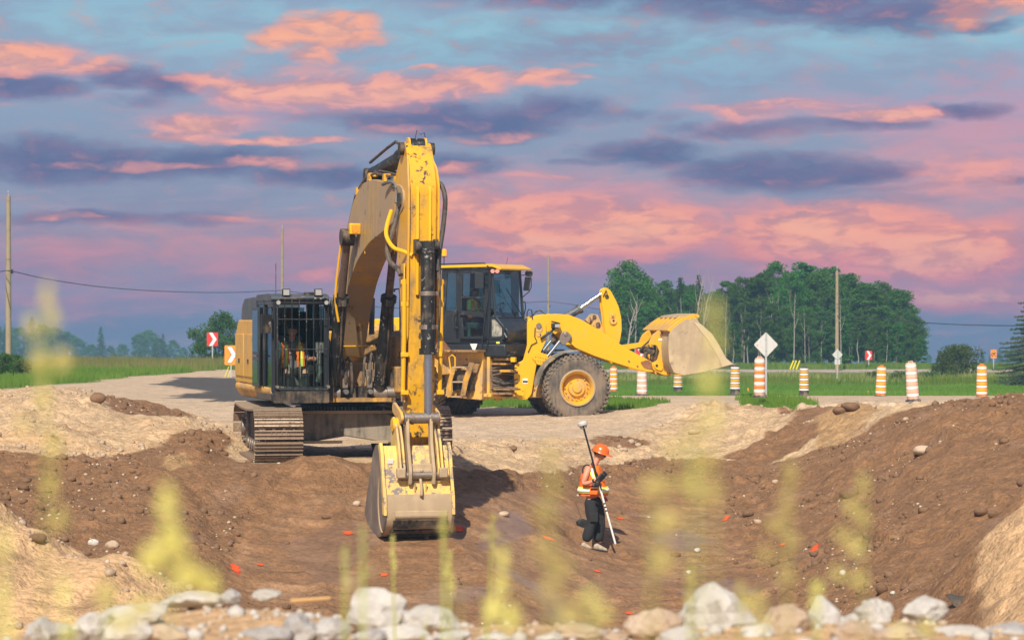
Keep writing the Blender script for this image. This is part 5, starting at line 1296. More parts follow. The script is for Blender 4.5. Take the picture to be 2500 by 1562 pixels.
w = MB(); w.lathe([(.068, 0), (.07, .08), (.062, .17), (.0, .18)], 20, lambda x, y, z: RF(bx0 + x, zz + .02 + z, -.2 + y)); w.build('beacon', M_amber, bst)
w = MB(); w.cyl(RF(xf - .1, zt + .1, .3), RF(xf - .05, zt + .28, .3), .005, n=5); w.build('antenna', M_black, cabl)
# mirrors
def rtube(m_, uvs, s_, r_): m_.tube([RF(*RP(u, v, s_), s_) for u, v in uvs], r_, 6)
w = MB(); rtube(w, ((1192, 662), (1182, 662), (1178, 672)), -HW - .08, .014); rtube(w, ((1190, 690), (1180, 688)), -HW - .08, .012)
x, z = RP(1170, 685, -HW - .16); boxF(w, (x, z, -HW - .16), (.22, .10, .38), RF, _Rr, rot=(0, 0, .5)); w.build('mirror', M_slate, cabl, bevel=.04)
w = MB(); uvs = ((1272, 672), (1294, 672), (1297, 680), (1297, 700), (1292, 712), (1275, 726)); rtube(w, uvs, HW * .4, .014)
x, z = RP(1289, 693, HW * .4); boxF(w, (x, z, HW * .4 - .05), (.07, .20, .34), RF, _Rr, rot=(0, .15, 0)); w.build('mirror', M_slate, cabl, bevel=.02)
w = MB(); rtube(w, ((1272, 735), (1282, 737), (1283, 752), (1277, 780)), HW * .3, .016); w.build('grab_rail', M_slate, cabl)
w = MB(); rtube(w, ((1116, 762), (1108, 764), (1106, 780), (1108, 798), (1118, 800)), -HW - .07, .016); w.build('grab_rail', M_slate, cabl)
w = MB(); rtube(w, ((1193, 706), (1190, 735), (1183, 780), (1176, 850)), -HW - .06, .014); rtube(w, ((1196, 780), (1190, 840), (1186, 856), (1174, 856)), -HW - .05, .012); w.build('grab_rail', M_slate, cabl)
w = MB(); rtube(w, ((1219, 682), (1221, 772)), -.35, .008); w.tube([RF(xw + .12, zt - .5, -.2), RF(xw + .16, zm + .5, .0), RF(xw + .2, zm, .55)], .012, 6); w.build('wiper', M_black, cabl)
# cab interior
w = MB(); rb(w, xb + .25, xb + .75, -.28, .28, zb + .3, zb + .5); rb(w, xb + .22, xb + .36, -.26, .26, zb + .5, zb + 1.15); w.build('seat', mat('pale_seat', (.30, .29, .27), .9), cabl, bevel=.05)
w = MB(); sc_ = Vector((xf - .12, zb + .86, 0))
w.tube([RF(sc_[0] + math.cos(a) * .07, sc_[1] + math.cos(a) * .13, math.sin(a) * .19) for a in np.linspace(0, 2 * math.pi, 20)], .016, 6, cap=False); w.cyl(RF(sc_[0], sc_[1], 0), RF(sc_[0] + .15, zb + .2, 0), .035, n=8); w.build('steering_wheel', M_black, cabl)
w = MB(); rb(w, xb + .03, xb + .08, -HW + .08, HW - .08, zb + .1, zb + .75); rb(w, xb + .1, xb + .8, .42, .6, zb + .1, zb + .6); w.build('interior_trim', M_dark, cabl)
w = MB(); w.cyl(RF(xb + .68, zb + .14, -.55), RF(xb + .68, zb + .34, -.55), .04, n=12); w.cyl(RF(xb + .68, zb + .34, -.55), RF(xb + .68, zb + .42, -.55), .018, n=10); w.build('bottle', mat('green_bottle', (.25, .45, .38), .2), cabl)
w = MB(); pts = [RP(1148, 839), RP(1166, 839), RP(1160, 855), RP(1155, 855)]
w.prism(pts, -HW - .03, -HW - .02, RF); w.build('triangle_sign', M_wpaint, ldr)
w = MB(); x, z = RP(1215, 832); boxF(w, (x + .0, zb + .0, -HW - .002), (.09, .012, .045), RF, _Rr); w.build('yellow_sticker', M_limeband, cabl)
# deck, steps, fuel tank
w = MB(); rb(w, xb - .35, xf + .45, -HW, HW, zb - .34, zb - .03); w.build('cab_base', M_slate, ldr, bevel=.04)
zd = RP(1120, 859, -1.1)[1]
w = MB(); rb(w, xb + .0, xf - .1, -1.22, -.70, zd, zd + .05); w.build('deck_plate', M_yel_m, ldr)
w = MB(); w.prism([(xb - .15, zd + .40), (xb - .05, zd + .40), (xb + .28, zd + .05), (xb + .1, zd + .05)], -1.24, -.70, RF); w.build('deck_ramp', MATS['rust'], ldr)
w = MB(); w.prism(rounded([(xb - .1, .62), (xb + 1.18, .52), (xb + 1.22, zd), (xb + .0, zd), ], .04), -.82, -.46, RF); tank = w.build('fuel_tank', M_yel_d, ldr, bevel=.02)
st = [RP(u, v, -1.1) for u, v in ((1098, 970), (1100, 975), (1136, 972), (1142, 945), (1160, 888), (1152, 885), (1128, 945), (1104, 968))]
for s_ in (-1.20, -.92):
    w = MB(); w.prism([RP(u, v, -1.1) for u, v in ((1128, 968), (1140, 966), (1148, 930), (1163, 886), (1150, 884), (1136, 925))], s_, s_ + .025, RF); w.build('step_side', M_yel_m, ldr)
    w = MB(); w.prism([RP(u, v, -1.1) for u, v in ((1097, 970), (1106, 968), (1108, 930), (1118, 898), (1108, 898), (1098, 930))], s_, s_ + .025, RF); w.build('step_side', M_yel_m, ldr)
for u, v in ((1124, 896), (1120, 932), (1116, 968)):
    x, z = RP(u, v, -1.1); w = MB(); boxF(w, (x, z, -1.05), (.36, .28, .03), RF, _Rr); w.build('step', M_tanst, ldr)
w = MB(); rtube(w, ((1100, 900), (1096, 872), (1104, 866), (1111, 872), (1111, 900)), -1.16, .018); w.build('step_rail', M_yel_c, ldr)
w = MB(); rb(w, xb + .45, xb + 1.0, -1.0, -.5, .75, 1.25); w.build('battery_box', M_blackm, ldr, bevel=.02)
w = MB(); rb(w, xf - .10, xf - .02, -.72, .72, .62, zd); rb(w, xf - .35, xf + .02, -.72, .72, .60, .68); w.build('frame_plate', M_yel_d, ldr, bevel=.01)
# articulation joint with its hoses
w = MB(); w.cyl((0, 0, .50), (0, 0, 1.55), .10, n=14)
for z in (.58, .72, 1.38, 1.50): w.box((0, 0, z), (.8, .55, .05), rot=(0, 0, -.1))
w.build('hitch', M_yel_d, ldr, bevel=.01)
rj = random.Random(5)
for k in range(12):
    z0 = .80 + k * .055; s_ = -.62 + .03 * (k % 4); w = MB()
    a = Vector(RF(xf - .04, z0, s_)); b_ = Vector(FF(-1.36, z0 + rj.uniform(-.06, .06), s_ + .05)); mid = (a + b_) / 2 + Vector((0, rj.uniform(-.12, .05), rj.uniform(-.10, .05)))
    w.tube(catmull([a, a.lerp(mid, .6) + Vector((0, -.04, .02)), mid, b_], 4), rj.choice((.018, .025, .03)), 7); w.build('hose', M_rubber if k % 3 else mat('brown_hose', (.13, .08, .055), .7, dirt=DUST, dirt_amt=.4), ldr)
w = MB(); w.cyl(RF(xf, .72, -.40), FF(-1.2, .78, -.42), .065, n=14); o = w.build('steering_cylinder', M_steel, ldr)
w = MB(); a, b_ = RP(1190, 872, -.6), RP(1256, 868, -.6); w.cyl(RF(*a, -.6), RF(b_[0] - .1, b_[1], -.6), .05, n=10); w.cyl(RF(a[0] + .2, a[1] + .10, -.5), RF(b_[0], a[1] + .12, -.5), .035, n=10); w.build('pipe', M_blackm, ldr)
for u, v, du, dv in ((1230, 876, 40, 5), (1222, 888, 46, 4), (1240, 905, 30, 6), (1238, 950, 60, 4), (1224, 960, 70, 5)):
    w = MB(); x, z = RP(u, v, -.5); boxF(w, (x, z, -.5), (du / 100, .3, dv / 99), RF, _Rr); w.build('bracket', M_yel_m, ldr)
w = MB(); boxF(w, (RP(1248, 878)[0], RP(1248, 878)[1], -.66), (.12, .1, .12), RF, _Rr); w.build('filter_cap', M_yel_c, ldr, bevel=.01)
w = MB(); boxF(w, (-.95, 1.0, 0), (.7, .8, .5), FF, _F); rb(w, -.6, -.1, -.5, .5, .7, 1.35); w.build('belly', M_blackm, ldr)
# ------------------------------------------------------------------ trees
def leaf_mat(name, c1, c2, trans=.35, tc_=(.25, .38, .03)):
    m_ = bpy.data.materials.new(name); m_.use_nodes = True
    t = m_.node_tree; t.nodes.clear(); N = NT(t)
    oi = t.nodes.new('ShaderNodeObjectInfo')
    at = t.nodes.new('ShaderNodeAttribute'); at.attribute_name = 'leafvar'
    c = N.mix(at.outputs['Fac'], tuple(c1) + (1,), tuple(c2) + (1,))
    hsv = t.nodes.new('ShaderNodeHueSaturation'); t.links.new(c, hsv.inputs['Color'])
    t.links.new(N.m('MULTIPLY_ADD', oi.outputs['Random'], .05, .475), hsv.inputs['Hue'])
    t.links.new(N.m('MULTIPLY_ADD', oi.outputs['Random'], .5, .75), hsv.inputs['Value'])
    d = N.node('ShaderNodeBsdfDiffuse', {0: hsv.outputs[0]})
    tr = N.node('ShaderNodeBsdfTranslucent', {0: N.mix(.5, hsv.outputs[0], tuple(tc_) + (1,))})
    mx = N.node('ShaderNodeMixShader', {0: trans, 1: d, 2: tr})
    o = t.nodes.new('ShaderNodeOutputMaterial'); t.links.new(mx, o.inputs[0])
    return m_
M_leafA = leaf_mat('broad_leaves', (.040, .115, .022), (.095, .215, .040))
M_leafB = leaf_mat('pine_needles', (.022, .065, .022), (.050, .115, .036), .15)
M_leafC = leaf_mat('willow_leaves', (.055, .095, .022), (.12, .18, .045))
M_leafD = leaf_mat('bush_leaves', (.035, .09, .018), (.09, .20, .03))
M_bark = mat('grey_bark', (.16, .13, .10), .9, var=.3, dirt_scale=6, bump=.4)
M_birch = mat('birch_bark', (.36, .33, .29), .8, dirt=(.12, .10, .09), dirt_amt=.35, dirt_scale=9, bump=.2)

def leaves_mesh(name, C, S_, mt, seed, var=None, aspect=.6, up=.35):
    """C centres, S_ sizes: each leaf spray one bent quad (two triangles)"""
    r_ = np.random.default_rng(seed); n = len(C)
    d = r_.normal(size=(n, 3)); d[:, 2] = d[:, 2] * .7 + up * 0; d /= np.linalg.norm(d, axis=1)[:, None]
    e = r_.normal(size=(n, 3)); e -= (e * d).sum(1)[:, None] * d; e /= np.linalg.norm(e, axis=1)[:, None]
    a = d * S_[:, None] * .5; b_ = e * S_[:, None] * aspect * .5
    V = np.stack([C - a, C + b_ * 1, C + a, C - b_], 1).reshape(-1, 3)
    F = np.arange(n * 4).reshape(n, 4)
    me_ = bpy.data.meshes.new(name)
    me_.vertices.add(len(V)); me_.vertices.foreach_set('co', V.astype(np.float32).ravel())
    me_.loops.add(F.size); me_.loops.foreach_set('vertex_index', F.ravel().astype(np.int32))
    me_.polygons.add(n); me_.polygons.foreach_set('loop_start', np.arange(0, F.size, 4, dtype=np.int32)); me_.polygons.foreach_set('loop_total', np.full(n, 4, np.int32))
    me_.update(calc_edges=True)
    v = (var if var is not None else r_.random(n)); v = np.clip(v * .6 + r_.random(n) * .4, 0, 1)
    at = me_.attributes.new('leafvar', 'FLOAT', 'POINT'); at.data.foreach_set('value', np.repeat(v, 4).astype(np.float32))
    me_.materials.append(mt)
    return me_
def branches(mb, seed, H, spread, n=9, r0=.12, start=.25, lean=0.0, tipz=.95):
    r_ = random.Random(seed)
    pts = [Vector((lean * H * (k / 6) ** 1.4 + r_.uniform(-.02, .02) * H * (k > 0), r_.uniform(-.02, .02) * H * (k > 0), H * tipz * k / 6)) for k in range(7)]
    mb.tube(pts, [r0 * (1 - .85 * k / 6) for k in range(7)], 7)
    tips = []
    for k in range(n):
        f = start + (1 - start) * (k + .5) / n * .9; base = pts[int(f * 6)].lerp(pts[min(6, int(f * 6) + 1)], f * 6 % 1)
        a = r_.uniform(0, 2 * math.pi); L = spread * (1.15 - f) * r_.uniform(.7, 1.1)
        e = base + Vector((math.cos(a) * L, math.sin(a) * L, L * r_.uniform(.35, 1.0)))
        m_ = base.lerp(e, .5) + Vector((0, 0, -.05 * L))
        mb.tube([base, m_, e], [r0 * .4 * (1 - f * .5), r0 * .25, r0 * .07], 5); tips.append(e)
    return tips
def tree_proto(kind, seed):
    """returns (crown mesh, trunk mesh) of a tree ten metres tall"""
    r_ = np.random.default_rng(seed); mb = MB(); H = 10.0
    if kind in ('broad', 'slim', 'birch'):
        sp = {'broad': 2.9, 'slim': 1.9, 'birch': 1.6}[kind]
        tips = branches(mb, seed, H, sp * 1.2, n=12 if kind != 'birch' else 9, r0=.16 if kind == 'broad' else .10, start=.3 if kind != 'birch' else .45, lean=r_.uniform(-.03, .03))
        lo = {'broad': .07, 'slim': .12, 'birch': .42}[kind]
        nc = {'broad': 95, 'slim': 70, 'birch': 34}[kind]; Cs = []; Va = []
        for _ in range(nc):
            f = r_.random() ** .8; z = H * (lo + (1.0 - lo) * f); t_ = (f - .42) / .58 if f > .42 else (.42 - f) / .75
            rad = sp * math.sqrt(max(.05, 1 - t_ * t_)) * r_.uniform(.55, 1.08); a = r_.uniform(0, 2 * math.pi)
            c = np.array((math.cos(a) * rad * .85, math.sin(a) * rad * .85, z)); cr = r_.uniform(.45, .95) * (sp / 2.4)
            k = int(r_.uniform(90, 150)); q = r_.normal(size=(k, 3)); q /= np.linalg.norm(q, axis=1)[:, None]; q *= (cr * r_.random(k) ** .45)[:, None]; q[:, 2] *= .62
            Cs.append(c + q); Va.append(np.full(k, r_.random()))
        C = np.concatenate(Cs); V = np.concatenate(Va)
        me_ = leaves_mesh('crown', C, r_.uniform(.16, .34, len(C)), M_leafA, seed, V)
    elif kind == 'conifer':
        mb.tube([(0, 0, 0), (0, 0, 5), (0, 0, 9.9)], [.14, .09, .015], 7)
        Cs = []; Va = []
        nl = 30
        for i in range(nl):
            z = 1.0 + 8.8 * (i / nl) ** .92; R0 = 1.95 * (1 - i / nl) ** .85 + .12
            nb = max(4, int(9 * (1 - i / nl)) + 3)
            for j in range(nb):
                a = r_.uniform(0, 2 * math.pi); L = R0 * r_.uniform(.65, 1.12); k = int(12 + 34 * L); s_ = r_.random(k) ** .7
                x = s_ * L; c = np.stack([np.cos(a) * x - np.sin(a) * r_.normal(0, .14, k) * (.4 + s_), np.sin(a) * x + np.cos(a) * r_.normal(0, .14, k) * (.4 + s_), z - .28 * x + .10 * x * x + r_.normal(0, .06, k)], 1)
                Cs.append(c); Va.append(np.full(k, r_.random()) * .6 + s_ * .4)
                if L > .6: mb.tube([(0, 0, z), (math.cos(a) * L * .8, math.sin(a) * L * .8, z - .2 * L)], [.03, .008], 3)
        C = np.concatenate(Cs); V = np.concatenate(Va)
        me_ = leaves_mesh('crown', C, r_.uniform(.12, .26, len(C)), M_leafB, seed, V, aspect=.5)
    return me_, mb.mesh('trunk', M_birch if kind == 'birch' else M_bark)
PROTO = {k: [tree_proto(k, 100 + 13 * i + j) for j in range(n)] for i, (k, n) in enumerate((('broad', 4), ('slim', 3), ('birch', 3), ('conifer', 3)))}
rt = random.Random(42)
def place_tree(kind, v, X, Y, hgt, label, group=None, w=1.0, name=None, base_z=None):
    z = G(X, Y) if base_z is None else base_z
    o = empty(name or {'broad': 'broadleaf_tree', 'slim': 'poplar_tree', 'birch': 'birch_tree', 'conifer': 'spruce_tree'}[kind], (X, Y, z - .1), rt.uniform(0, 6.28), label, 'tree', group)
    cm, tm = PROTO[kind][v % len(PROTO[kind])]; s_ = hgt / 10.0
    c = bpy.data.objects.new('crown', cm); link(c, o); c.scale = (s_ * w, s_ * w, s_)
    t_ = bpy.data.objects.new('trunk', tm); link(t_, o); t_.scale = (s_, s_, s_)
    return o
def XY(ud, Y): return (ud * 1.0331 - 1250) * Y / FOC
def top_to_h(yd, Y, X): return CAMZ - (yd * 1.0331 - 781) * Y / FOC - G(X, Y) + .1

GW = 'trees of the wood beyond the road'
# the wood: (x of the view, y of its top, distance, kind, label)
front = [
 (1486,625,222,'broad',0,1.0,'tall airy broadleaf tree at the left end of the wood, its crown above its neighbours'),
 (1462,668,236,'slim',1,.9,'low leafy tree on the far left fringe of the wood beyond the loader lever'),
 (1535,690,230,'broad',1,.85,'bright green broadleaf tree right of the tall left-end tree of the wood'),
 (1608,648,226,'conifer',0,.95,'dark pointed spruce in the left part of the wood above the raised loader arm'),
 (1572,668,232,'slim',0,1.1,'leafy tree between the tall left-end tree and the pointed spruce of the wood'),
 (1652,642,224,'conifer',1,.8,'dark spruce standing over two pale leaning birch stems in the wood'),
 (1632,690,219,'birch',0,1.0,'pale-stemmed birch right behind the top of the raised loader bucket'),
 (1690,692,225,'slim',2,1.0,'thin-crowned tree in the lower gap of the wood right of the loader bucket top'),
 (1722,668,230,'birch',1,1.2,'sparse tree with pale stem in the wood right of the raised bucket'),
 (1756,660,228,'broad',2,.8,'rounded green tree left of the middle of the wood, left of the white diamond sign'),
 (1795,650,224,'slim',1,1.2,'leafy tree above and left of the white diamond sign'),
 (1836,624,226,'broad',3,.7,'tall tufted tree of the wood standing straight above the white diamond sign'),
 (1868,652,222,'broad',0,.85,'broadleaf tree right of the tufted tree above the diamond sign'),
 (1898,626,228,'slim',0,1.3,'highest twin-tufted tree in the middle of the wood'),
 (1935,650,223,'broad',1,.9,'full green tree left of the tall wooden pole in front of the wood'),
 (1962,636,231,'broad',2,.9,'dense dark green tree directly behind the tall wooden pole'),
 (2004,652,226,'broad',3,.9,'dense rounded tree just right of the tall wooden pole'),
 (2044,672,222,'slim',2,1.4,'leafy tree above the red and white chevron sign at the wood'),
 (2084,672,228,'broad',0,.85,'darker rounded tree right of the chevron sign in the wood'),
 (2128,690,224,'broad',1,1.0,'big rounded tree in the right shoulder of the wood'),
 (2160,745,219,'broad',2,1.0,'last broad tree at the right end of the wood, foliage down to the grass'),
 (2178,800,216,'slim',1,1.3,'small bushy tree at the foot of the right end of the wood'),
]
front += [(1598,690,238,'broad',1,.9,'leafy tree filling the wood just left of the dark pointed spruce'),
 (1630,678,239,'broad',3,.9,'leafy tree filling the wood between the two spruces above the loader bucket'),
 (1672,700,236,'broad',0,.9,'leafy tree filling the wood right behind the raised bucket top'),
 (1706,700,238,'broad',2,.9,'leafy tree filling the low stretch of the wood right of the bucket'),
 (1738,690,237,'broad',3,.9,'leafy tree filling the wood left of the diamond sign, behind the blurred stalk'),
 (1512,672,240,'broad',2,.9,'leafy tree behind the tall left-end tree of the wood')]
for u, v, Y, k, i, w_, lb in front:
    X = XY(u, Y); place_tree(k, i, X, Y, top_to_h(v, Y, X), lb, GW, w_)
_O1 = 'first second third fourth fifth sixth seventh eighth ninth tenth eleventh twelfth thirteenth fourteenth fifteenth sixteenth seventeenth eighteenth nineteenth twentieth'.split()
ORDS = _O1 + ['twenty-' + w_ for w_ in _O1[:9]]
KN = {'broad': 'rounded leafy', 'slim': 'slender leafy', 'birch': 'thin-crowned pale-stemmed', 'conifer': 'pointed dark'}
for row, (Y0, n, dz) in enumerate(((218, 24, 70), (240, 21, 10), (250, 17, 18))):
    for j in range(n):
        u = 1462 + (2165 - 1462) * (j + .5 + rt.uniform(-.3, .3)) / n
        v = np.interp(u, [1450, 1500, 1560, 1610, 1700, 1760, 1840, 1900, 1960, 2050, 2120, 2165, 2190], [690, 640, 690, 665, 705, 680, 650, 645, 650, 680, 700, 750, 800]) + dz + rt.uniform(-10, 14)
        Y = Y0 + rt.uniform(-2, 2); X = XY(u, Y)
        k = rt.choice(('birch', 'birch', 'slim')) if (row == 0 and u < 1780) else rt.choice(('broad', 'broad', 'slim', 'slim', 'birch'))
        place_tree(k, rt.randrange(4), X, Y, top_to_h(v, Y, X), {0: f'low {KN[k]} tree, {ORDS[j]} from left along the front edge of the wood', 1: f'{KN[k]} tree behind the front row of the wood, {ORDS[j]} from left', 2: 'rearmost tree of the wood seen only between the crowns'}[row],
                   {0: 'understorey trees along the front of the wood', 1: 'inner trees of the wood', 2: 'rear trees of the wood'}[row], rt.uniform(.8, 1.2))
# bare pale stems that show against the shaded inside of the wood
stems = [(1476,720,862,.14,'leaning right'),(1500,700,862,.11,'forked'),(1530,760,866,.07,''),(1556,745,866,.06,''),(1578,770,866,.05,''),(1612,700,780,.07,''),(1636,652,760,.12,'leaning right'),(1648,655,765,.10,'leaning'),
         (1590,735,862,.08,'forked'),(1714,700,850,.05,''),(1758,720,866,.06,''),(1820,700,862,.08,'forked'),(1842,690,850,.05,''),(1876,690,868,.08,''),(1903,730,868,.05,''),(1940,760,868,.06,''),(1988,700,868,.07,''),(2012,760,868,.05,''),(2066,740,868,.05,''),(1796,730,866,.05,''),(1665,720,850,.05,'')]
side = ['far left', 'left', 'left of middle', 'middle', 'right of middle', 'right']
WH = lambda u: 'beyond the raised loader lever' if u < 1520 else 'behind the loader bucket' if u < 1700 else 'right of the loader bucket' if u < 1800 else 'behind the white diamond sign' if u < 1850 else 'near the yellow wire guards' if u < 1960 else 'beside the wooden pole'
ORD = ['first', 'second', 'third', 'fourth', 'fifth', 'sixth', 'seventh', 'eighth', 'ninth', 'tenth', 'eleventh', 'twelfth']; cnt = {}
for k, (u, v0, v1, r_, d) in enumerate(sorted(stems)):
    Y = 216.5 + (k % 3) * 1.2; X = XY(u, Y); zb_ = G(X, Y); zt_ = CAMZ - (v0 * 1.0331 - 781) * Y / FOC; h_ = zt_ - zb_; r_ *= .62
    dx = {'leaning right': .9, 'leaning': 1.3, 'forked': .2, '': .1}[d] * rt.choice((1, 1, -1) if not d else (1,))
    w = MB(); w.tube([(0, 0, -.1), (dx * .3, 0, h_ * .35), (dx * .55, .1, h_ * .7), (dx, 0, h_)], [r_, r_ * .8, r_ * .55, r_ * .2], 6)
    for q in range(4 if d else 2):
        f = .5 + q * .12; s_ = (-1) ** q; w.tube([(dx * f, 0, h_ * f), (dx * f + s_ * .25, .1, h_ * (f + .12)), (dx * f + s_ * (.6 if d == 'forked' else .35), .1, h_ * (f + .27))], [r_ * .4, r_ * .25, r_ * .05], 4)
    wh = WH(u); cnt[wh] = cnt.get(wh, -1) + 1
    o = empty('birch_tree', (X, Y, zb_), 0, f"{(d or 'straight')} bare pale birch, {ORD[cnt[wh]]} from left {wh}", 'tree', 'bare pale birches at the edge of the wood')
    w.build('trunk', M_birch, o)
# separate trees and bushes
def bush(name, X, Y, w_, h_, lab, mt, n=6000, seed=1, leaf=(.10, .2), stems_=7, cat='bush', group=None, base=0.0, lumps=38):
    r_ = np.random.default_rng(seed); Cs = []; Va = []
    for _ in range(lumps):
        a = r_.uniform(0, 2 * math.pi); f = r_.random() ** .6; z = r_.uniform(.16, .95); rr = math.sqrt(max(0.02, 1 - abs((z - .42) / .58) ** 2.2)) * f
        c = np.array((math.cos(a) * rr * w_ * .46, math.sin(a) * rr * w_ * .46, base + z * h_ * .92)); k = n // lumps
        q = r_.normal(size=(k, 3)); q /= np.linalg.norm(q, axis=1)[:, None]; q *= (r_.uniform(.10, .2) * w_ * r_.random(k) ** .5)[:, None]; q[:, 2] *= .8
        c = c + q; c[:, 2] = np.clip(c[:, 2], .02, h_); Cs.append(c); Va.append(np.full(k, r_.random()))
    C = np.concatenate(Cs)
    me_ = leaves_mesh('crown', C, r_.uniform(leaf[0], leaf[1], len(C)), mt, seed, np.concatenate(Va))
    o = empty(name, (X, Y, G(X, Y) - .05), 0, lab, cat, group)
    c = bpy.data.objects.new('foliage', me_); link(c, o)
    w = MB()
    for k in range(stems_):
        a = r_.uniform(0, 6.28); w.tube([(0, 0, -.05), (math.cos(a) * w_ * .15, math.sin(a) * w_ * .15, h_ * .4), (math.cos(a) * w_ * .34, math.sin(a) * w_ * .34, h_ * .8)], [.05 * w_ / 3, .035 * w_ / 3, .01], 5)
    w.build('stem', M_bark, o); return o
Y = 175; bush('willow_bush', XY(2268, Y), Y, 3.4, 2.35, 'round olive-green willow bush standing alone right of the wood', M_leafC, 9000, 3, (.08, .16), 12)
Y = 182; X = XY(520, Y); bush('broadleaf_tree', X, Y, 4.3, 4.6, 'dense round green tree behind the red chevron sign, left of the excavator', M_leafD, 12000, 5, (.09, .18), 5, 'tree')
Y = 118; bush('shrub', XY(20, Y), Y, 1.5, 1.05, 'bright green shrub at the foot of the left-hand pole, at the picture edge', M_leafD, 5200, 7, (.05, .12), 8, 'shrub')
Y = 116; bush('shrub', XY(52, Y), Y, 1.0, .85, 'darker shrub with bare twigs right of the left-hand pole foot', M_leafA, 2600, 8, (.05, .12), 14, 'shrub')
Y = 112; bush('shrub', XY(-8, Y), Y, .9, .8, 'leafy light green shrub cut by the left picture edge', M_leafD, 2600, 9, (.05, .12), 6, 'shrub')
Y = 106; bush('weed_clump', XY(1770, 82), 82, .55, .22, 'low leafy weed clump at the gravel edge below the diamond sign', M_leafD, 900, 10, (.03, .08), 4, 'weeds')
for k, (u, w_) in enumerate(((2125, 1.5), (2200, 1.2), (2250, .9), (2062, .8))):
    Y = 165 + k; bush('weed_clump', XY(u, Y), Y, w_ * 1.3, .75, ['pale leafy weeds in the field right of the second barrel from the right group', 'leafy weed patch in the field behind the tilted barrel', 'small weed tuft in the field right of the tilted barrel', 'yellow-green weeds left of the leaning barrel in the field'][k], M_leafC, 900, 20 + k, (.08, .16), 3, 'weeds')
# large spruce at the right edge
def big_spruce(X, Y, H, Rm, lab):
    r_ = np.random.default_rng(77); mb = MB(); mb.tube([(0, 0, 0), (0, 0, H * .5), (0, 0, H)], [.16, .09, .01], 8); Cs = []; Va = []
    nl = 24
    for i in range(nl):
        z = .25 + (H - .35) * (i / nl); R0 = Rm * (1 - i / nl) ** .8 + .1
        for j in range(max(5, int(11 * (1 - i / nl)) + 4)):
            a = r_.uniform(0, 6.283); L = R0 * r_.uniform(.7, 1.15); k = int(40 + 130 * L)
            s_ = r_.random(k) ** .75; x = s_ * L; wv = (.05 + .16 * s_ * (1 - s_) * 2.4) * L
            lat = r_.normal(0, 1, k) * wv * .55; dz = -.32 * x + .16 * x * x / max(L, .3) + r_.normal(0, .025, k) - abs(lat) * .25
            Cs.append(np.stack([np.cos(a) * x - np.sin(a) * lat, np.sin(a) * x + np.cos(a) * lat, z + dz], 1)); Va.append(np.full(k, r_.random()) * .5 + s_ * .5)
            mb.tube([(0, 0, z), (math.cos(a) * L * .5, math.sin(a) * L * .5, z - .12 * L), (math.cos(a) * L * .95, math.sin(a) * L * .95, z - .17 * L)], [.025, .015, .004], 4)
    C = np.concatenate(Cs)
    me_ = leaves_mesh('crown', C, r_.uniform(.05, .12, len(C)), mspr, 5, np.concatenate(Va), aspect=.35)
    o = empty('spruce_tree', (X, Y, G(X, Y) - .1), 0, lab, 'tree'); c = bpy.data.objects.new('crown', me_); link(c, o); mb.build('trunk', M_bark, o)
mspr = leaf_mat('blue_spruce_needles', (.030, .060, .034), (.095, .13, .070), .12)
Y = 150; X = XY(2440, Y); big_spruce(X, Y, top_to_h(668, Y, X), 2.35, 'large drooping spruce cut by the right picture edge')
# far woods fading in the haze: a belt of single trees
FGL, FGR = 'distant trees fading in the haze at left', 'distant trees fading in the haze at right'
farL = [(14,762,'conifer'),(30,770,'conifer'),(45,775,'broad'),(75,745,'conifer'),(100,770,'broad'),(130,775,'broad'),(160,785,'broad'),(185,800,'broad'),(238,768,'conifer'),(215,815,'broad'),(262,818,'broad'),(290,815,'broad'),(330,790,'broad'),(352,782,'broad'),(385,785,'conifer'),(375,800,'broad'),(408,805,'broad'),(432,822,'broad'),(455,822,'conifer'),(480,826,'broad'),(505,828,'broad'),(540,820,'broad'),(-10,772,'broad')]
for jj, (u, v, k) in enumerate(sorted(farL)):
    Y = 640 + rt.uniform(-20, 10) + (15 if v > 810 else 0); X = XY(u, Y)
    lab = {75: 'tall hazy conifer behind the blurred grass at far left', 238: 'single pointed conifer standing clear in the left haze', 385: 'pointed conifer right of the rounded hazy trees at left', 352: 'rounded hazy tree top, highest of the middle clump at left'}.get(u, f'bluish hazy {KN[k]} tree, {ORDS[jj]} from left in the distant left belt')
    place_tree(k, rt.randrange(4), X, Y, top_to_h(v, Y, X), lab, FGL, 1.3 if k != 'conifer' else 1.0)
for jj, (u, v, k) in enumerate([(600,828,'broad'),(650,830,'broad'),(2195,838,'broad'),(2215,842,'conifer'),(2240,846,'broad'),(2262,850,'broad'),(2300,846,'conifer'),(2322,828,'conifer'),(2340,836,'conifer'),(2362,820,'conifer'),(2385,830,'broad'),(2410,822,'conifer'),(2432,826,'broad')] + [(x, 838 + (x % 7) * 2, 'broad' if x % 3 else 'conifer') for x in range(1180, 1460, 26)]):
    Y = 655 + rt.uniform(-10, 10); X = XY(u, Y)
    place_tree(k, rt.randrange(4), X, Y, top_to_h(v, Y, X), f'faint hazy {KN[k]} tree, {ORDS[jj - 2]} from left in the belt by the willow bush' if u > 2000 else 'faint hazy tree of the distant belt seen behind the machines', FGR if u > 2000 else 'distant trees behind the machines', 1.3)

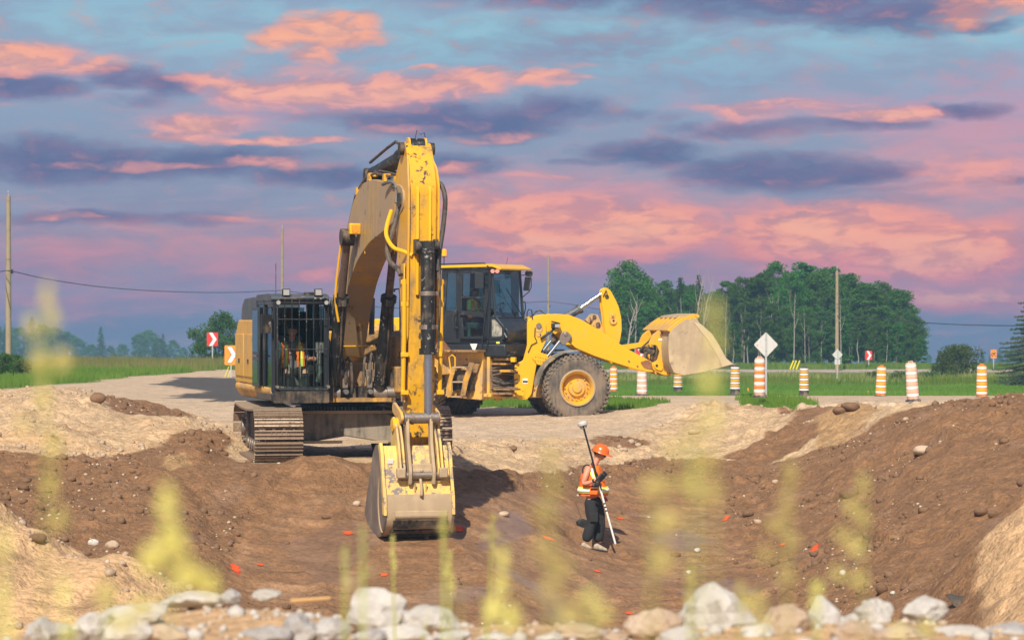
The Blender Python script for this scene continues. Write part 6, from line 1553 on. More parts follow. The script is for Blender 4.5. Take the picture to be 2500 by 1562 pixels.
# ------------------------------------------------------------------ grass
M_grass = leaf_mat('grass_blades', (.075, .15, .018), (.19, .27, .045), .4)
M_grassdry = leaf_mat('seeding_grass', (.16, .20, .05), (.36, .31, .13), .4)
def grass(name, n, xr, yr, h, dens, mt, seed, wdt=.012, lean=.3):
    r_ = np.random.default_rng(seed)
    X = r_.uniform(xr[0], xr[1], n * 5); Y = r_.uniform(yr[0], yr[1], n * 5)
    k = dens(X, Y) > r_.random(n * 5); X = X[k][:n]; Y = Y[k][:n]; m_ = len(X)
    Z = gz(X, Y) - .02; cl = .65 + .9 * fbm(X * .6, Y * .3, 3, .6, 5); Hh = r_.uniform(h[0], h[1], m_) * np.clip(cl, .4, 1.5)
    a = r_.uniform(0, 2 * np.pi, m_); dx, dy = np.cos(a), np.sin(a); L = Hh * lean * r_.random(m_)
    wv = wdt * r_.uniform(.7, 1.4, m_) * np.clip(Y / 100, .6, 1.8)
    b0 = np.stack([X - wv, Y, Z], 1); b1 = np.stack([X + wv, Y, Z], 1)
    mid0 = np.stack([X - wv * .8 + dx * L * .4, Y + dy * L * .4, Z + Hh * .6], 1); mid1 = np.stack([X + wv * .8 + dx * L * .4, Y + dy * L * .4, Z + Hh * .6], 1)
    tp = np.stack([X + dx * L, Y + dy * L, Z + Hh], 1)
    V = np.stack([b0, b1, mid1, mid0, tp], 1).reshape(-1, 3)
    i = np.arange(m_)[:, None] * 5
    F = np.concatenate([i + np.array([[0, 1, 2]]), i + np.array([[0, 2, 3]]), i + np.array([[3, 2, 4]])])
    o = raw_mesh(name, V, F, mt)
    at = o.data.attributes.new('leafvar', 'FLOAT', 'POINT'); at.data.foreach_set('value', np.repeat(np.clip(r_.random(m_) * .6 + fbm(X * .3, Y * .15, 3) * .8 + .2, 0, 1), 5).astype(np.float32))
    return o
def isg(X, Y): return (soil_at(X, Y)[:, 0] < soil_at(X, Y)[:, 1] * .95).astype(float)
grass('left_verge_grass', 42000, (-26, -8), (84, 172), (.18, .55), isg, M_grass, 1)
grass('seeding_grass', 9000, (-24, -9), (130, 168), (.4, .85), isg, M_grassdry, 2, wdt=.010)
grass('field_grass', 60000, (-2, 30), (104, 189), (.08, .30), lambda X, Y: isg(X, Y) * (np.abs(X) < Y * .185 + 1), M_grass, 3)
grass('tall_field_grass', 26000, (0, 34), (150, 189.5), (.3, .75), lambda X, Y: isg(X, Y) * np.clip(fbm(X * .2, Y * .1, 2) * 3 + .45, .1, 1), M_grass, 4, wdt=.014)
grass('field_seed_heads', 7000, (0, 34), (160, 189.5), (.5, .95), lambda X, Y: isg(X, Y), M_grassdry, 5, wdt=.010)
grass('roadside_grass', 12000, (2, 44), (205, 214), (.2, .6), isg, M_grass, 6, wdt=.02)
grass('near_verge_grass', 9000, (-3, 9), (70, 86), (.10, .32), isg, M_grass, 7)
# ------------------------------------------------------------------ people
def skin(name, J, E, root, mt, parent, sub=2):
    keys = list(J); ix = {k: i for i, k in enumerate(keys)}
    bm = bmesh.new(); ly = bm.verts.layers.skin.verify(); vv = []
    for k in keys:
        bv = bm.verts.new(J[k][0]); r_ = J[k][1]; bv[ly].radius = (r_, J[k][2] if len(J[k]) > 2 else r_); bv[ly].use_root = (k == root); vv.append(bv)
    for a, b_ in E: bm.edges.new((vv[ix[a]], vv[ix[b_]]))
    me_ = bpy.data.meshes.new(name); bm.to_mesh(me_); bm.free()
    o = bpy.data.objects.new(name, me_); link(o, parent)
    m_ = o.modifiers.new('skin', 'SKIN'); m_.use_smooth_shade = True; m_.branch_smoothing = .3
    s_ = o.modifiers.new('sub', 'SUBSURF'); s_.levels = sub; s_.render_levels = sub
    me_.materials.append(mt)
    return o
def loft(mb, rings, n=20, cap=True, pw=2.4):
    """rings: (centre, half-axis vector a, half-axis vector b)"""
    vs = []
    for c, a, b_ in rings:
        c, a, b_ = Vector(c), Vector(a), Vector(b_)
        for i in range(n):
            t_ = 2 * math.pi * i / n; ct, st = math.cos(t_), math.sin(t_)
            vs.append(c + a * math.copysign(abs(ct) ** (2 / pw), ct) + b_ * math.copysign(abs(st) ** (2 / pw), st))
    fs = [(j * n + i, j * n + (i + 1) % n, (j + 1) * n + (i + 1) % n, (j + 1) * n + i) for j in range(len(rings) - 1) for i in range(n)]
    if cap: fs += [tuple(range(n - 1, -1, -1)), tuple(range((len(rings) - 1) * n, len(rings) * n))]
    mb.add(vs, fs)
def hand(J, E, wrist, palm_dir, curl_dir, side_dir, pre, hooks, s=1.0):
    """adds a palm and five bent fingers to a skin graph; hooks = wrist key"""
    pd, cdv, sd = palm_dir.normalized(), curl_dir.normalized(), side_dir.normalized()
    pk = pre + 'palm'; J[pk] = (wrist + pd * .055 * s, .026 * s, .034 * s); E.append((hooks, pk))
    for i, (off, L) in enumerate(((-.030, .062), (-.010, .072), (.011, .068), (.031, .052))):
        k0, k1, k2 = f'{pre}f{i}a', f'{pre}f{i}b', f'{pre}f{i}c'; b0 = wrist + pd * .085 * s + sd * off * s
        J[k0] = (b0, .010 * s); J[k1] = (b0 + (pd * .5 + cdv * .6) * L * .6 * s, .0092 * s); J[k2] = (b0 + (pd * .15 + cdv * 1.25) * L * .75 * s - pd * .01 * s, .0075 * s)
        E += [(pk, k0), (k0, k1), (k1, k2)]
    t0 = wrist + pd * .04 * s - sd * .035 * s
    J[pre + 't0'] = (t0, .013 * s); J[pre + 't1'] = (t0 - sd * .012 * s + cdv * .03 * s + pd * .02 * s, .011 * s); J[pre + 't2'] = (t0 + cdv * .055 * s + pd * .035 * s, .009 * s)
    E += [(pk, pre + 't0'), (pre + 't0', pre + 't1'), (pre + 't1', pre + 't2')]
def head(parent, c, fwd, up, s=1.0, hair=True, beard=False, mt=None):
    """a head with brow, nose, chin, ears and mouth; c = centre of the skull, fwd = facing"""
    fwd = fwd.normalized(); rt_ = fwd.cross(up).normalized(); up = rt_.cross(fwd).normalized()
    bm = bmesh.new(); bmesh.ops.create_uvsphere(bm, u_segments=28, v_segments=22, radius=1)
    for v in bm.verts:
        x, y, z = v.co   # y forward, z up
        w_ = .077; d_ = .098; h_ = .120
        k = 1.0
        if z < -.1: k = 1 - .28 * min(1, (-z - .1) / .9)          # narrower jaw
        X, Y_, Z = x * w_ * k, y * d_ * (1 if y > 0 else .98), z * h_
        if y > 0:
            if z < -.45: Y_ += .012 * (1 - abs(z + .75) * 2) * (1 - min(1, abs(x) * 2))     # chin
            nose = max(0, 1 - abs(x) / .17) * max(0, 1 - abs(z + .18) / .24); Y_ += .026 * nose * (1.2 if z < -.1 else .8)
            eye = max(0, 1 - abs(abs(x) - .36) / .18) * max(0, 1 - abs(z - .02) / .12); Y_ -= .010 * eye
            Y_ += .005 * max(0, 1 - abs(z - .20) / .1)                                       # brow
            lips = max(0, 1 - abs(z + .50) / .07) * max(0, 1 - abs(x) / .3); Y_ += .006 * lips
        v.co = (X * s, Y_ * s, Z * s)
    me_ = bpy.data.meshes.new('head')
    for f in bm.faces: f.smooth = True
    bm.to_mesh(me_); bm.free(); me_.materials.append(mt or M_skin)
    o = bpy.data.objects.new('head', me_); link(o, parent)
    M_ = Matrix((rt_, fwd, up)).transposed().to_4x4(); M_.translation = c; o.matrix_local = M_
    for sx in (-1, 1):
        w = MB(); w.lathe([(.0, -.008), (.016, -.006), (.020, 0), (.014, .006), (0, .007)], 12, lambda x, y, z: (sx * (.076 + z) * s, -.004 * s + x * .8 * s, (-.008 + y * 1.5) * s)); w.build('ear', mt or M_skin, o)
        w = MB(); w.lathe([(0, -.006), (.010, -.002), (.010, .002), (0, .005)], 8, lambda x, y, z: (sx * .028 * s + x * s, (.086 + z) * s, (.002 + y * .5) * s)); w.build('eye', M_dark, o)
    w = MB(); w.box((0, .0935 * s, -.062 * s), (.045 * s, .008 * s, .006 * s)); w.build('mouth', mat('lips', (.33, .10, .08), .6), o)
    if hair:
        bm = bmesh.new(); bmesh.ops.create_uvsphere(bm, u_segments=24, v_segments=16, radius=1); dl = []
        for v in bm.verts:
            x, y, z = v.co; line = .30 if y > .2 else (-.05 if y > -.3 else -.55)
            if z < line: dl.append(v)
            v.co = (x * .082 * s, y * .103 * s - .002, z * .124 * s)
        bmesh.ops.delete(bm, geom=dl, context='VERTS'); hm = bpy.data.meshes.new('hair'); bm.to_mesh(hm); bm.free(); hm.materials.append(M_hair); ho = bpy.data.objects.new('hair', hm); link(ho, o)
    return o
def rings_between(a, b_, ra, rb_, fwd, n=5, depth=.75):
    out = []
    for i in range(n):
        t_ = i / (n - 1); c = a.lerp(b_, t_); r_ = ra + (rb_ - ra) * t_; ax = (b_ - a).normalized()
        s_ = fwd.cross(ax).normalized(); f = ax.cross(s_)
        out.append((c, s_ * r_, f * r_ * depth))
    return out

# ---- surveyor
SY = 48.5
def SP(xd, yd, dy=0.0): return P(xd, yd, SY + dy)
sv = empty('person', SP(1402, 1290), 0, 'surveyor in orange hard hat and sleeveless hi-vis vest walking in the pit', 'person')
O = Vector(sv.location)
def q(xd, yd, dy=0.0): return SP(xd, yd, dy) - O
J = {}; E = []
J['pel'] = (q(1402, 1180, 0), .12, .10); J['sp'] = (q(1401, 1150, 0), .115, .10); J['ch'] = (q(1398, 1120, .0), .14, .12); J['nk0'] = (q(1401, 1101, .0), .075); J['nk'] = (q(1409, 1089, .0), .052); J['hd'] = (q(1416, 1076, .0), .066)
E += [('pel', 'sp'), ('sp', 'ch'), ('ch', 'nk0'), ('nk0', 'nk'), ('nk', 'hd')]
# near arm
J['s1'] = (q(1389, 1109, -.19), .062); J['e1'] = (q(1379, 1143, -.24), .044); J['w1'] = (q(1403, 1136, -.34), .030)
J['m1'] = (q(1383, 1127, -.23), .056); J['g1'] = (q(1390, 1141, -.29), .040)
E += [('ch', 's1'), ('s1', 'm1'), ('m1', 'e1'), ('e1', 'g1'), ('g1', 'w1')]
hand(J, E, q(1403, 1136, -.34), q(1416, 1128, -.36) - q(1403, 1136, -.34), Vector((.35, .9, 0)), Vector((-.2, 0, -1)), 'n', 'w1', 1.05)
# far arm, towards the controller
J['s2'] = (q(1407, 1109, .19), .062); J['e2'] = (q(1418, 1142, .20), .044); J['w2'] = (q(1424, 1138, -.05), .030)
E += [('ch', 's2'), ('s2', 'e2'), ('e2', 'w2')]
hand(J, E, q(1424, 1138, -.05), Vector((.1, -.8, .5)), Vector((-.8, -.3, .2)), Vector((0, .3, 1)), 'r', 'w2', 1.0)
# legs inside the trousers
for sd, (hx, hd_), (kx, ky, kd), (ax, ay, ad) in (('a', (1396, -.09), (1402, 1232, -.10), (1386, 1280, -.12)), ('b', (1408, .09), (1414, 1230, .10), (1418, 1284, .06))):
    J['h' + sd] = (q(hx, 1190, hd_), .10); J['k' + sd] = (q(kx, ky, kd), .062); J['an' + sd] = (q(ax, ay, ad), .045)
    E += [('pel', 'h' + sd), ('h' + sd, 'k' + sd), ('k' + sd, 'an' + sd)]
skin('body', J, E, 'pel', M_skin, sv)
fw = Vector((.86, -.25, -.42)).normalized()
hc = q(1418, 1071, -.02); hd = head(sv, hc, fw, Vector((.35, -.05, .93)), 1.0)
# trousers
T = {}; TE = []
T['p'] = (q(1402, 1180, 0), .165, .13); T['top'] = (q(1402, 1167, 0), .155, .125)
TE += [('p', 'top')]
for sd, hh, k1_, kk, l1, aa in (('a', (1395, 1196, -.09), (1400, 1215, -.1), (1401, 1232, -.10), (1391, 1256, -.11), (1384, 1282, -.12)), ('b', (1410, 1196, .09), (1415, 1213, .1), (1418, 1230, .10), (1415, 1256, .08), (1415, 1284, .06))):
    T['h' + sd] = (q(*hh), .130, .125); T['m' + sd] = (q(*k1_), .115); T['k' + sd] = (q(*kk), .100); T['l' + sd] = (q(*l1), .098); T['a' + sd] = (q(*aa), .105)
    TE += [('p', 'h' + sd), ('h' + sd, 'm' + sd), ('m' + sd, 'k' + sd), ('k' + sd, 'l' + sd), ('l' + sd, 'a' + sd)]
tr = skin('trousers', T, TE, 'p', M_blackc, sv)
dd = tr.modifiers.new('folds', 'DISPLACE'); tx = bpy.data.textures.new('folds', 'CLOUDS'); tx.noise_scale = .10; dd.texture = tx; dd.strength = .030; dd.mid_level = .5
w = MB(); pk_ = q(1404, 1222, -.22); w.box(pk_, (.14, .03, .16)); w.build('cargo_pocket', M_blackc, sv, bevel=.012)
# boots
for (x0, y0, x1, y1, d_) in ((1373, 1289, 1398, 1292, -.12), (1402, 1291, 1436, 1297, .05)):
    a, b_ = q(x0, y0, d_), q(x1, y1, d_ - .05); dv = (b_ - a); rg = []
    for t_, hh, ww in ((0, .05, .035), (.08, .075, .048), (.3, .095, .05), (.5, .075, .052), (.75, .055, .056), (.93, .042, .045), (1, .02, .02)):
        c = a + dv * t_; rg.append((c + Vector((0, 0, hh * .5 - .035)), Vector((0, ww, 0)), Vector((0, 0, hh * .62))))
    w = MB(); loft(w, rg, 16); o = w.build('boot', M_boot, sv, angle=80)
    w = MB(); loft(w, [(a + dv * t_ + Vector((0, 0, -.045 + (.008 if t_ > .9 else 0))), Vector((0, ww + .006, 0)), Vector((0, 0, .014))) for t_, ww in ((-.01, .03), (.1, .05), (.5, .052), (.8, .058), (1.02, .03))], 12); w.build('sole', M_dark, o)
# vest
vx = Vector((.96, -.28, 0)).normalized(); vy = Vector((.28, .96, 0)).normalized()
def vr(xd, yd, a, b_, dy=0): return (q(xd, yd, dy), vx * a, vy * b_)
vrings = [vr(1402, 1171, .245, .215), vr(1402, 1169, .252, .22), vr(1402, 1160, .248, .215), vr(1401, 1148, .225, .20), vr(1400, 1135, .205, .205), vr(1399, 1122, .19, .215), vr(1400, 1112, .165, .20), vr(1402, 1104, .125, .15), vr(1405, 1099, .085, .095)]
w = MB(); loft(w, vrings, 32, cap=False, pw=2.5); vest = w.build('vest', M_orange, sv, angle=80)
sm_ = vest.modifiers.new('solid', 'SOLIDIFY'); sm_.thickness = .012
sb_ = vest.modifiers.new('sub', 'SUBSURF'); sb_.levels = 1; sb_.render_levels = 1
dd = vest.modifiers.new('folds', 'DISPLACE'); dd.texture = tx; dd.strength = .028
def band(z0, z1, a_, mt_, nm, k=1.035):
    lo = [vr(1402, z0, *a_(z0)), vr(1402, z1, *a_(z1))]
    w = MB(); loft(w, lo, 32, cap=False, pw=2.5); o = w.build(nm, mt_, vest, angle=80); s2 = o.modifiers.new('solid', 'SOLIDIFY'); s2.thickness = .006
iv = lambda z: (float(np.interp(z, [1112, 1122, 1135, 1148, 1160, 1171], [.165, .19, .205, .225, .248, .25])) + .022, float(np.interp(z, [1112, 1122, 1135, 1148, 1160, 1171], [.20, .215, .205, .20, .215, .215])) + .022)
band(1164, 1149, iv, M_limeband, 'reflective_band'); band(1160, 1153, lambda z: tuple(x + .008 for x in iv(z)), M_silver, 'silver_strip')
for dy_, xs in ((-.165, (1393, 1409)), ):
    for nm, mt_, wd, off in (('shoulder_stripe', M_limeband, .075, 0), ('shoulder_silver', M_silver, .035, -.008)):
        pts = [q(1399, 1106, -.20 + off), q(1400, 1120, -.235 + off), q(1407, 1135, -.235 + off), q(1410, 1150, -.24 + off)]
        w = MB(); vs = []; 
        for p in pts: vs += [p - vx * wd / 2, p + vx * wd / 2, p + vx * wd / 2 + Vector((0, .02, 0)), p - vx * wd / 2 + Vector((0, .02, 0))]
        fs = []
        for i in range(3): fs += [(i * 4 + k, i * 4 + (k + 1) % 4, (i + 1) * 4 + (k + 1) % 4, (i + 1) * 4 + k) for k in range(4)]
        w.add(vs, fs); w.build(nm, mt_, vest)
w = MB(); w.box(q(1404, 1160, -.265), (.15, .035, .115), rot=(0, .05, 0)); o = w.build('vest_pocket', M_orange, sv, bevel=.01)
w = MB(); w.box(q(1404, 1155, -.287), (.12, .008, .035)); w.build('pocket_opening', M_dark, o)
# armholes, shirt edge, watch
w = MB(); c = q(1387, 1110, -.165); w.tube([c + Vector((.075 * math.cos(a), -.01, .10 * math.sin(a) - .01)) for a in np.linspace(0, 2 * math.pi, 18)], .012, 6, cap=False); w.build('sleeve_edge', M_blackc, sv)
w = MB(); w.cyl(q(1401, 1137, -.335), q(1405, 1135.4, -.343), .040, n=14); w.build('wristwatch', M_black, sv)
# hard hat
up = Vector((.30, -.08, .95)).normalized(); f2 = (fw - up * fw.dot(up)).normalized(); r2 = f2.cross(up).normalized()
hb = hc + up * .028
hfn = lambda x, y, z: tuple(hb + r2 * x + f2 * y + up * z)
bm_ = MB(); prof = [(.150 * 1.0, 0), (.146, .012), (.136, .05), (.115, .09), (.075, .122), (.03, .137), (0, .139)]
vs = []
bm_.lathe(prof, 28, lambda x, y, z: hfn(x * .86, y * 1.02 + .0, z)); hat = bm_.build('hard_hat', M_helmet, sv, angle=70)
w = MB(); n_ = 28; prof = []
ring = []
for i in range(n_):
    a = 2 * math.pi * i / n_; ca_, sa_ = math.cos(a), math.sin(a); ext = .012 + .062 * max(0, sa_) ** 2
    ring.append((ca_ * .129, sa_ * .153, ca_ * (.129 + ext * .6), sa_ * (.153 + ext)))
vs = [hfn(x0, y0, .006) for x0, y0, x1, y1 in ring] + [hfn(x1, y1, -.006 - .02 * max(0, y1)) for x0, y0, x1, y1 in ring] + [hfn(x1, y1, -.014 - .02 * max(0, y1)) for x0, y0, x1, y1 in ring] + [hfn(x0, y0, -.006) for x0, y0, x1, y1 in ring]
fs = [(r_ * n_ + i, r_ * n_ + (i + 1) % n_, ((r_ + 1) % 4) * n_ + (i + 1) % n_, ((r_ + 1) % 4) * n_ + i) for r_ in range(4) for i in range(n_)]
w.add(vs, fs); w.build('hat_brim', M_helmet, hat, angle=60)
w = MB()
for x in (-.02, .02): w.tube([hfn(x, -.13, .06), hfn(x, -.06, .125), hfn(x, .05, .132), hfn(x, .13, .07)], .008, 5)
w.build('hat_ridge', M_helmet, hat)
w = MB(); w.tube([hfn(.118 * math.cos(a), .125 * math.sin(a), -.02) for a in np.linspace(math.pi * .95, math.pi * 2.05, 14)], .017, 6); w.build('hat_strap', M_black, hat)
w = MB()
for sx in (-1, 1): w.box(tuple(hc + r2 * .034 * sx + f2 * .098 + up * -.004), (.05, .02, .03), rot=Matrix((r2, f2, up)).transposed())
w.tube([tuple(hc + r2 * .078 * sx + f2 * y_ + up * 0) for sx, y_ in ((-1, -.02), (-1, .08))], .004, 5)
w.build('sunglasses', M_dark, sv)
# red spray can / lanyard at the hip
w = MB(); w.cyl(q(1430, 1176, .05), q(1433, 1184, .05), .033, n=14); w.cyl(q(1429, 1173, .05), q(1430, 1176, .05), .018, n=10); tag(w.build('spray_can', mat('red_can', (.6, .03, .02), .3), smooth=True), 'small red spray can hanging at the hip of the surveyor', 'spray can')
bpy.data.objects['spray_can'].location = O

# ---- survey pole
a, b_ = SP(1377.5, 1004, -.52), SP(1455, 1287, -.45)
pole = empty('survey_pole', b_, 0, 'white and black survey pole with receiver on top, held slanting by the surveyor', 'survey pole')
A = a - b_; Z0 = Vector((0, 0, 0))
m_ = A * .56
w = MB(); w.cyl(Z0 + A * .012, A * .555, .018, n=12); w.cyl(Z0, A * .012, .005, .018, n=10); w.build('lower_rod', M_wpaint, pole)
w = MB(); w.cyl(A * .56, A * .965, .0165, n=12); w.cyl(A * .545, A * .60, .024, n=12); w.cyl(A * .94, A * .97, .012, .02, n=10); w.build('upper_rod', mat('carbon_black', (.02, .02, .022), .35), pole)
for f in (.28, .31, .34): w = MB(); w.cyl(A * f, A * (f + .012), .0187, n=12); w.build('rod_mark', M_dark, pole)
ax = A.normalized(); qq = ax.to_track_quat('Z', 'Y').to_matrix(); fn = lambda x, y, z: tuple(A * .97 + qq @ Vector((x, y, z)))
w = MB(); w.lathe([(.045, 0), (.060, .03), (.066, .05), (.088, .062), (.088, .10), (.070, .125), (.03, .135), (0, .136)], 24, fn); rc = w.build('receiver', mat('receiver_grey', (.50, .50, .48), .5, dirt=DUST, dirt_amt=.2, dirt_scale=9), pole)
w = MB(); w.box(tuple(Vector(fn(0, 0, .035)) + Vector((.0, -.062, 0))), (.03, .008, .03)); w.build('receiver_screen', M_dark, rc)
c = SP(1421, 1128, -.52) - b_
w = MB(); w.box(c, (.09, .11, .22), rot=(.5, .75, .0)); cl = w.build('controller', M_black, pole, bevel=.015)
w = MB(); w.box(c + Vector((-.02, -.05, .02)), (.07, .01, .12), rot=(.5, .75, 0)); w.build('controller_screen', M_greyp, cl)
w = MB(); w.box(c + Vector((-.075, .0, -.10)), (.07, .06, .07), rot=(0, .3, 0)); w.cyl(c + Vector((-.16, 0, -.13)), c + Vector((-.04, 0, -.13)), .026, n=10); w.cyl(c + Vector((-.03, 0, -.09)), c + Vector((-.0, 0, -.2)), .014, n=8); w.build('pole_clamp', M_black, pole, bevel=.008)

# black tool lying behind the surveyor's legs: round shovel stuck in the bank
zb = SP(1380, 1248, .9)
sh_ = empty('shovel', zb, 0, 'dark round-point shovel standing in the dirt behind the legs of the surveyor', 'shovel')
w = MB(); loft(w, [(Vector((0, 0, -.10)), Vector((.05, 0, 0)), Vector((0, .01, 0))), (Vector((-.0, 0, 0)), Vector((.12, 0, 0)), Vector((0, .02, 0))), (Vector((-.02, 0, .12)), Vector((.12, 0, 0)), Vector((0, .035, 0))), (Vector((-.04, 0, .17)), Vector((.03, 0, 0)), Vector((0, .03, 0)))], 14); w.build('blade', M_black, sh_, bevel=.004)
w = MB(); w.tube([(-.04, 0, .15), (-.09, .02, .30), (-.15, .04, .46)], .010, 8); w.build('handle', mat('earth_stained_wood', (.13, .09, .06), .9), sh_)

# ---- seated operator of the excavator
def seated(name, M_, seat, label, s=1.0, shirt=None, lean=0.0, facem=None):
    """M_: matrix whose -y is the facing direction; seat: hip point"""
    o = empty(name, (0, 0, 0), 0, label, 'person'); o.matrix_world = M_ @ Matrix.Translation(seat)
    v = lambda x, y, z: Vector((x * s, y * s, z * s))
    J = {}; E = []
    J['pel'] = (v(0, 0, .02), .13, .11); J['sp'] = (v(0, .01, .20), .12, .10); J['ch'] = (v(0, .02, .42), .15, .115); J['n0'] = (v(0, .0, .54), .07); J['nk'] = (v(0, -.02, .60), .055); J['hd'] = (v(0, -.04, .70), .07)
    E += [('pel', 'sp'), ('sp', 'ch'), ('ch', 'n0'), ('n0', 'nk'), ('nk', 'hd')]
    for sx in (-1, 1):
        k = 'l' if sx < 0 else 'r'
        J['s' + k] = (v(sx * .19, .02, .49), .062); J['e' + k] = (v(sx * .28, -.06, .22), .045); J['w' + k] = (v(sx * .33, -.30, .27), .030)
        E += [('ch', 's' + k), ('s' + k, 'e' + k), ('e' + k, 'w' + k)]
        hand(J, E, v(sx * .33, -.30, .27), Vector((0, -1, .1)), Vector((0, -.2, -1)), Vector((-sx, 0, 0)), 'q' + k, 'w' + k)
        J['h' + k] = (v(sx * .10, -.03, 0), .10); J['k' + k] = (v(sx * .16, -.46, .04), .066); J['f' + k] = (v(sx * .16, -.52, -.36), .05)
        E += [('pel', 'h' + k), ('h' + k, 'k' + k), ('k' + k, 'f' + k)]
    skin('body', J, E, 'pel', facem or M_skin, o)
    w = MB(); X_, Y_ = Vector((1, 0, 0)), Vector((0, 1, 0))
    rg = [(v(0, 0, -.02), X_ * .19 * s, Y_ * .15 * s), (v(0, 0, .12), X_ * .18 * s, Y_ * .145 * s), (v(0, .01, .28), X_ * .185 * s, Y_ * .14 * s), (v(0, .02, .42), X_ * .215 * s, Y_ * .145 * s), (v(0, .01, .51), X_ * .19 * s, Y_ * .11 * s), (v(0, 0, .56), X_ * .08 * s, Y_ * .07 * s)]
    loft(w, rg, 24); w.build('shirt', shirt or M_greyc, o, angle=80)
    for sx in (-1, 1):
        w = MB(); loft(w, rings_between(v(sx * .18, .02, .50), v(sx * .27, -.04, .25), .080, .062, Y_, 4, .95), 14); w.build('sleeve', shirt or M_greyc, o, angle=80)
        w = MB(); pts = [v(sx * .10, .11, .50), v(sx * .12, -.02, .545), v(sx * .125, -.135, .46), v(sx * .13, -.165, .30), v(sx * .14, -.165, .12), v(sx * .14, -.155, .0)]
        wd = .074 * s
        vs = []; fs = []
        for p in pts: vs += [p - X_ * wd, p + X_ * wd * .9, p + X_ * wd * .9 + Vector((0, .02, -.01)), p - X_ * wd + Vector((0, .02, -.01))]
        for i in range(len(pts) - 1): fs += [(i * 4 + k, i * 4 + (k + 1) % 4, (i + 1) * 4 + (k + 1) % 4, (i + 1) * 4 + k) for k in range(4)]
        w.add(vs, fs); vp = w.build('vest_front', M_orange, o)
        w = MB(); vs = [q_ + Vector((0, -.008, .006)) for p in pts[1:] for q_ in (p - X_ * wd * .45, p + X_ * wd * .45, p + X_ * wd * .45 + Vector((0, .01, 0)), p - X_ * wd * .45 + Vector((0, .01, 0)))]
        fs = []
        for i in range(len(pts) - 2): fs += [(i * 4 + k, i * 4 + (k + 1) % 4, (i + 1) * 4 + (k + 1) % 4, (i + 1) * 4 + k) for k in range(4)]
        w.add(vs, fs); w.build('reflective_stripe', M_limeband, vp)
        w = MB(); loft(w, rings_between(v(sx * .09, .0, .0), v(sx * .16, -.47, .05), .115, .085, Vector((0, 0, 1)), 5, .95) + rings_between(v(sx * .16, -.50, .0), v(sx * .16, -.52, -.34), .080, .075, Vector((0, 1, 0)), 3, .95), 14); w.build('trouser_leg', M_blackc, o, angle=80)
        w = MB(); loft(w, [(v(sx * .16, -.46, -.40), X_ * .045, Vector((0, 0, .05))), (v(sx * .16, -.55, -.40), X_ * .055, Vector((0, 0, .055))), (v(sx * .16, -.68, -.42), X_ * .055, Vector((0, 0, .035))), (v(sx * .16, -.72, -.43), X_ * .03, Vector((0, 0, .015)))], 14); w.build('boot', mat('olive_boot', (.16, .17, .11), .8), o, angle=80)
    return o, v
op, v_ = seated('person', _mE, Vector((-1.0, -1.0, 1.56)), 'excavator operator in grey shirt and orange hi-vis vest behind the wire guard')
head(op, v_(0, -.06, .74), Vector((0, -1, -.06)), Vector((0, 0, 1)))
w = MB(); w.box(v_(-.05, -.163, .36), (.05, .006, .012)); w.build('shirt_print', M_wpaint, op)
_mL = Matrix.Translation(JT) @ _Rr @ Matrix.Rotation(R(90), 4, 'Z')
dr, v_ = seated("person", _mL, Vector((0.0, -(xb + .5), zcab + .56)), 'loader driver in orange and lime vest seen through the cab window', .95, mat('lime_shirt', (.55, .50, .12), .9))
head(dr, v_(0, -.06, .74), Vector((0, -1, -.1)), Vector((0, 0, 1)))
w = MB(); loft(w, [(v_(0, .0, z_), Vector((.20 * k_, 0, 0)), Vector((0, .15 * k_, 0))) for z_, k_ in ((.02, 1.05), (.2, 1.05), (.4, 1.1), (.5, .95), (.54, .5))], 20); w.build('vest_back', M_orange, dr, angle=80)
w = MB(); loft(w, [(v_(0, .0, z_), Vector((.225, 0, 0)), Vector((0, .172, 0))) for z_ in (.16, .24)], 20); w.build('reflective_band', M_limeband, dr, angle=80)
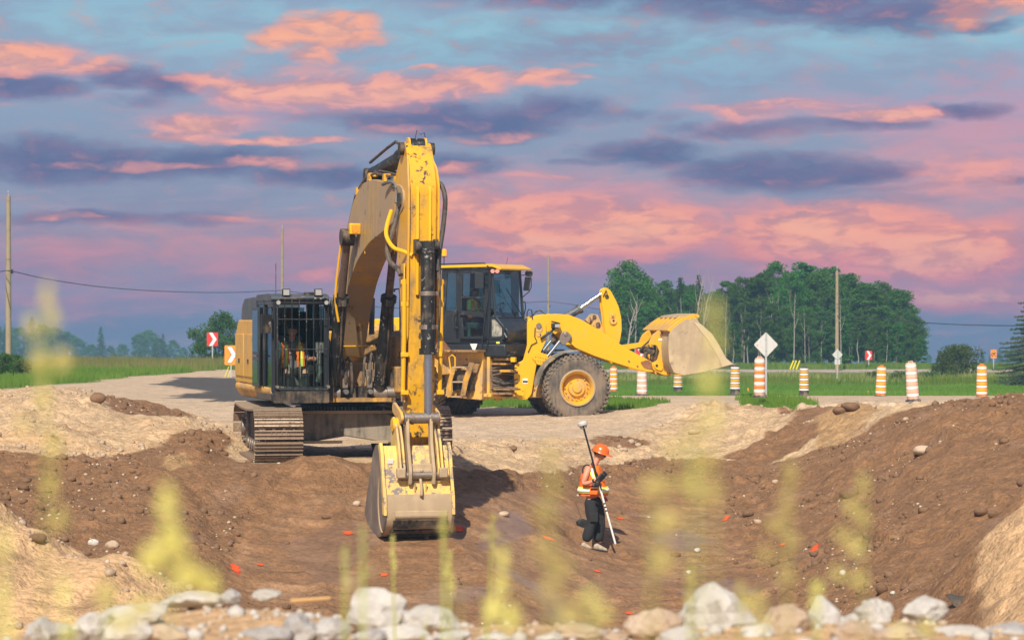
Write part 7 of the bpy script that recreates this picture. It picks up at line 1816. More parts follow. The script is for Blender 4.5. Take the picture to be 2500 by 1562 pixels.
# ------------------------------------------------------------------ barrels
M_bor = mat('barrel_orange', (.88, .22, .015), .5, dirt=(.75, .50, .36), dirt_amt=.25, dirt_scale=3)
M_bfad = mat('faded_barrel_orange', (.80, .42, .30), .6, dirt=(.75, .62, .52), dirt_amt=.45, dirt_scale=2.5)
M_byel = mat('amber_sheeting', (.90, .42, .02), .4, dirt=(.7, .5, .3), dirt_amt=.12, dirt_scale=4)
M_bwh = mat('white_sheeting', (.80, .80, .80), .4, dirt=(.6, .55, .5), dirt_amt=.12, dirt_scale=4)
M_base = mat('rubber_base', (.05, .05, .055), .8, dirt=DUST, dirt_amt=.35, dirt_scale=4)
GB = 'striped traffic barrels along the gravel road edge'
def barrel(ud, vtop, vbot, wpx, kind, label, lean=0.0, Hm=1.05):
    hpx = (vbot - vtop) * 1.0331; Y = Hm * FOC / hpx
    z = CAMZ - (vbot * 1.0331 - 781) * Y / FOC; X = XY(ud, Y)
    o = empty('traffic_barrel', (X, Y, z), rt.uniform(-.3, .3), label, 'traffic barrel', GB)
    o.rotation_euler[1] = lean
    Rb = wpx * 1.0331 * Y / FOC / 2; body = {'black': M_base, 'orange': M_bor, 'faded': M_bfad}[kind]
    am = {'black': M_byel, 'orange': M_byel, 'faded': M_bfad if 'pale' in label else M_bor}[kind]
    w = MB(); prof = []; n = 9; h0 = .13 if kind != 'black' else .20
    prof += [(Rb * .99, 0), (Rb, .02), (Rb, h0)]
    for k in range(n):
        za, zb_ = h0 + (Hm - h0 - .03) * k / n, h0 + (Hm - h0 - .03) * (k + 1) / n; r_ = Rb * (1 - .14 * (k + 1) / n)
        prof += [(r_ + .008, za + .008), (r_ + .008, zb_ - .014), (r_ - .004, zb_ - .006)]
    prof += [(Rb * .80, Hm), (Rb * .5, Hm + .004)]
    w.lathe(prof, 28); w.build('barrel_body', body, o, angle=50)
    for k in range(n):
        za, zb_ = h0 + (Hm - h0 - .03) * k / n, h0 + (Hm - h0 - .03) * (k + 1) / n; r_ = Rb * (1 - .14 * (k + 1) / n) + .011
        w = MB(); w.lathe([(r_, za + .012), (r_, zb_ - .018), (r_ - .006, zb_ - .018), (r_ - .006, za + .012)], 28, close=True); w.build('reflective_band', M_bwh if k % 2 == 0 else am, o)
    w = MB(); w.lathe([(Rb * 1.32, 0), (Rb * 1.30, .035), (Rb * 1.06, .06), (Rb * 1.0, .07)], 24); w.build('rubber_base', M_base, o)
    w = MB(); w.tube([(-.06, 0, Hm), (-.06, 0, Hm + .035), (.06, 0, Hm + .035), (.06, 0, Hm)], .014, 6); w.build('carry_handle', body, o)
    return o
barrel(1450, 868, 927, 19, 'orange', 'orange-footed striped traffic barrel just right of the big front loader wheel')
barrel(1517, 868, 934, 24, 'faded', 'pale faded striped traffic barrel standing under the raised loader arm')
barrel(1602, 866, 926, 21, 'black', 'black-based striped traffic barrel half hidden below the loader bucket')
barrel(1737, 864, 932, 22, 'black', 'black-based striped barrel beside the tip of the loader bucket')
barrel(1795, 846, 939, 26, 'faded', 'tall orange striped traffic barrel at the foot of the big diamond sign post')
barrel(1900, 867, 936, 22, 'black', 'black-based striped traffic barrel standing alone right of the big diamond sign')
barrel(2081, 866, 938, 24, 'orange', 'slightly slumped orange-footed striped barrel left of the tilted one', R(2))
barrel(2158, 857, 948, 28, 'faded', 'large striped barrel with pale pink upper bands, tilted to the left on its base', R(-4))
barrel(2320, 863, 941, 25, 'orange', 'orange-footed striped barrel farthest right, half behind the brown slope')

# ------------------------------------------------------------------ signs
M_galv = mat('galvanised_post', (.50, .51, .52), .45, metal=.4)
M_signback = mat('bare_sign_back', (.62, .62, .61), .45, metal=.25, dirt=(.45, .43, .40), dirt_amt=.3, dirt_scale=3)
M_red = mat('sign_red', (.75, .035, .03), .4)
M_swhite = mat('sign_white', (.80, .80, .82), .4)
M_sor = mat('sign_orange', (.95, .30, .02), .4)
M_ink = mat('sign_ink', (.015, .015, .02), .5)
def plate(m_, pts, y0, y1): m_.prism(pts, y0, y1, lambda x, z, y: (x, y, z))
def rrect(w_, h_, r_=.04): return rounded([(-w_ / 2, -h_ / 2), (w_ / 2, -h_ / 2), (w_ / 2, h_ / 2), (-w_ / 2, h_ / 2)], r_, 3)
def sign_at(name, ud, vfoot, Y, label, group=None, cat='road sign'):
    X = XY(ud, Y); z = CAMZ - (vfoot * 1.0331 - 781) * Y / FOC
    return empty(name, (X, Y, z), 0, label, cat, group), z
def zz_(v, Y, z0): return CAMZ - (v * 1.0331 - 781) * Y / FOC - z0
# big diamond seen from behind
Y = 109; o, z0 = sign_at('diamond_sign', 1810, 938, Y, 'large blank grey back of a diamond sign beside the tall barrel')
c = zz_(814.5, Y, z0); hw = 29 * 1.0331 * Y / FOC
w = MB(); plate(w, [(x, z + c) for x, z in rounded([(-hw, 0), (0, -hw * 1.04), (hw, 0), (0, hw * 1.04)], .06, 3)], -.006, .006); w.build('sign_panel', M_signback, o)
w = MB(); w.box((0, -.03, (c + hw) / 2 + .0), (.075, .045, c + hw * .98)); w.build('post', M_galv, o, bevel=.006)
w = MB(); w.box((-.33, -.012, c - .02), (.06, .006, .03)); w.build('sticker', M_red, o)
for zz in (c + .2, c - .25): w = MB(); w.cyl((0, -.06, zz), (0, -.05, zz), .018, n=8); w.build('bolt', M_steel, o)
# small diamond by the pole
Y = 150; o, z0 = sign_at('diamond_sign', 1979, 885, Y, 'small grey diamond sign back with a tab, before the wooden pole', None)
z0 -= .0; c = zz_(838, Y, z0); hw = 12.5 * 1.0331 * Y / FOC
w = MB(); plate(w, [(x, z + c) for x, z in rounded([(-hw, 0), (0, -hw * 1.1), (hw, 0), (0, hw * 1.1)], .04, 3)], -.006, .006); w.build('sign_panel', M_signback, o)
w = MB(); w.box((.0, .0, c - hw * 1.35), (hw * 1.05, .012, hw * 1.0)); w.build('tab_panel', M_signback, o)
w = MB(); w.box((0, -.02, (c + hw * .9) / 2 - .1), (.05, .03, c + hw * .9 + .2), rot=(0, .03, 0)); w.build('post', M_galv, o)
# chevrons
GC = 'red and white chevron alignment signs'
def chevron(ud, vt, vb, wpx, vfoot, Y, label, mirror=1, cut=0):
    o, z0 = sign_at('chevron_sign', ud, vfoot, Y, label, GC)
    zt_, zb_ = zz_(vt, Y, z0), zz_(vb, Y, z0); W_ = wpx * 1.0331 * Y / FOC; H_ = zt_ - zb_; c = (zt_ + zb_) / 2
    w = MB(); plate(w, [(x, z + c) for x, z in rrect(W_, H_, .05)], 0, .012); w.build('sign_panel', M_red, o)
    h2, w2 = H_ * .485, W_ / 2
    pts = [(-w2 * .62, h2), (w2 * .02, h2), (w2 * .78, 0), (w2 * .02, -h2), (-w2 * .62, -h2), (w2 * .12, 0)]
    w = MB(); plate(w, [(x * mirror, z + c) for x, z in pts], -.005, 0.0); w.build('chevron', M_swhite, o)
    w = MB(); w.box((0, .035, (zt_ - .1) / 2), (.06, .04, zt_ - .1)); w.build('post', M_galv, o)
chevron(502, 785.5, 817.5, 26, 886, 160, 'red and white chevron sign before the round tree at left')
chevron(2053, 829, 850, 16, 868, 207, 'red and white chevron sign before the right part of the wood')
chevron(1513, 824, 848, 19, 906, 190, 'red and white chevron sign half hidden behind the loader bucket link')
# orange chevron board with sandbags
Y = 122; o, z0 = sign_at('chevron_board', 543, 908, Y, 'orange temporary sign with white chevron, left of the excavator flank')
zt_, zb_ = zz_(816, Y, z0), zz_(862, Y, z0); W_ = 32 * 1.0331 * Y / FOC; c = (zt_ + zb_) / 2; H_ = zt_ - zb_
w = MB(); plate(w, [(x + .07, z + c) for x, z in rrect(W_, H_, .04)], 0, .012); w.build('sign_panel', M_sor, o)
for k, (mt_, e) in enumerate(((M_red, .022), (M_swhite, 0))):
    h2, w2 = H_ * .40 + e, W_ / 2 * .86; pts = [(-w2 * .70 - e, h2), (w2 * .02, h2), (w2 * .85 + e * 1.6, 0), (w2 * .02, -h2), (-w2 * .70 - e, -h2), (w2 * .05 - e * 1.6, 0)]
    w = MB(); plate(w, [(x + .07, z + c + .02) for x, z in pts], -.004 - .004 * k, 0 - .004 * k); w.build('chevron' if k else 'chevron_outline', mt_, o)
w = MB(); w.box((.05, .03, zb_ / 2 + .05), (.055, .03, zb_ + .3)); w.build('post', M_galv, o)
w = MB(); w.tube([(-.30, .15, .12), (-.02, .1, zb_)], .018, 6); w.tube([(-.16, .2, .12), (.10, .1, zb_)], .018, 6); w.build('brace', mat('yellow_brace', (.80, .70, .02), .5), o)
for k in range(3): w = MB(); w.box((.02 + .05 * k, -.05 * k, .05 + .085 * k), (.62, .3, .07)); w.build('ballast_slab', M_base, o, bevel=.012)
# 70 sign, seen mirrored in this view
Y = 205; o, z0 = sign_at('speed_sign', 2348, 879, Y, 'small orange speed sign reading 70 between the willow bush and the spruce')
zt_, zb_ = zz_(826, Y, z0), zz_(846, Y, z0); W_ = 13.6 * 1.0331 * Y / FOC; c = (zt_ + zb_) / 2; H_ = zt_ - zb_
w = MB(); plate(w, [(x, z + c) for x, z in rrect(W_, H_, .03)], 0, .012); w.build('sign_panel', M_sor, o)
w = MB(); w.box((0, .03, zt_ / 2), (.05, .03, zt_)); w.build('post', M_galv, o)
def text(s_, size, name, parent, loc, mt_, sx=1.0, bold=.0):
    cu = bpy.data.curves.new(name, 'FONT'); cu.body = s_; cu.size = size; cu.align_x = 'CENTER'; cu.align_y = 'CENTER'; cu.extrude = .002; cu.offset = bold
    ob = bpy.data.objects.new(name, cu); col.objects.link(ob); bpy.context.view_layer.update()
    dg = bpy.context.evaluated_depsgraph_get(); me_ = bpy.data.meshes.new_from_object(ob.evaluated_get(dg)); bpy.data.objects.remove(ob)
    me_.materials.clear(); me_.materials.append(mt_)
    o2 = bpy.data.objects.new(name, me_); link(o2, parent); o2.location = loc; o2.rotation_euler = (R(90), 0, 0); o2.scale = (sx, 1, 1); return o2
text('70', H_ * .66, 'numeral', o, (0, -.006, c - H_ * .12), M_ink, -.85, .012)
w = MB()
for k in range(6): w.box((-W_ * .34 + k * W_ * .135, -.004, zt_ - H_ * .13), (W_ * .08, .004, H_ * .09))
w.build('small_lettering', M_ink, o)
# yellow guards on the pole's stay wires
for k, u in enumerate((1867, 1874, 1882)):
    Y = 196; a, b_ = P(u, 869, Y), P(u + 8, 852, Y)
    w = MB(); w.tube([Vector((0, 0, -.1)), (b_ - a) * 1.02], .05, 8); g_ = w.build('wire_guard', MATS['yellow_brace']); g_.location = a
    tag(g_, ['left', 'middle', 'right'][k] + ' one of three slanting yellow guy-wire guards at the foot of the wood', 'wire guard', 'yellow guards on the stay wires of the wooden pole')
# marker stakes in the grass
for u, v0, v1, Y, lb in ((2051, 926, 946, 120, 'short orange-topped stake in the grass right of the small diamond sign'), (2336, 925, 943, 122, 'thin yellow-tipped stake in the grass right of the farthest right barrel'), (1518, 918, 935, 112, 'thin wooden stake in the grass behind the pale barrel under the arm'), (1768, 918, 936, 115, 'thin straw-coloured stake in the grass between bucket tip and diamond sign')):
    X = XY(u, Y); zt_ = CAMZ - (v0 * 1.0331 - 781) * Y / FOC; z0 = G(X, Y); o = empty('marker_stake', (X, Y, z0), 0, lb, 'marker stake')
    w = MB(); w.box((0, 0, (zt_ - z0) / 2), (.045, .02, zt_ - z0)); w.build('stake', mat('stake_wood', (.55, .42, .20), .8), o)
    w = MB(); w.box((0, 0, (zt_ - z0) * .85), (.05, .025, .12)); w.build('painted_tip', M_sor, o)

# ------------------------------------------------------------------ poles and cables
M_pole = mat('weathered_pole', (.33, .26, .16), .9, dirt=(.18, .14, .09), dirt_amt=.3, dirt_scale=3, bump=.3)
def upole(ud, vt, vfoot, Y, wpx, label, lean=0.0):
    X = XY(ud, Y); z0 = CAMZ - (vfoot * 1.0331 - 781) * Y / FOC; zt_ = zz_(vt, Y, z0); r_ = wpx * 1.0331 * Y / FOC / 2
    o = empty('utility_pole', (X, Y, z0), 0, label, 'utility pole', 'wooden utility poles')
    w = MB(); w.tube([(0, 0, -.5), (lean * .5, 0, zt_ / 2), (lean, 0, zt_)], [r_ * 1.12, r_, r_ * .8], 12); w.build('shaft', M_pole, o)
    w = MB(); w.cyl((lean * .62, 0, zt_ * .62), (lean * .62, 0, zt_ * .62 + .05), r_ * 1.02, n=12); w.build('steel_band', M_steel, o)
    w = MB(); w.cyl((lean, 0, zt_), (lean, 0, zt_ + .22), .02, n=6); w.cyl((lean, 0, zt_ + .2), (lean, 0, zt_ + .32), .05, n=8); w.build('top_pin', M_galv, o)
    w = MB(); w.box((lean * .6 + r_ * 1.3, 0, 0 + zz_(vt, Y, z0) * .55), (r_ * .8, .08, .25)); w.build('cable_clamp', M_black, o)
    return o, X, z0, zt_
upole(20, 463, 860, 170, 13, 'tall wooden utility pole at the left edge rising from the shrubs')
upole(667, 540, 880, 262, 7, 'distant wooden utility pole rising behind the excavator cab roof')
upole(1296, 604, 870, 300, 5.5, 'faint slim utility pole behind the loader, right of its cab')
upole(1978, 640, 872, 200, 8.5, 'wooden utility pole standing in front of the wood above the small diamond sign')
def cable(name, pts, r_, label):
    pp = [P(*p) for p in pts]; c0 = pp[0]; w = MB(); w.tube([p - c0 for p in catmull(pp, 8)], r_, 5)
    o = w.build(name, mat('cable_black', (.03, .03, .04), .6)); o.location = c0; tag(o, label, 'cable', 'overhead cables between the poles')
cable('overhead_cable', ((-60, 650, 160), (0, 642, 169), (27, 641, 170), (120, 661, 185), (250, 679, 202), (400, 689, 224), (550, 691, 245), (667, 686, 262)), .028, 'sagging overhead cable between the left pole and the pole behind the cab')
cable('overhead_cable', ((667, 686, 262), (760, 700, 268), (900, 726, 276), (1080, 728, 286), (1200, 718, 293), (1296, 712, 300)), .03, 'overhead cable running behind the excavator boom towards the loader cab')
cable('overhead_cable', ((1296, 712, 300), (1350, 719, 285), (1420, 731, 262), (1600, 752, 235), (1800, 752, 212), (1978, 746, 200)), .026, 'overhead cable crossing the wood behind the raised loader lever')
cable('overhead_cable', ((1978, 746, 200), (2080, 753, 190), (2180, 762, 180), (2300, 768, 168), (2480, 770, 155)), .025, 'overhead cable from the wood pole out to the right edge')
cable('overhead_cable', ((1480, 708, 240), (1700, 722, 220), (1978, 718, 199.8), (2150, 736, 183)), .014, 'thin upper wire in front of the wood at the tall pole')
for k, (a_, b_) in enumerate((((1976, 665, 199.6), (1875, 852, 196)), ((1976, 718, 199.6), (1882, 852, 196)), ((1976, 746, 199.6), (1890, 852, 196)))):
    cable('stay_wire', (a_, ((a_[0] + b_[0]) / 2, (a_[1] + b_[1]) / 2, 198), b_), .012, ['top', 'middle', 'lowest'][k] + ' slanting stay wire from the wooden pole to the yellow guards')
# ------------------------------------------------------------------ orange marking paint on the soil
M_spray = bpy.data.materials.new('marking_paint'); M_spray.use_nodes = True
t = M_spray.node_tree; b = t.nodes['Principled BSDF']; N = NT(t); tc = N.node('ShaderNodeTexCoord', out=3)
b.inputs['Base Color'].default_value = (.85, .09, .014, 1); b.inputs['Roughness'].default_value = .75
at = t.nodes.new('ShaderNodeAttribute'); at.attribute_name = 'edge'
t.links.new(N.smooth(N.m('ADD', at.outputs['Fac'], N.m('MULTIPLY', N.m('SUBTRACT', N.noise(tc, 9, 6, .7), .5), 1.3)), .32, .95), b.inputs['Alpha'])
def ray_g(xd, yd, y0=18, y1=74):
    u = (xd * 1.0331 - 1250) / FOC; w_ = -(yd * 1.0331 - 781) / FOC
    Ys = np.arange(y0, y1, .04); h_ = gz(u * Ys, Ys); z = CAMZ + w_ * Ys; i = int(np.argmax(z <= h_)); return float(u * Ys[i]), float(Ys[i])
SPOTS = [(556, 1345, .30, .95, .3), (615, 1336, .22, .30, 0), (822, 1261, .33, .30, 0), (1085, 1250, .34, .35, 0), (908, 1358, .24, .22, 0), (1296, 1273, .5, .12, 0), (1465, 1226, .30, .2, 0), (1715, 1226, .34, .25, 0), (1925, 1300, .26, 1.2, -.25), (1850, 1287, .22, .2, 0), (1487, 1451, .26, .2, 0), (1412, 1350, .30, .15, 0)]
for k, (xd, yd, wx, wy, rot) in enumerate(SPOTS):
    X0, Y0 = ray_g(xd, yd); n = 15
    g = np.linspace(-1, 1, n); A_, B_ = np.meshgrid(g, g); ca_, sa_ = math.cos(rot), math.sin(rot)
    px_ = X0 + (A_ * wx * ca_ - B_ * wy * sa_) * .36; py_ = Y0 + (A_ * wx * sa_ + B_ * wy * ca_) * .5
    pz_ = gz(px_, py_) + .012
    V = np.stack([px_ - X0, py_ - Y0, pz_ - float(gz(np.array(X0), np.array(Y0)))], -1).reshape(-1, 3); ii = np.arange(n * n).reshape(n, n)
    F = np.stack([ii[:-1, :-1], ii[:-1, 1:], ii[1:, 1:], ii[1:, :-1]], -1).reshape(-1, 4)
    o = raw_mesh('paint_mark', V, F, M_spray, smooth=True, kind='structure'); o.location = (X0, Y0, float(gz(np.array(X0), np.array(Y0))))
    e_ = o.data.attributes.new('edge', 'FLOAT', 'POINT'); e_.data.foreach_set('value', np.clip(1 - (A_ ** 2 + B_ ** 2), 0, 1).ravel().astype(np.float32))

# ------------------------------------------------------------------ single stones that can be picked out
def stone(xd, yd, wpx, hpx, mt_, label, cat='stone', Y=None, seed=0, name=None, sharp=.35, group=None, sink=.35, n=3):
    if Y is None: X, Y = ray_g(xd, yd + hpx * .35)
    else: X = XY(xd, Y)
    kf = 1.16 if Y < 14 else 1.0
    sw = wpx * 1.0331 * Y / FOC / 2 * kf; shh = hpx * 1.0331 * Y / FOC / 2 * kf
    me_ = rock_mesh(seed * 7 + int(xd), n, (sw * 1.2, (sw + shh) * .6, shh * 1.25), sharp, 'stone_shape')
    me_.materials.append(mt_)
    o = bpy.data.objects.new(name or 'rock', me_); link(o)
    z = CAMZ - (yd * 1.0331 - 781) * Y / FOC
    o.location = (X, Y, z); tag(o, label, cat, group)
    for p in me_.polygons: p.use_smooth = True
    for p in me_.polygons: p.use_smooth = (kf == 1.0)
    b_ = o.modifiers.new('sub', 'SUBSURF'); b_.levels = 1; b_.render_levels = 1; b_.subdivision_type = 'SIMPLE' if kf > 1 else 'CATMULL_CLARK'
    return o
GF = 'pale rocks along the top of the near bank'
FR = [ # x, y, w, h, Y, material, label
 (458,1418,128,36,12.9,M_white,'long flat white rock lying on the near bank, left part'),
 (548,1412,50,34,12.7,M_grey,'small grey rock at the right end of the long flat white rock'),
 (324,1446,135,46,12.2,M_white,'broad low white rock, left of and below the long flat one'),
 (95,1488,66,52,11.6,M_grey,'pointed grey rock nearest the left corner of the near bank'),
 (146,1492,54,40,11.5,M_grey,'small darker grey rock right of the pointed one in the left corner'),
 (222,1482,92,70,11.7,M_white,'rounded whitish rock between the left corner rocks and the broad low one'),
 (305,1492,105,60,11.3,M_white,'greenish-white rock in front of the broad low white rock'),
 (400,1500,100,46,11.3,M_tan,'dusty tan rock at the bottom left of centre'),
 (626,1404,60,26,12.8,M_white,'small pale rock on the bank crest left of the yellow-brown stick'),
 (712,1492,74,72,11.5,M_grey,'grey wedge-shaped rock standing upright at bottom centre-left'),
 (785,1492,82,62,11.5,M_grey,'rounded grey rock right of the upright wedge rock'),
 (640,1502,110,34,11.4,M_grey,'low slab of grey rock at the bottom edge left of the wedge rock'),
 (888,1452,130,96,11.9,M_white,'large peaked cream rock on the near bank below the excavator bucket'),
 (1012,1470,110,66,11.8,M_white,'white rock with brown spot right of the large peaked cream rock'),
 (940,1502,120,40,11.3,M_white,'flat whitish rock at the bottom edge below the large peaked rock'),
 (868,1506,90,36,11.2,M_grey,'low grey rock at the bottom edge left of the flat whitish one'),
 (1065,1506,80,34,11.3,M_grey,'grey rock at the bottom edge below the brown-spotted one'),
 (1375,1500,106,46,11.6,M_tan,'smooth rounded orange-tan boulder at the bottom centre'),
 (1300,1508,60,24,11.4,M_white,'little white rock left of the smooth tan boulder'),
 (1455,1508,60,24,11.5,M_tan,'little tan rock right of the smooth tan boulder'),
 (1548,1482,112,72,11.7,M_tan,'square-topped beige rock left of the big white boulder'),
 (1686,1462,178,150,11.9,M_white,'big white boulder, the largest rock of the near bank'),
 (1603,1506,80,40,11.2,M_white,'small white rock in front of the gap left of the big white boulder'),
 (1800,1500,76,50,11.6,M_white,'low pale rock at the right foot of the big white boulder'),
 (1868,1488,98,92,11.8,M_tan,'tan triangular rock left of the grey-green upright one'),
 (1944,1462,62,86,12.1,M_grey,'upright grey-green rock leaning against the tan triangular rock'),
 (2058,1452,80,72,12.2,M_white,'white folded rock right of the gap, with a brownish base'),
 (2020,1500,90,50,11.6,M_tan,'brownish low rock in front of the white folded rock'),
 (2178,1446,104,60,12.5,M_white,'lone white-and-tan block rock at the far right of the near bank'),
 (2120,1502,120,40,11.6,M_tan,'dusty flat rock below the lone block rock'),
 (2268,1500,130,40,11.8,M_white,'pale low rock in the bottom right, left of the last one'),
 (2390,1496,110,40,12.0,M_grey,'last grey low rock in the bottom right corner'),
 (1985,1480,40,40,12.1,M_white,'small white stone between the upright grey-green and the folded white rock'),
 (1170,1506,70,24,11.5,M_white,'thin pale rock at the bottom edge amid the grass stalks'),
]
for k, (x, y, w_, h_, Y, mt_, lb) in enumerate(FR): stone(x, y, w_, h_, mt_, lb, 'rock', Y, k + 3, 'rock', .95, GF)
w = MB(); w.cyl((-.09, 0, 0), (.09, .02, .012), .012, .009, n=7); o = w.build('stick_of_wood', mat('cut_wood', (.50, .30, .13), .8)); o.location = P(733, 1420, 12.9); tag(o, 'short yellow-brown broken stick lying on the crest of the near bank', 'stick')
MR = [(232,942,34,24,M_brown,'dark rounded clod on top of the small brown heap at left','clod'),(90,1272,42,26,M_brown,'dark brown clod on the sandy pile at lower left','clod'),(222,1282,26,16,M_white,'white stone on the sandy pile right of the dark clod','stone'),(266,1288,34,20,M_tan,'flat tan stone at the right shoulder of the sandy pile','stone'),
 (2178,1065,44,22,M_tan,'angular tan stone block jutting from the right brown slope','stone'),(2318,1208,30,24,M_brown,'dark brown stone in the upper right slope, left one of a pair','stone'),(2345,1215,24,18,M_brown,'dark brown stone right of its pair in the upper right slope','stone'),(2416,1140,24,20,M_brown,'dark clod at the right edge high on the slope','clod'),
 (1766,1214,26,18,M_brown,'rounded brown stone beside the orange mark at right of the pit floor','stone'),(1790,1232,18,12,M_tan,'pale pebble pair below the rounded brown stone','stone'),(1720,1405,20,14,M_tan,'pale stone on the pit floor near the big white boulder','stone'),(1648,1300,16,12,M_white,'pale stone on the pit floor right of the survey pole foot','stone'),(1628,1352,12,10,M_white,'small white stone on the floor below the survey pole','stone'),
 (1212,1060,20,12,M_brown,'dark clod at the edge of the light plateau right of the excavator track','clod'),(1492,1044,16,12,M_tan,'pale rounded cobble right of the surveyor helmet','stone'),(1508,1052,14,10,M_tan,'second cobble right of the surveyor helmet, slightly lower','stone'),(1470,1062,12,9,M_tan,'small cobble below the pair right of the helmet','stone'),
 (770,1222,20,10,M_brown,'dark pebble on the floor left of the bucket','stone'),(842,1190,18,14,M_tan,'rounded tan stone on the slope left of the bucket','stone'),(1192,1214,24,14,M_tan,'flat tan stone on the floor right of the bucket','stone'),(480,1280,14,10,M_brown,'small clod at the left wall foot','clod'),(676,1432,20,14,M_brown,'dark stone near the bottom of the floor at left of centre','stone'),
 (2005,1165,40,26,M_brown,'embedded brown stone in the right slope above its steep face','stone'),(2085,1390,30,24,M_brown,'rounded brown stone low on the right slope','stone'),(2110,1400,12,10,M_white,'white pebble pair right of the rounded brown stone','stone'),(1992,1352,14,14,M_white,'round white stone right of the long orange paint line','stone'),(1832,1138,14,10,M_tan,'pale pebble on the slope left of the grass head','stone'),(2140,990,14,10,M_tan,'pale stone high on the slope near the tilted barrel','stone'),
 (1640,1020,26,12,M_tan,'flat stone on the light mound right of centre','stone'),(2010,962,44,20,M_brown,'lumpy dark clod on the ridge below the leaning barrel','clod'),(1985,970,34,18,M_brown,'dark clod left of the lumpy one on the ridge','clod'),(545,1245,14,9,M_brown,'first of the clods rolled to the foot of the left wall','clod'),(560,1262,16,10,M_brown,'second clod rolled to the foot of the left wall','clod'),(548,1280,12,9,M_brown,'lowest clod at the foot of the left wall','clod')]
for k, (x, y, w_, h_, mt_, lb, cat) in enumerate(MR): stone(x, y, w_ * 1.1, h_ * 1.1, mt_, lb, cat, None, k + 50, 'soil_clod' if cat == 'clod' else 'rock', .4, n=2)
# dark plastic sheet in the lower right cut
w = MB(); vs = []; n = 12; rr = random.Random(3)
for j in range(n):
    for i in range(n): vs.append(((i / (n - 1) - .5) * (.62 - .25 * j / n) + .22 * (j / n), -(j / (n - 1)) * .30 + .1, .10 - .46 * j / (n - 1) + .03 * math.sin(i * .9 + j * .4) + .02 * math.sin(j * 1.1)))
w.add(vs, [(j * n + i, j * n + i + 1, (j + 1) * n + i + 1, (j + 1) * n + i) for j in range(n - 1) for i in range(n - 1)])
o = w.build('plastic_sheet', mat('dark_sheet', (.05, .045, .042), .8, dirt=MUD, dirt_amt=.35, dirt_scale=3), angle=80); o.location = P(2275, 1418, ray_g(2275, 1424)[1] + .04); tag(o, 'torn dark plastic sheet sticking out of the cut bank at lower right', 'plastic sheet')
o.scale = (.6, .5, .5); sf = o.modifiers.new('solid', 'SOLIDIFY'); sf.thickness = .008

# ------------------------------------------------------------------ grass stalks close to the lens
M_stalk = leaf_mat('stalk_green', (.50, .54, .16), (.68, .68, .26), .35, (.70, .74, .22))
M_seed = leaf_mat('seed_head', (.80, .74, .28), (.90, .86, .46), .40, (.95, .88, .32))
M_seedp = leaf_mat('dry_seed_head', (.66, .54, .32), (.82, .72, .5), .35, (.8, .7, .45))
def stalk(xd, yd, Y, hl, wl, label, dry=False, blobs=None, sway=0.0, seed=0, cat='grass stalk', down=1560):
    """a grass stem whose seed head tops out at (xd, yd); hl, wl = head size in view pixels; blobs = side tufts"""
    r_ = np.random.default_rng(seed + int(xd)); px1 = Y / FOC * 1.0331
    top = P(xd, yd, Y); gx, gy = top.x + sway, Y
    foot = Vector((gx, gy, max(G(gx, gy), -1.0) if Y > 9.5 else G(gx, gy)))
    o = empty('grass_stalk', foot, 0, label, cat, 'blurred grass stalks close to the camera')
    T_ = top - foot; w = MB(); r0 = max(.0012, .0009 * 1)
    pts = [Vector((0, 0, -.03)), Vector((T_.x * .2, 0, T_.z * .45)), Vector((T_.x * .65, 0, T_.z * .8)), T_]
    w.tube(catmull(pts, 5), .0012 if Y < 3.5 else .0020 + .0008 * Y / 5, 6); w.build('stem', M_stalk, o)
    B = [(0, hl * .5, wl, hl)] if blobs is None else blobs
    Cs = []
    for (bx, by, bw, bh) in B:
        bw, bh = bw * (.66 if Y < 4 else .9), bh * .9; k = int(90 + 110 * min(3, bw * bh / 4000)); q_ = r_.normal(size=(k, 3)); q_ /= np.linalg.norm(q_, axis=1)[:, None]; q_ *= (r_.random(k) ** .5)[:, None]
        taper = 1 - .45 * (q_[:, 2:3] + 0) ; q_[:, :2] *= np.clip(taper, .3, 1.4)
        c = np.stack([T_.x + bx * px1 + q_[:, 0] * bw * .5 * px1, q_[:, 1] * bw * .5 * px1, T_.z - by * px1 + q_[:, 2] * bh * .5 * px1], 1); Cs.append(c)
    C = np.concatenate(Cs); sz = np.clip(np.sqrt(np.mean([b_[2] * b_[3] for b_ in B])) * px1 * .20, .0025, .02)
    me_ = leaves_mesh('seed_head', C, r_.uniform(.7, 1.4, len(C)) * sz, M_seedp if dry else M_seed, seed, aspect=.45)
    so = bpy.data.objects.new('seed_head', me_); link(so, o)
    for (bx, by, bw, bh) in (blobs or [])[1:]:
        w = MB(); w.tube([Vector((T_.x * (1 if by < 250 else .8), 0, T_.z - (by + bh * .3) * px1)), Vector((T_.x + bx * px1, 0, T_.z - by * px1))], .0010, 4); w.build('spikelet_stem', M_stalk, o)
    return o
def blade(xd, yd, Y, lean, label, wd=.006):
    top = P(xd, yd, Y); fx = top.x + lean; f = Vector((fx, Y, G(fx, Y))); T_ = top - f; w = MB(); vs = []; n = 8
    for i in range(n):
        t_ = i / (n - 1); p = Vector((T_.x * t_ ** 1.6, .02 * t_, T_.z * t_ * (1.1 - .1 * t_))); ww = wd * (1 - t_ ** 2) + .0004
        vs += [p - Vector((ww, 0, 0)), p + Vector((ww, 0, 0)), p + Vector((0, .002, 0))]
    w.add(vs, [(i * 3 + k, i * 3 + (k + 1) % 3, (i + 1) * 3 + (k + 1) % 3, (i + 1) * 3 + k) for i in range(n - 1) for k in range(3)])
    o = empty('blade_of_grass', f, 0, label, 'grass', 'blurred grass blades close to the camera'); w.build('leaf', M_stalk, o)
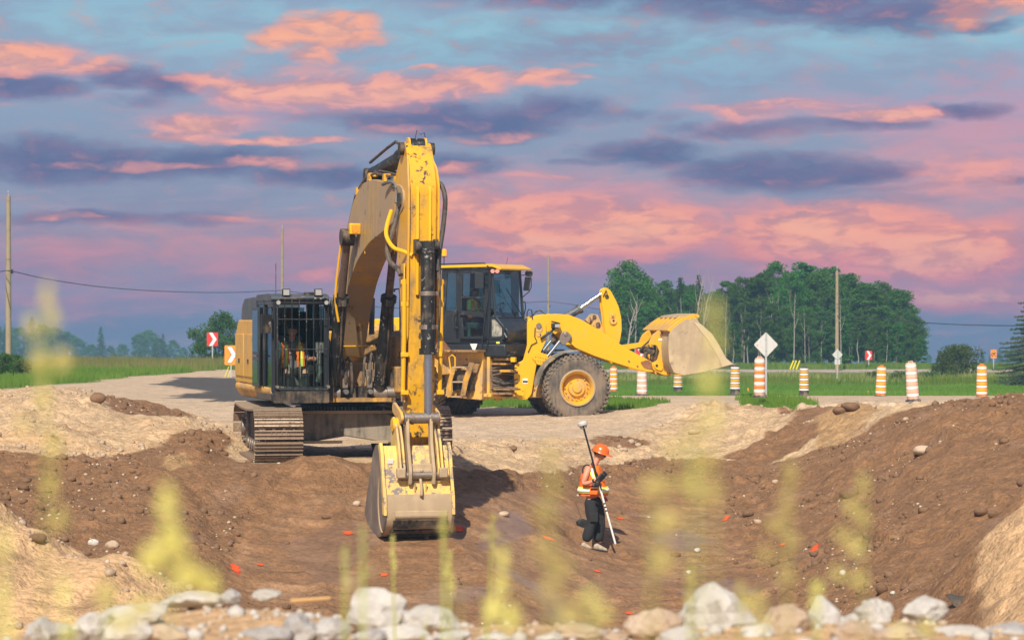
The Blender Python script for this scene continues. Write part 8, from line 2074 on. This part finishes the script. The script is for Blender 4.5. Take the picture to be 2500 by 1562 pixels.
stalk(112, 660, 2.6, 90, 34, 'tall very blurred grass panicle at far left reaching into the sky', blobs=[(0, 40, 34, 95), (12, 95, 44, 60), (-38, 110, 50, 80), (-20, 190, 62, 80), (36, 190, 60, 70), (-10, 280, 46, 90), (20, 390, 40, 90), (10, 480, 34, 80), (30, 560, 36, 80), (-60, 340, 30, 50)], sway=-.01, seed=1)
stalk(395, 1130, 2.4, 120, 70, 'wide very blurred grass head in the lower left, over the brown slope', blobs=[(0, 60, 70, 110), (10, 150, 125, 110), (50, 225, 110, 80), (-40, 190, 70, 90), (100, 250, 70, 70)], seed=2, sway=.01)
stalk(250, 1365, 2.6, 60, 60, 'small blurred green tuft above the broad white rocks at left', blobs=[(0, 35, 62, 70), (90, 70, 120, 60), (40, 110, 90, 50)], seed=3)
stalk(8, 1230, 2.3, 200, 40, 'blurred grass running down the left picture edge', blobs=[(0, 60, 34, 90), (-5, 180, 44, 110), (10, 260, 40, 70)], seed=4)
stalk(150, 1340, 2.8, 110, 34, 'faint blurred stem below the tall panicle, over the dark slope at left', blobs=[(0, 60, 30, 100), (10, 150, 36, 60)], seed=5)
stalk(1165, 1215, 7.2, 80, 34, 'knobbly yellow grass head, sharpest one, right of the bucket', blobs=[(2, 8, 12, 24), (-4, 30, 26, 24), (10, 48, 26, 24), (-16, 52, 22, 20), (-2, 74, 22, 20), (6, 90, 16, 18)], seed=6, sway=-.03)
stalk(1048, 1205, 6.0, 60, 28, 'blurred green-yellow grass head in front of the bucket right edge', blobs=[(0, 15, 30, 34), (-8, 42, 22, 26), (14, 42, 22, 24), (2, 66, 24, 22)], seed=7)
stalk(928, 1268, 8.0, 90, 18, 'slim upright green timothy spike below the bucket', blobs=[(0, 4, 7, 22), (0, 40, 14, 60), (4, 66, 12, 50)], seed=8, sway=.01)
stalk(1064, 1300, 7.6, 90, 24, 'pale-tipped green spike right of the slim timothy spike', blobs=[(0, 10, 9, 24), (-4, 45, 20, 50), (4, 80, 24, 60)], seed=9)
stalk(858, 1245, 4.4, 120, 30, 'pinkish dry grass plume in front of the bucket left corner', dry=True, blobs=[(0, 20, 16, 60), (-4, 70, 24, 50), (-12, 120, 30, 50), (22, 100, 20, 40), (-20, 150, 26, 40)], seed=10)
stalk(815, 1290, 4.8, 60, 24, 'faint second dry plume just left of the pinkish one', dry=True, blobs=[(0, 30, 18, 60), (4, 85, 22, 50)], seed=11)
stalk(1190, 1290, 3.2, 200, 50, 'bright lime blurred grass clump rising right of the knobbly head', blobs=[(0, 30, 36, 70), (-6, 90, 46, 80), (-22, 150, 60, 80), (20, 170, 50, 80)], seed=12)
stalk(1300, 1040, 2.3, 140, 60, 'very blurred olive grass veil left of the surveyor', blobs=[(0, 40, 44, 80), (10, 110, 40, 60), (-20, 170, 60, 60), (-10, 260, 90, 60), (30, 300, 80, 70), (0, 360, 90, 60), (50, 400, 80, 60)], seed=13)
stalk(1395, 1390, 2.5, 60, 80, 'blurred olive tuft low in the centre below the surveyor', blobs=[(0, 20, 60, 50), (30, 60, 50, 50), (-50, 70, 60, 50)], seed=14)
stalk(1640, 1000, 2.3, 160, 60, 'very blurred olive grass head above right of the surveyor', blobs=[(0, 20, 50, 70), (30, 90, 60, 50), (-50, 60, 60, 60), (-70, 140, 60, 40), (40, 160, 80, 70)], seed=15)
stalk(1685, 700, 2.1, 160, 50, 'very blurred grass top floating over the wood beside the bucket', blobs=[(0, 40, 44, 70), (5, 110, 50, 70), (-10, 200, 60, 80), (0, 290, 56, 60)], seed=16)
stalk(1540, 1120, 2.4, 100, 70, 'soft yellow-green blur right of the surveyor at chest height', blobs=[(0, 30, 80, 50), (90, 20, 70, 70), (40, 110, 90, 80), (30, 200, 70, 80)], seed=17)
stalk(1860, 1090, 3.0, 120, 50, 'large blurred drooping grass head in front of the right slope', blobs=[(10, 30, 40, 80), (0, 100, 50, 90), (-30, 150, 60, 60), (10, 190, 50, 60), (-50, 220, 50, 50), (0, 270, 70, 40)], seed=18)
stalk(2040, 1115, 3.0, 140, 50, 'blurred curling grass head farther right over the slope', blobs=[(0, 30, 36, 70), (-30, 80, 44, 60), (0, 110, 50, 40), (-50, 150, 50, 40), (-20, 180, 60, 40), (-60, 240, 40, 50), (-10, 255, 60, 40)], seed=19)
stalk(1632, 1330, 5.0, 80, 22, 'short yellow spike standing left of the big white boulder', blobs=[(0, 30, 22, 70), (-4, 80, 20, 40)], seed=20)
stalk(1750, 1370, 4.0, 60, 34, 'blurred green head right above the big white boulder', blobs=[(0, 25, 34, 60), (14, 60, 30, 40)], seed=21)
stalk(1930, 1370, 3.6, 60, 40, 'blurred yellow-green head above the upright grey-green rock', blobs=[(0, 20, 44, 50), (-4, 60, 40, 40)], seed=22)
stalk(1800, 1400, 2.6, 60, 40, 'blurred pale tuft at the right end of the big boulder', blobs=[(-20, 20, 50, 40), (0, 70, 50, 40)], seed=23)
stalk(2190, 1470, 3.0, 40, 50, 'blurred tuft at the bottom right among the rocks', blobs=[(0, 10, 60, 30), (-70, 20, 50, 30)], seed=24)
blade(1014, 1432, 7.0, -.09, 'thin blurred blade bent right above the brown-spotted rock')
blade(1135, 1400, 5.0, .10, 'pale green blade leaning left near the lime clump')
blade(1090, 1380, 4.0, -.03, 'upright green blade left of the lime clump')
blade(1225, 1340, 3.4, .04, 'soft green blade in the right of the lime clump')
blade(1150, 1430, 3.2, -.05, 'short bright blade at the foot of the lime clump')
blade(935, 1440, 4.5, .05, 'green blade in front of the large peaked cream rock')
# ------------------------------------------------------------------ haze: the air of the place
hz = MB(); hz.box((0, 388, -3.5), (640, 860, 30)); hzm = bpy.data.materials.new('haze_air'); hzm.use_nodes = True
t = hzm.node_tree; t.nodes.clear()
pv = t.nodes.new('ShaderNodeVolumePrincipled'); pv.inputs['Color'].default_value = (.36, .66, .92, 1); pv.inputs['Density'].default_value = 0.00065; pv.inputs['Anisotropy'].default_value = 0.0
oo = t.nodes.new('ShaderNodeOutputMaterial'); t.links.new(pv.outputs[0], oo.inputs['Volume'])
tag(hz.build('haze', hzm, smooth=False), kind='stuff')
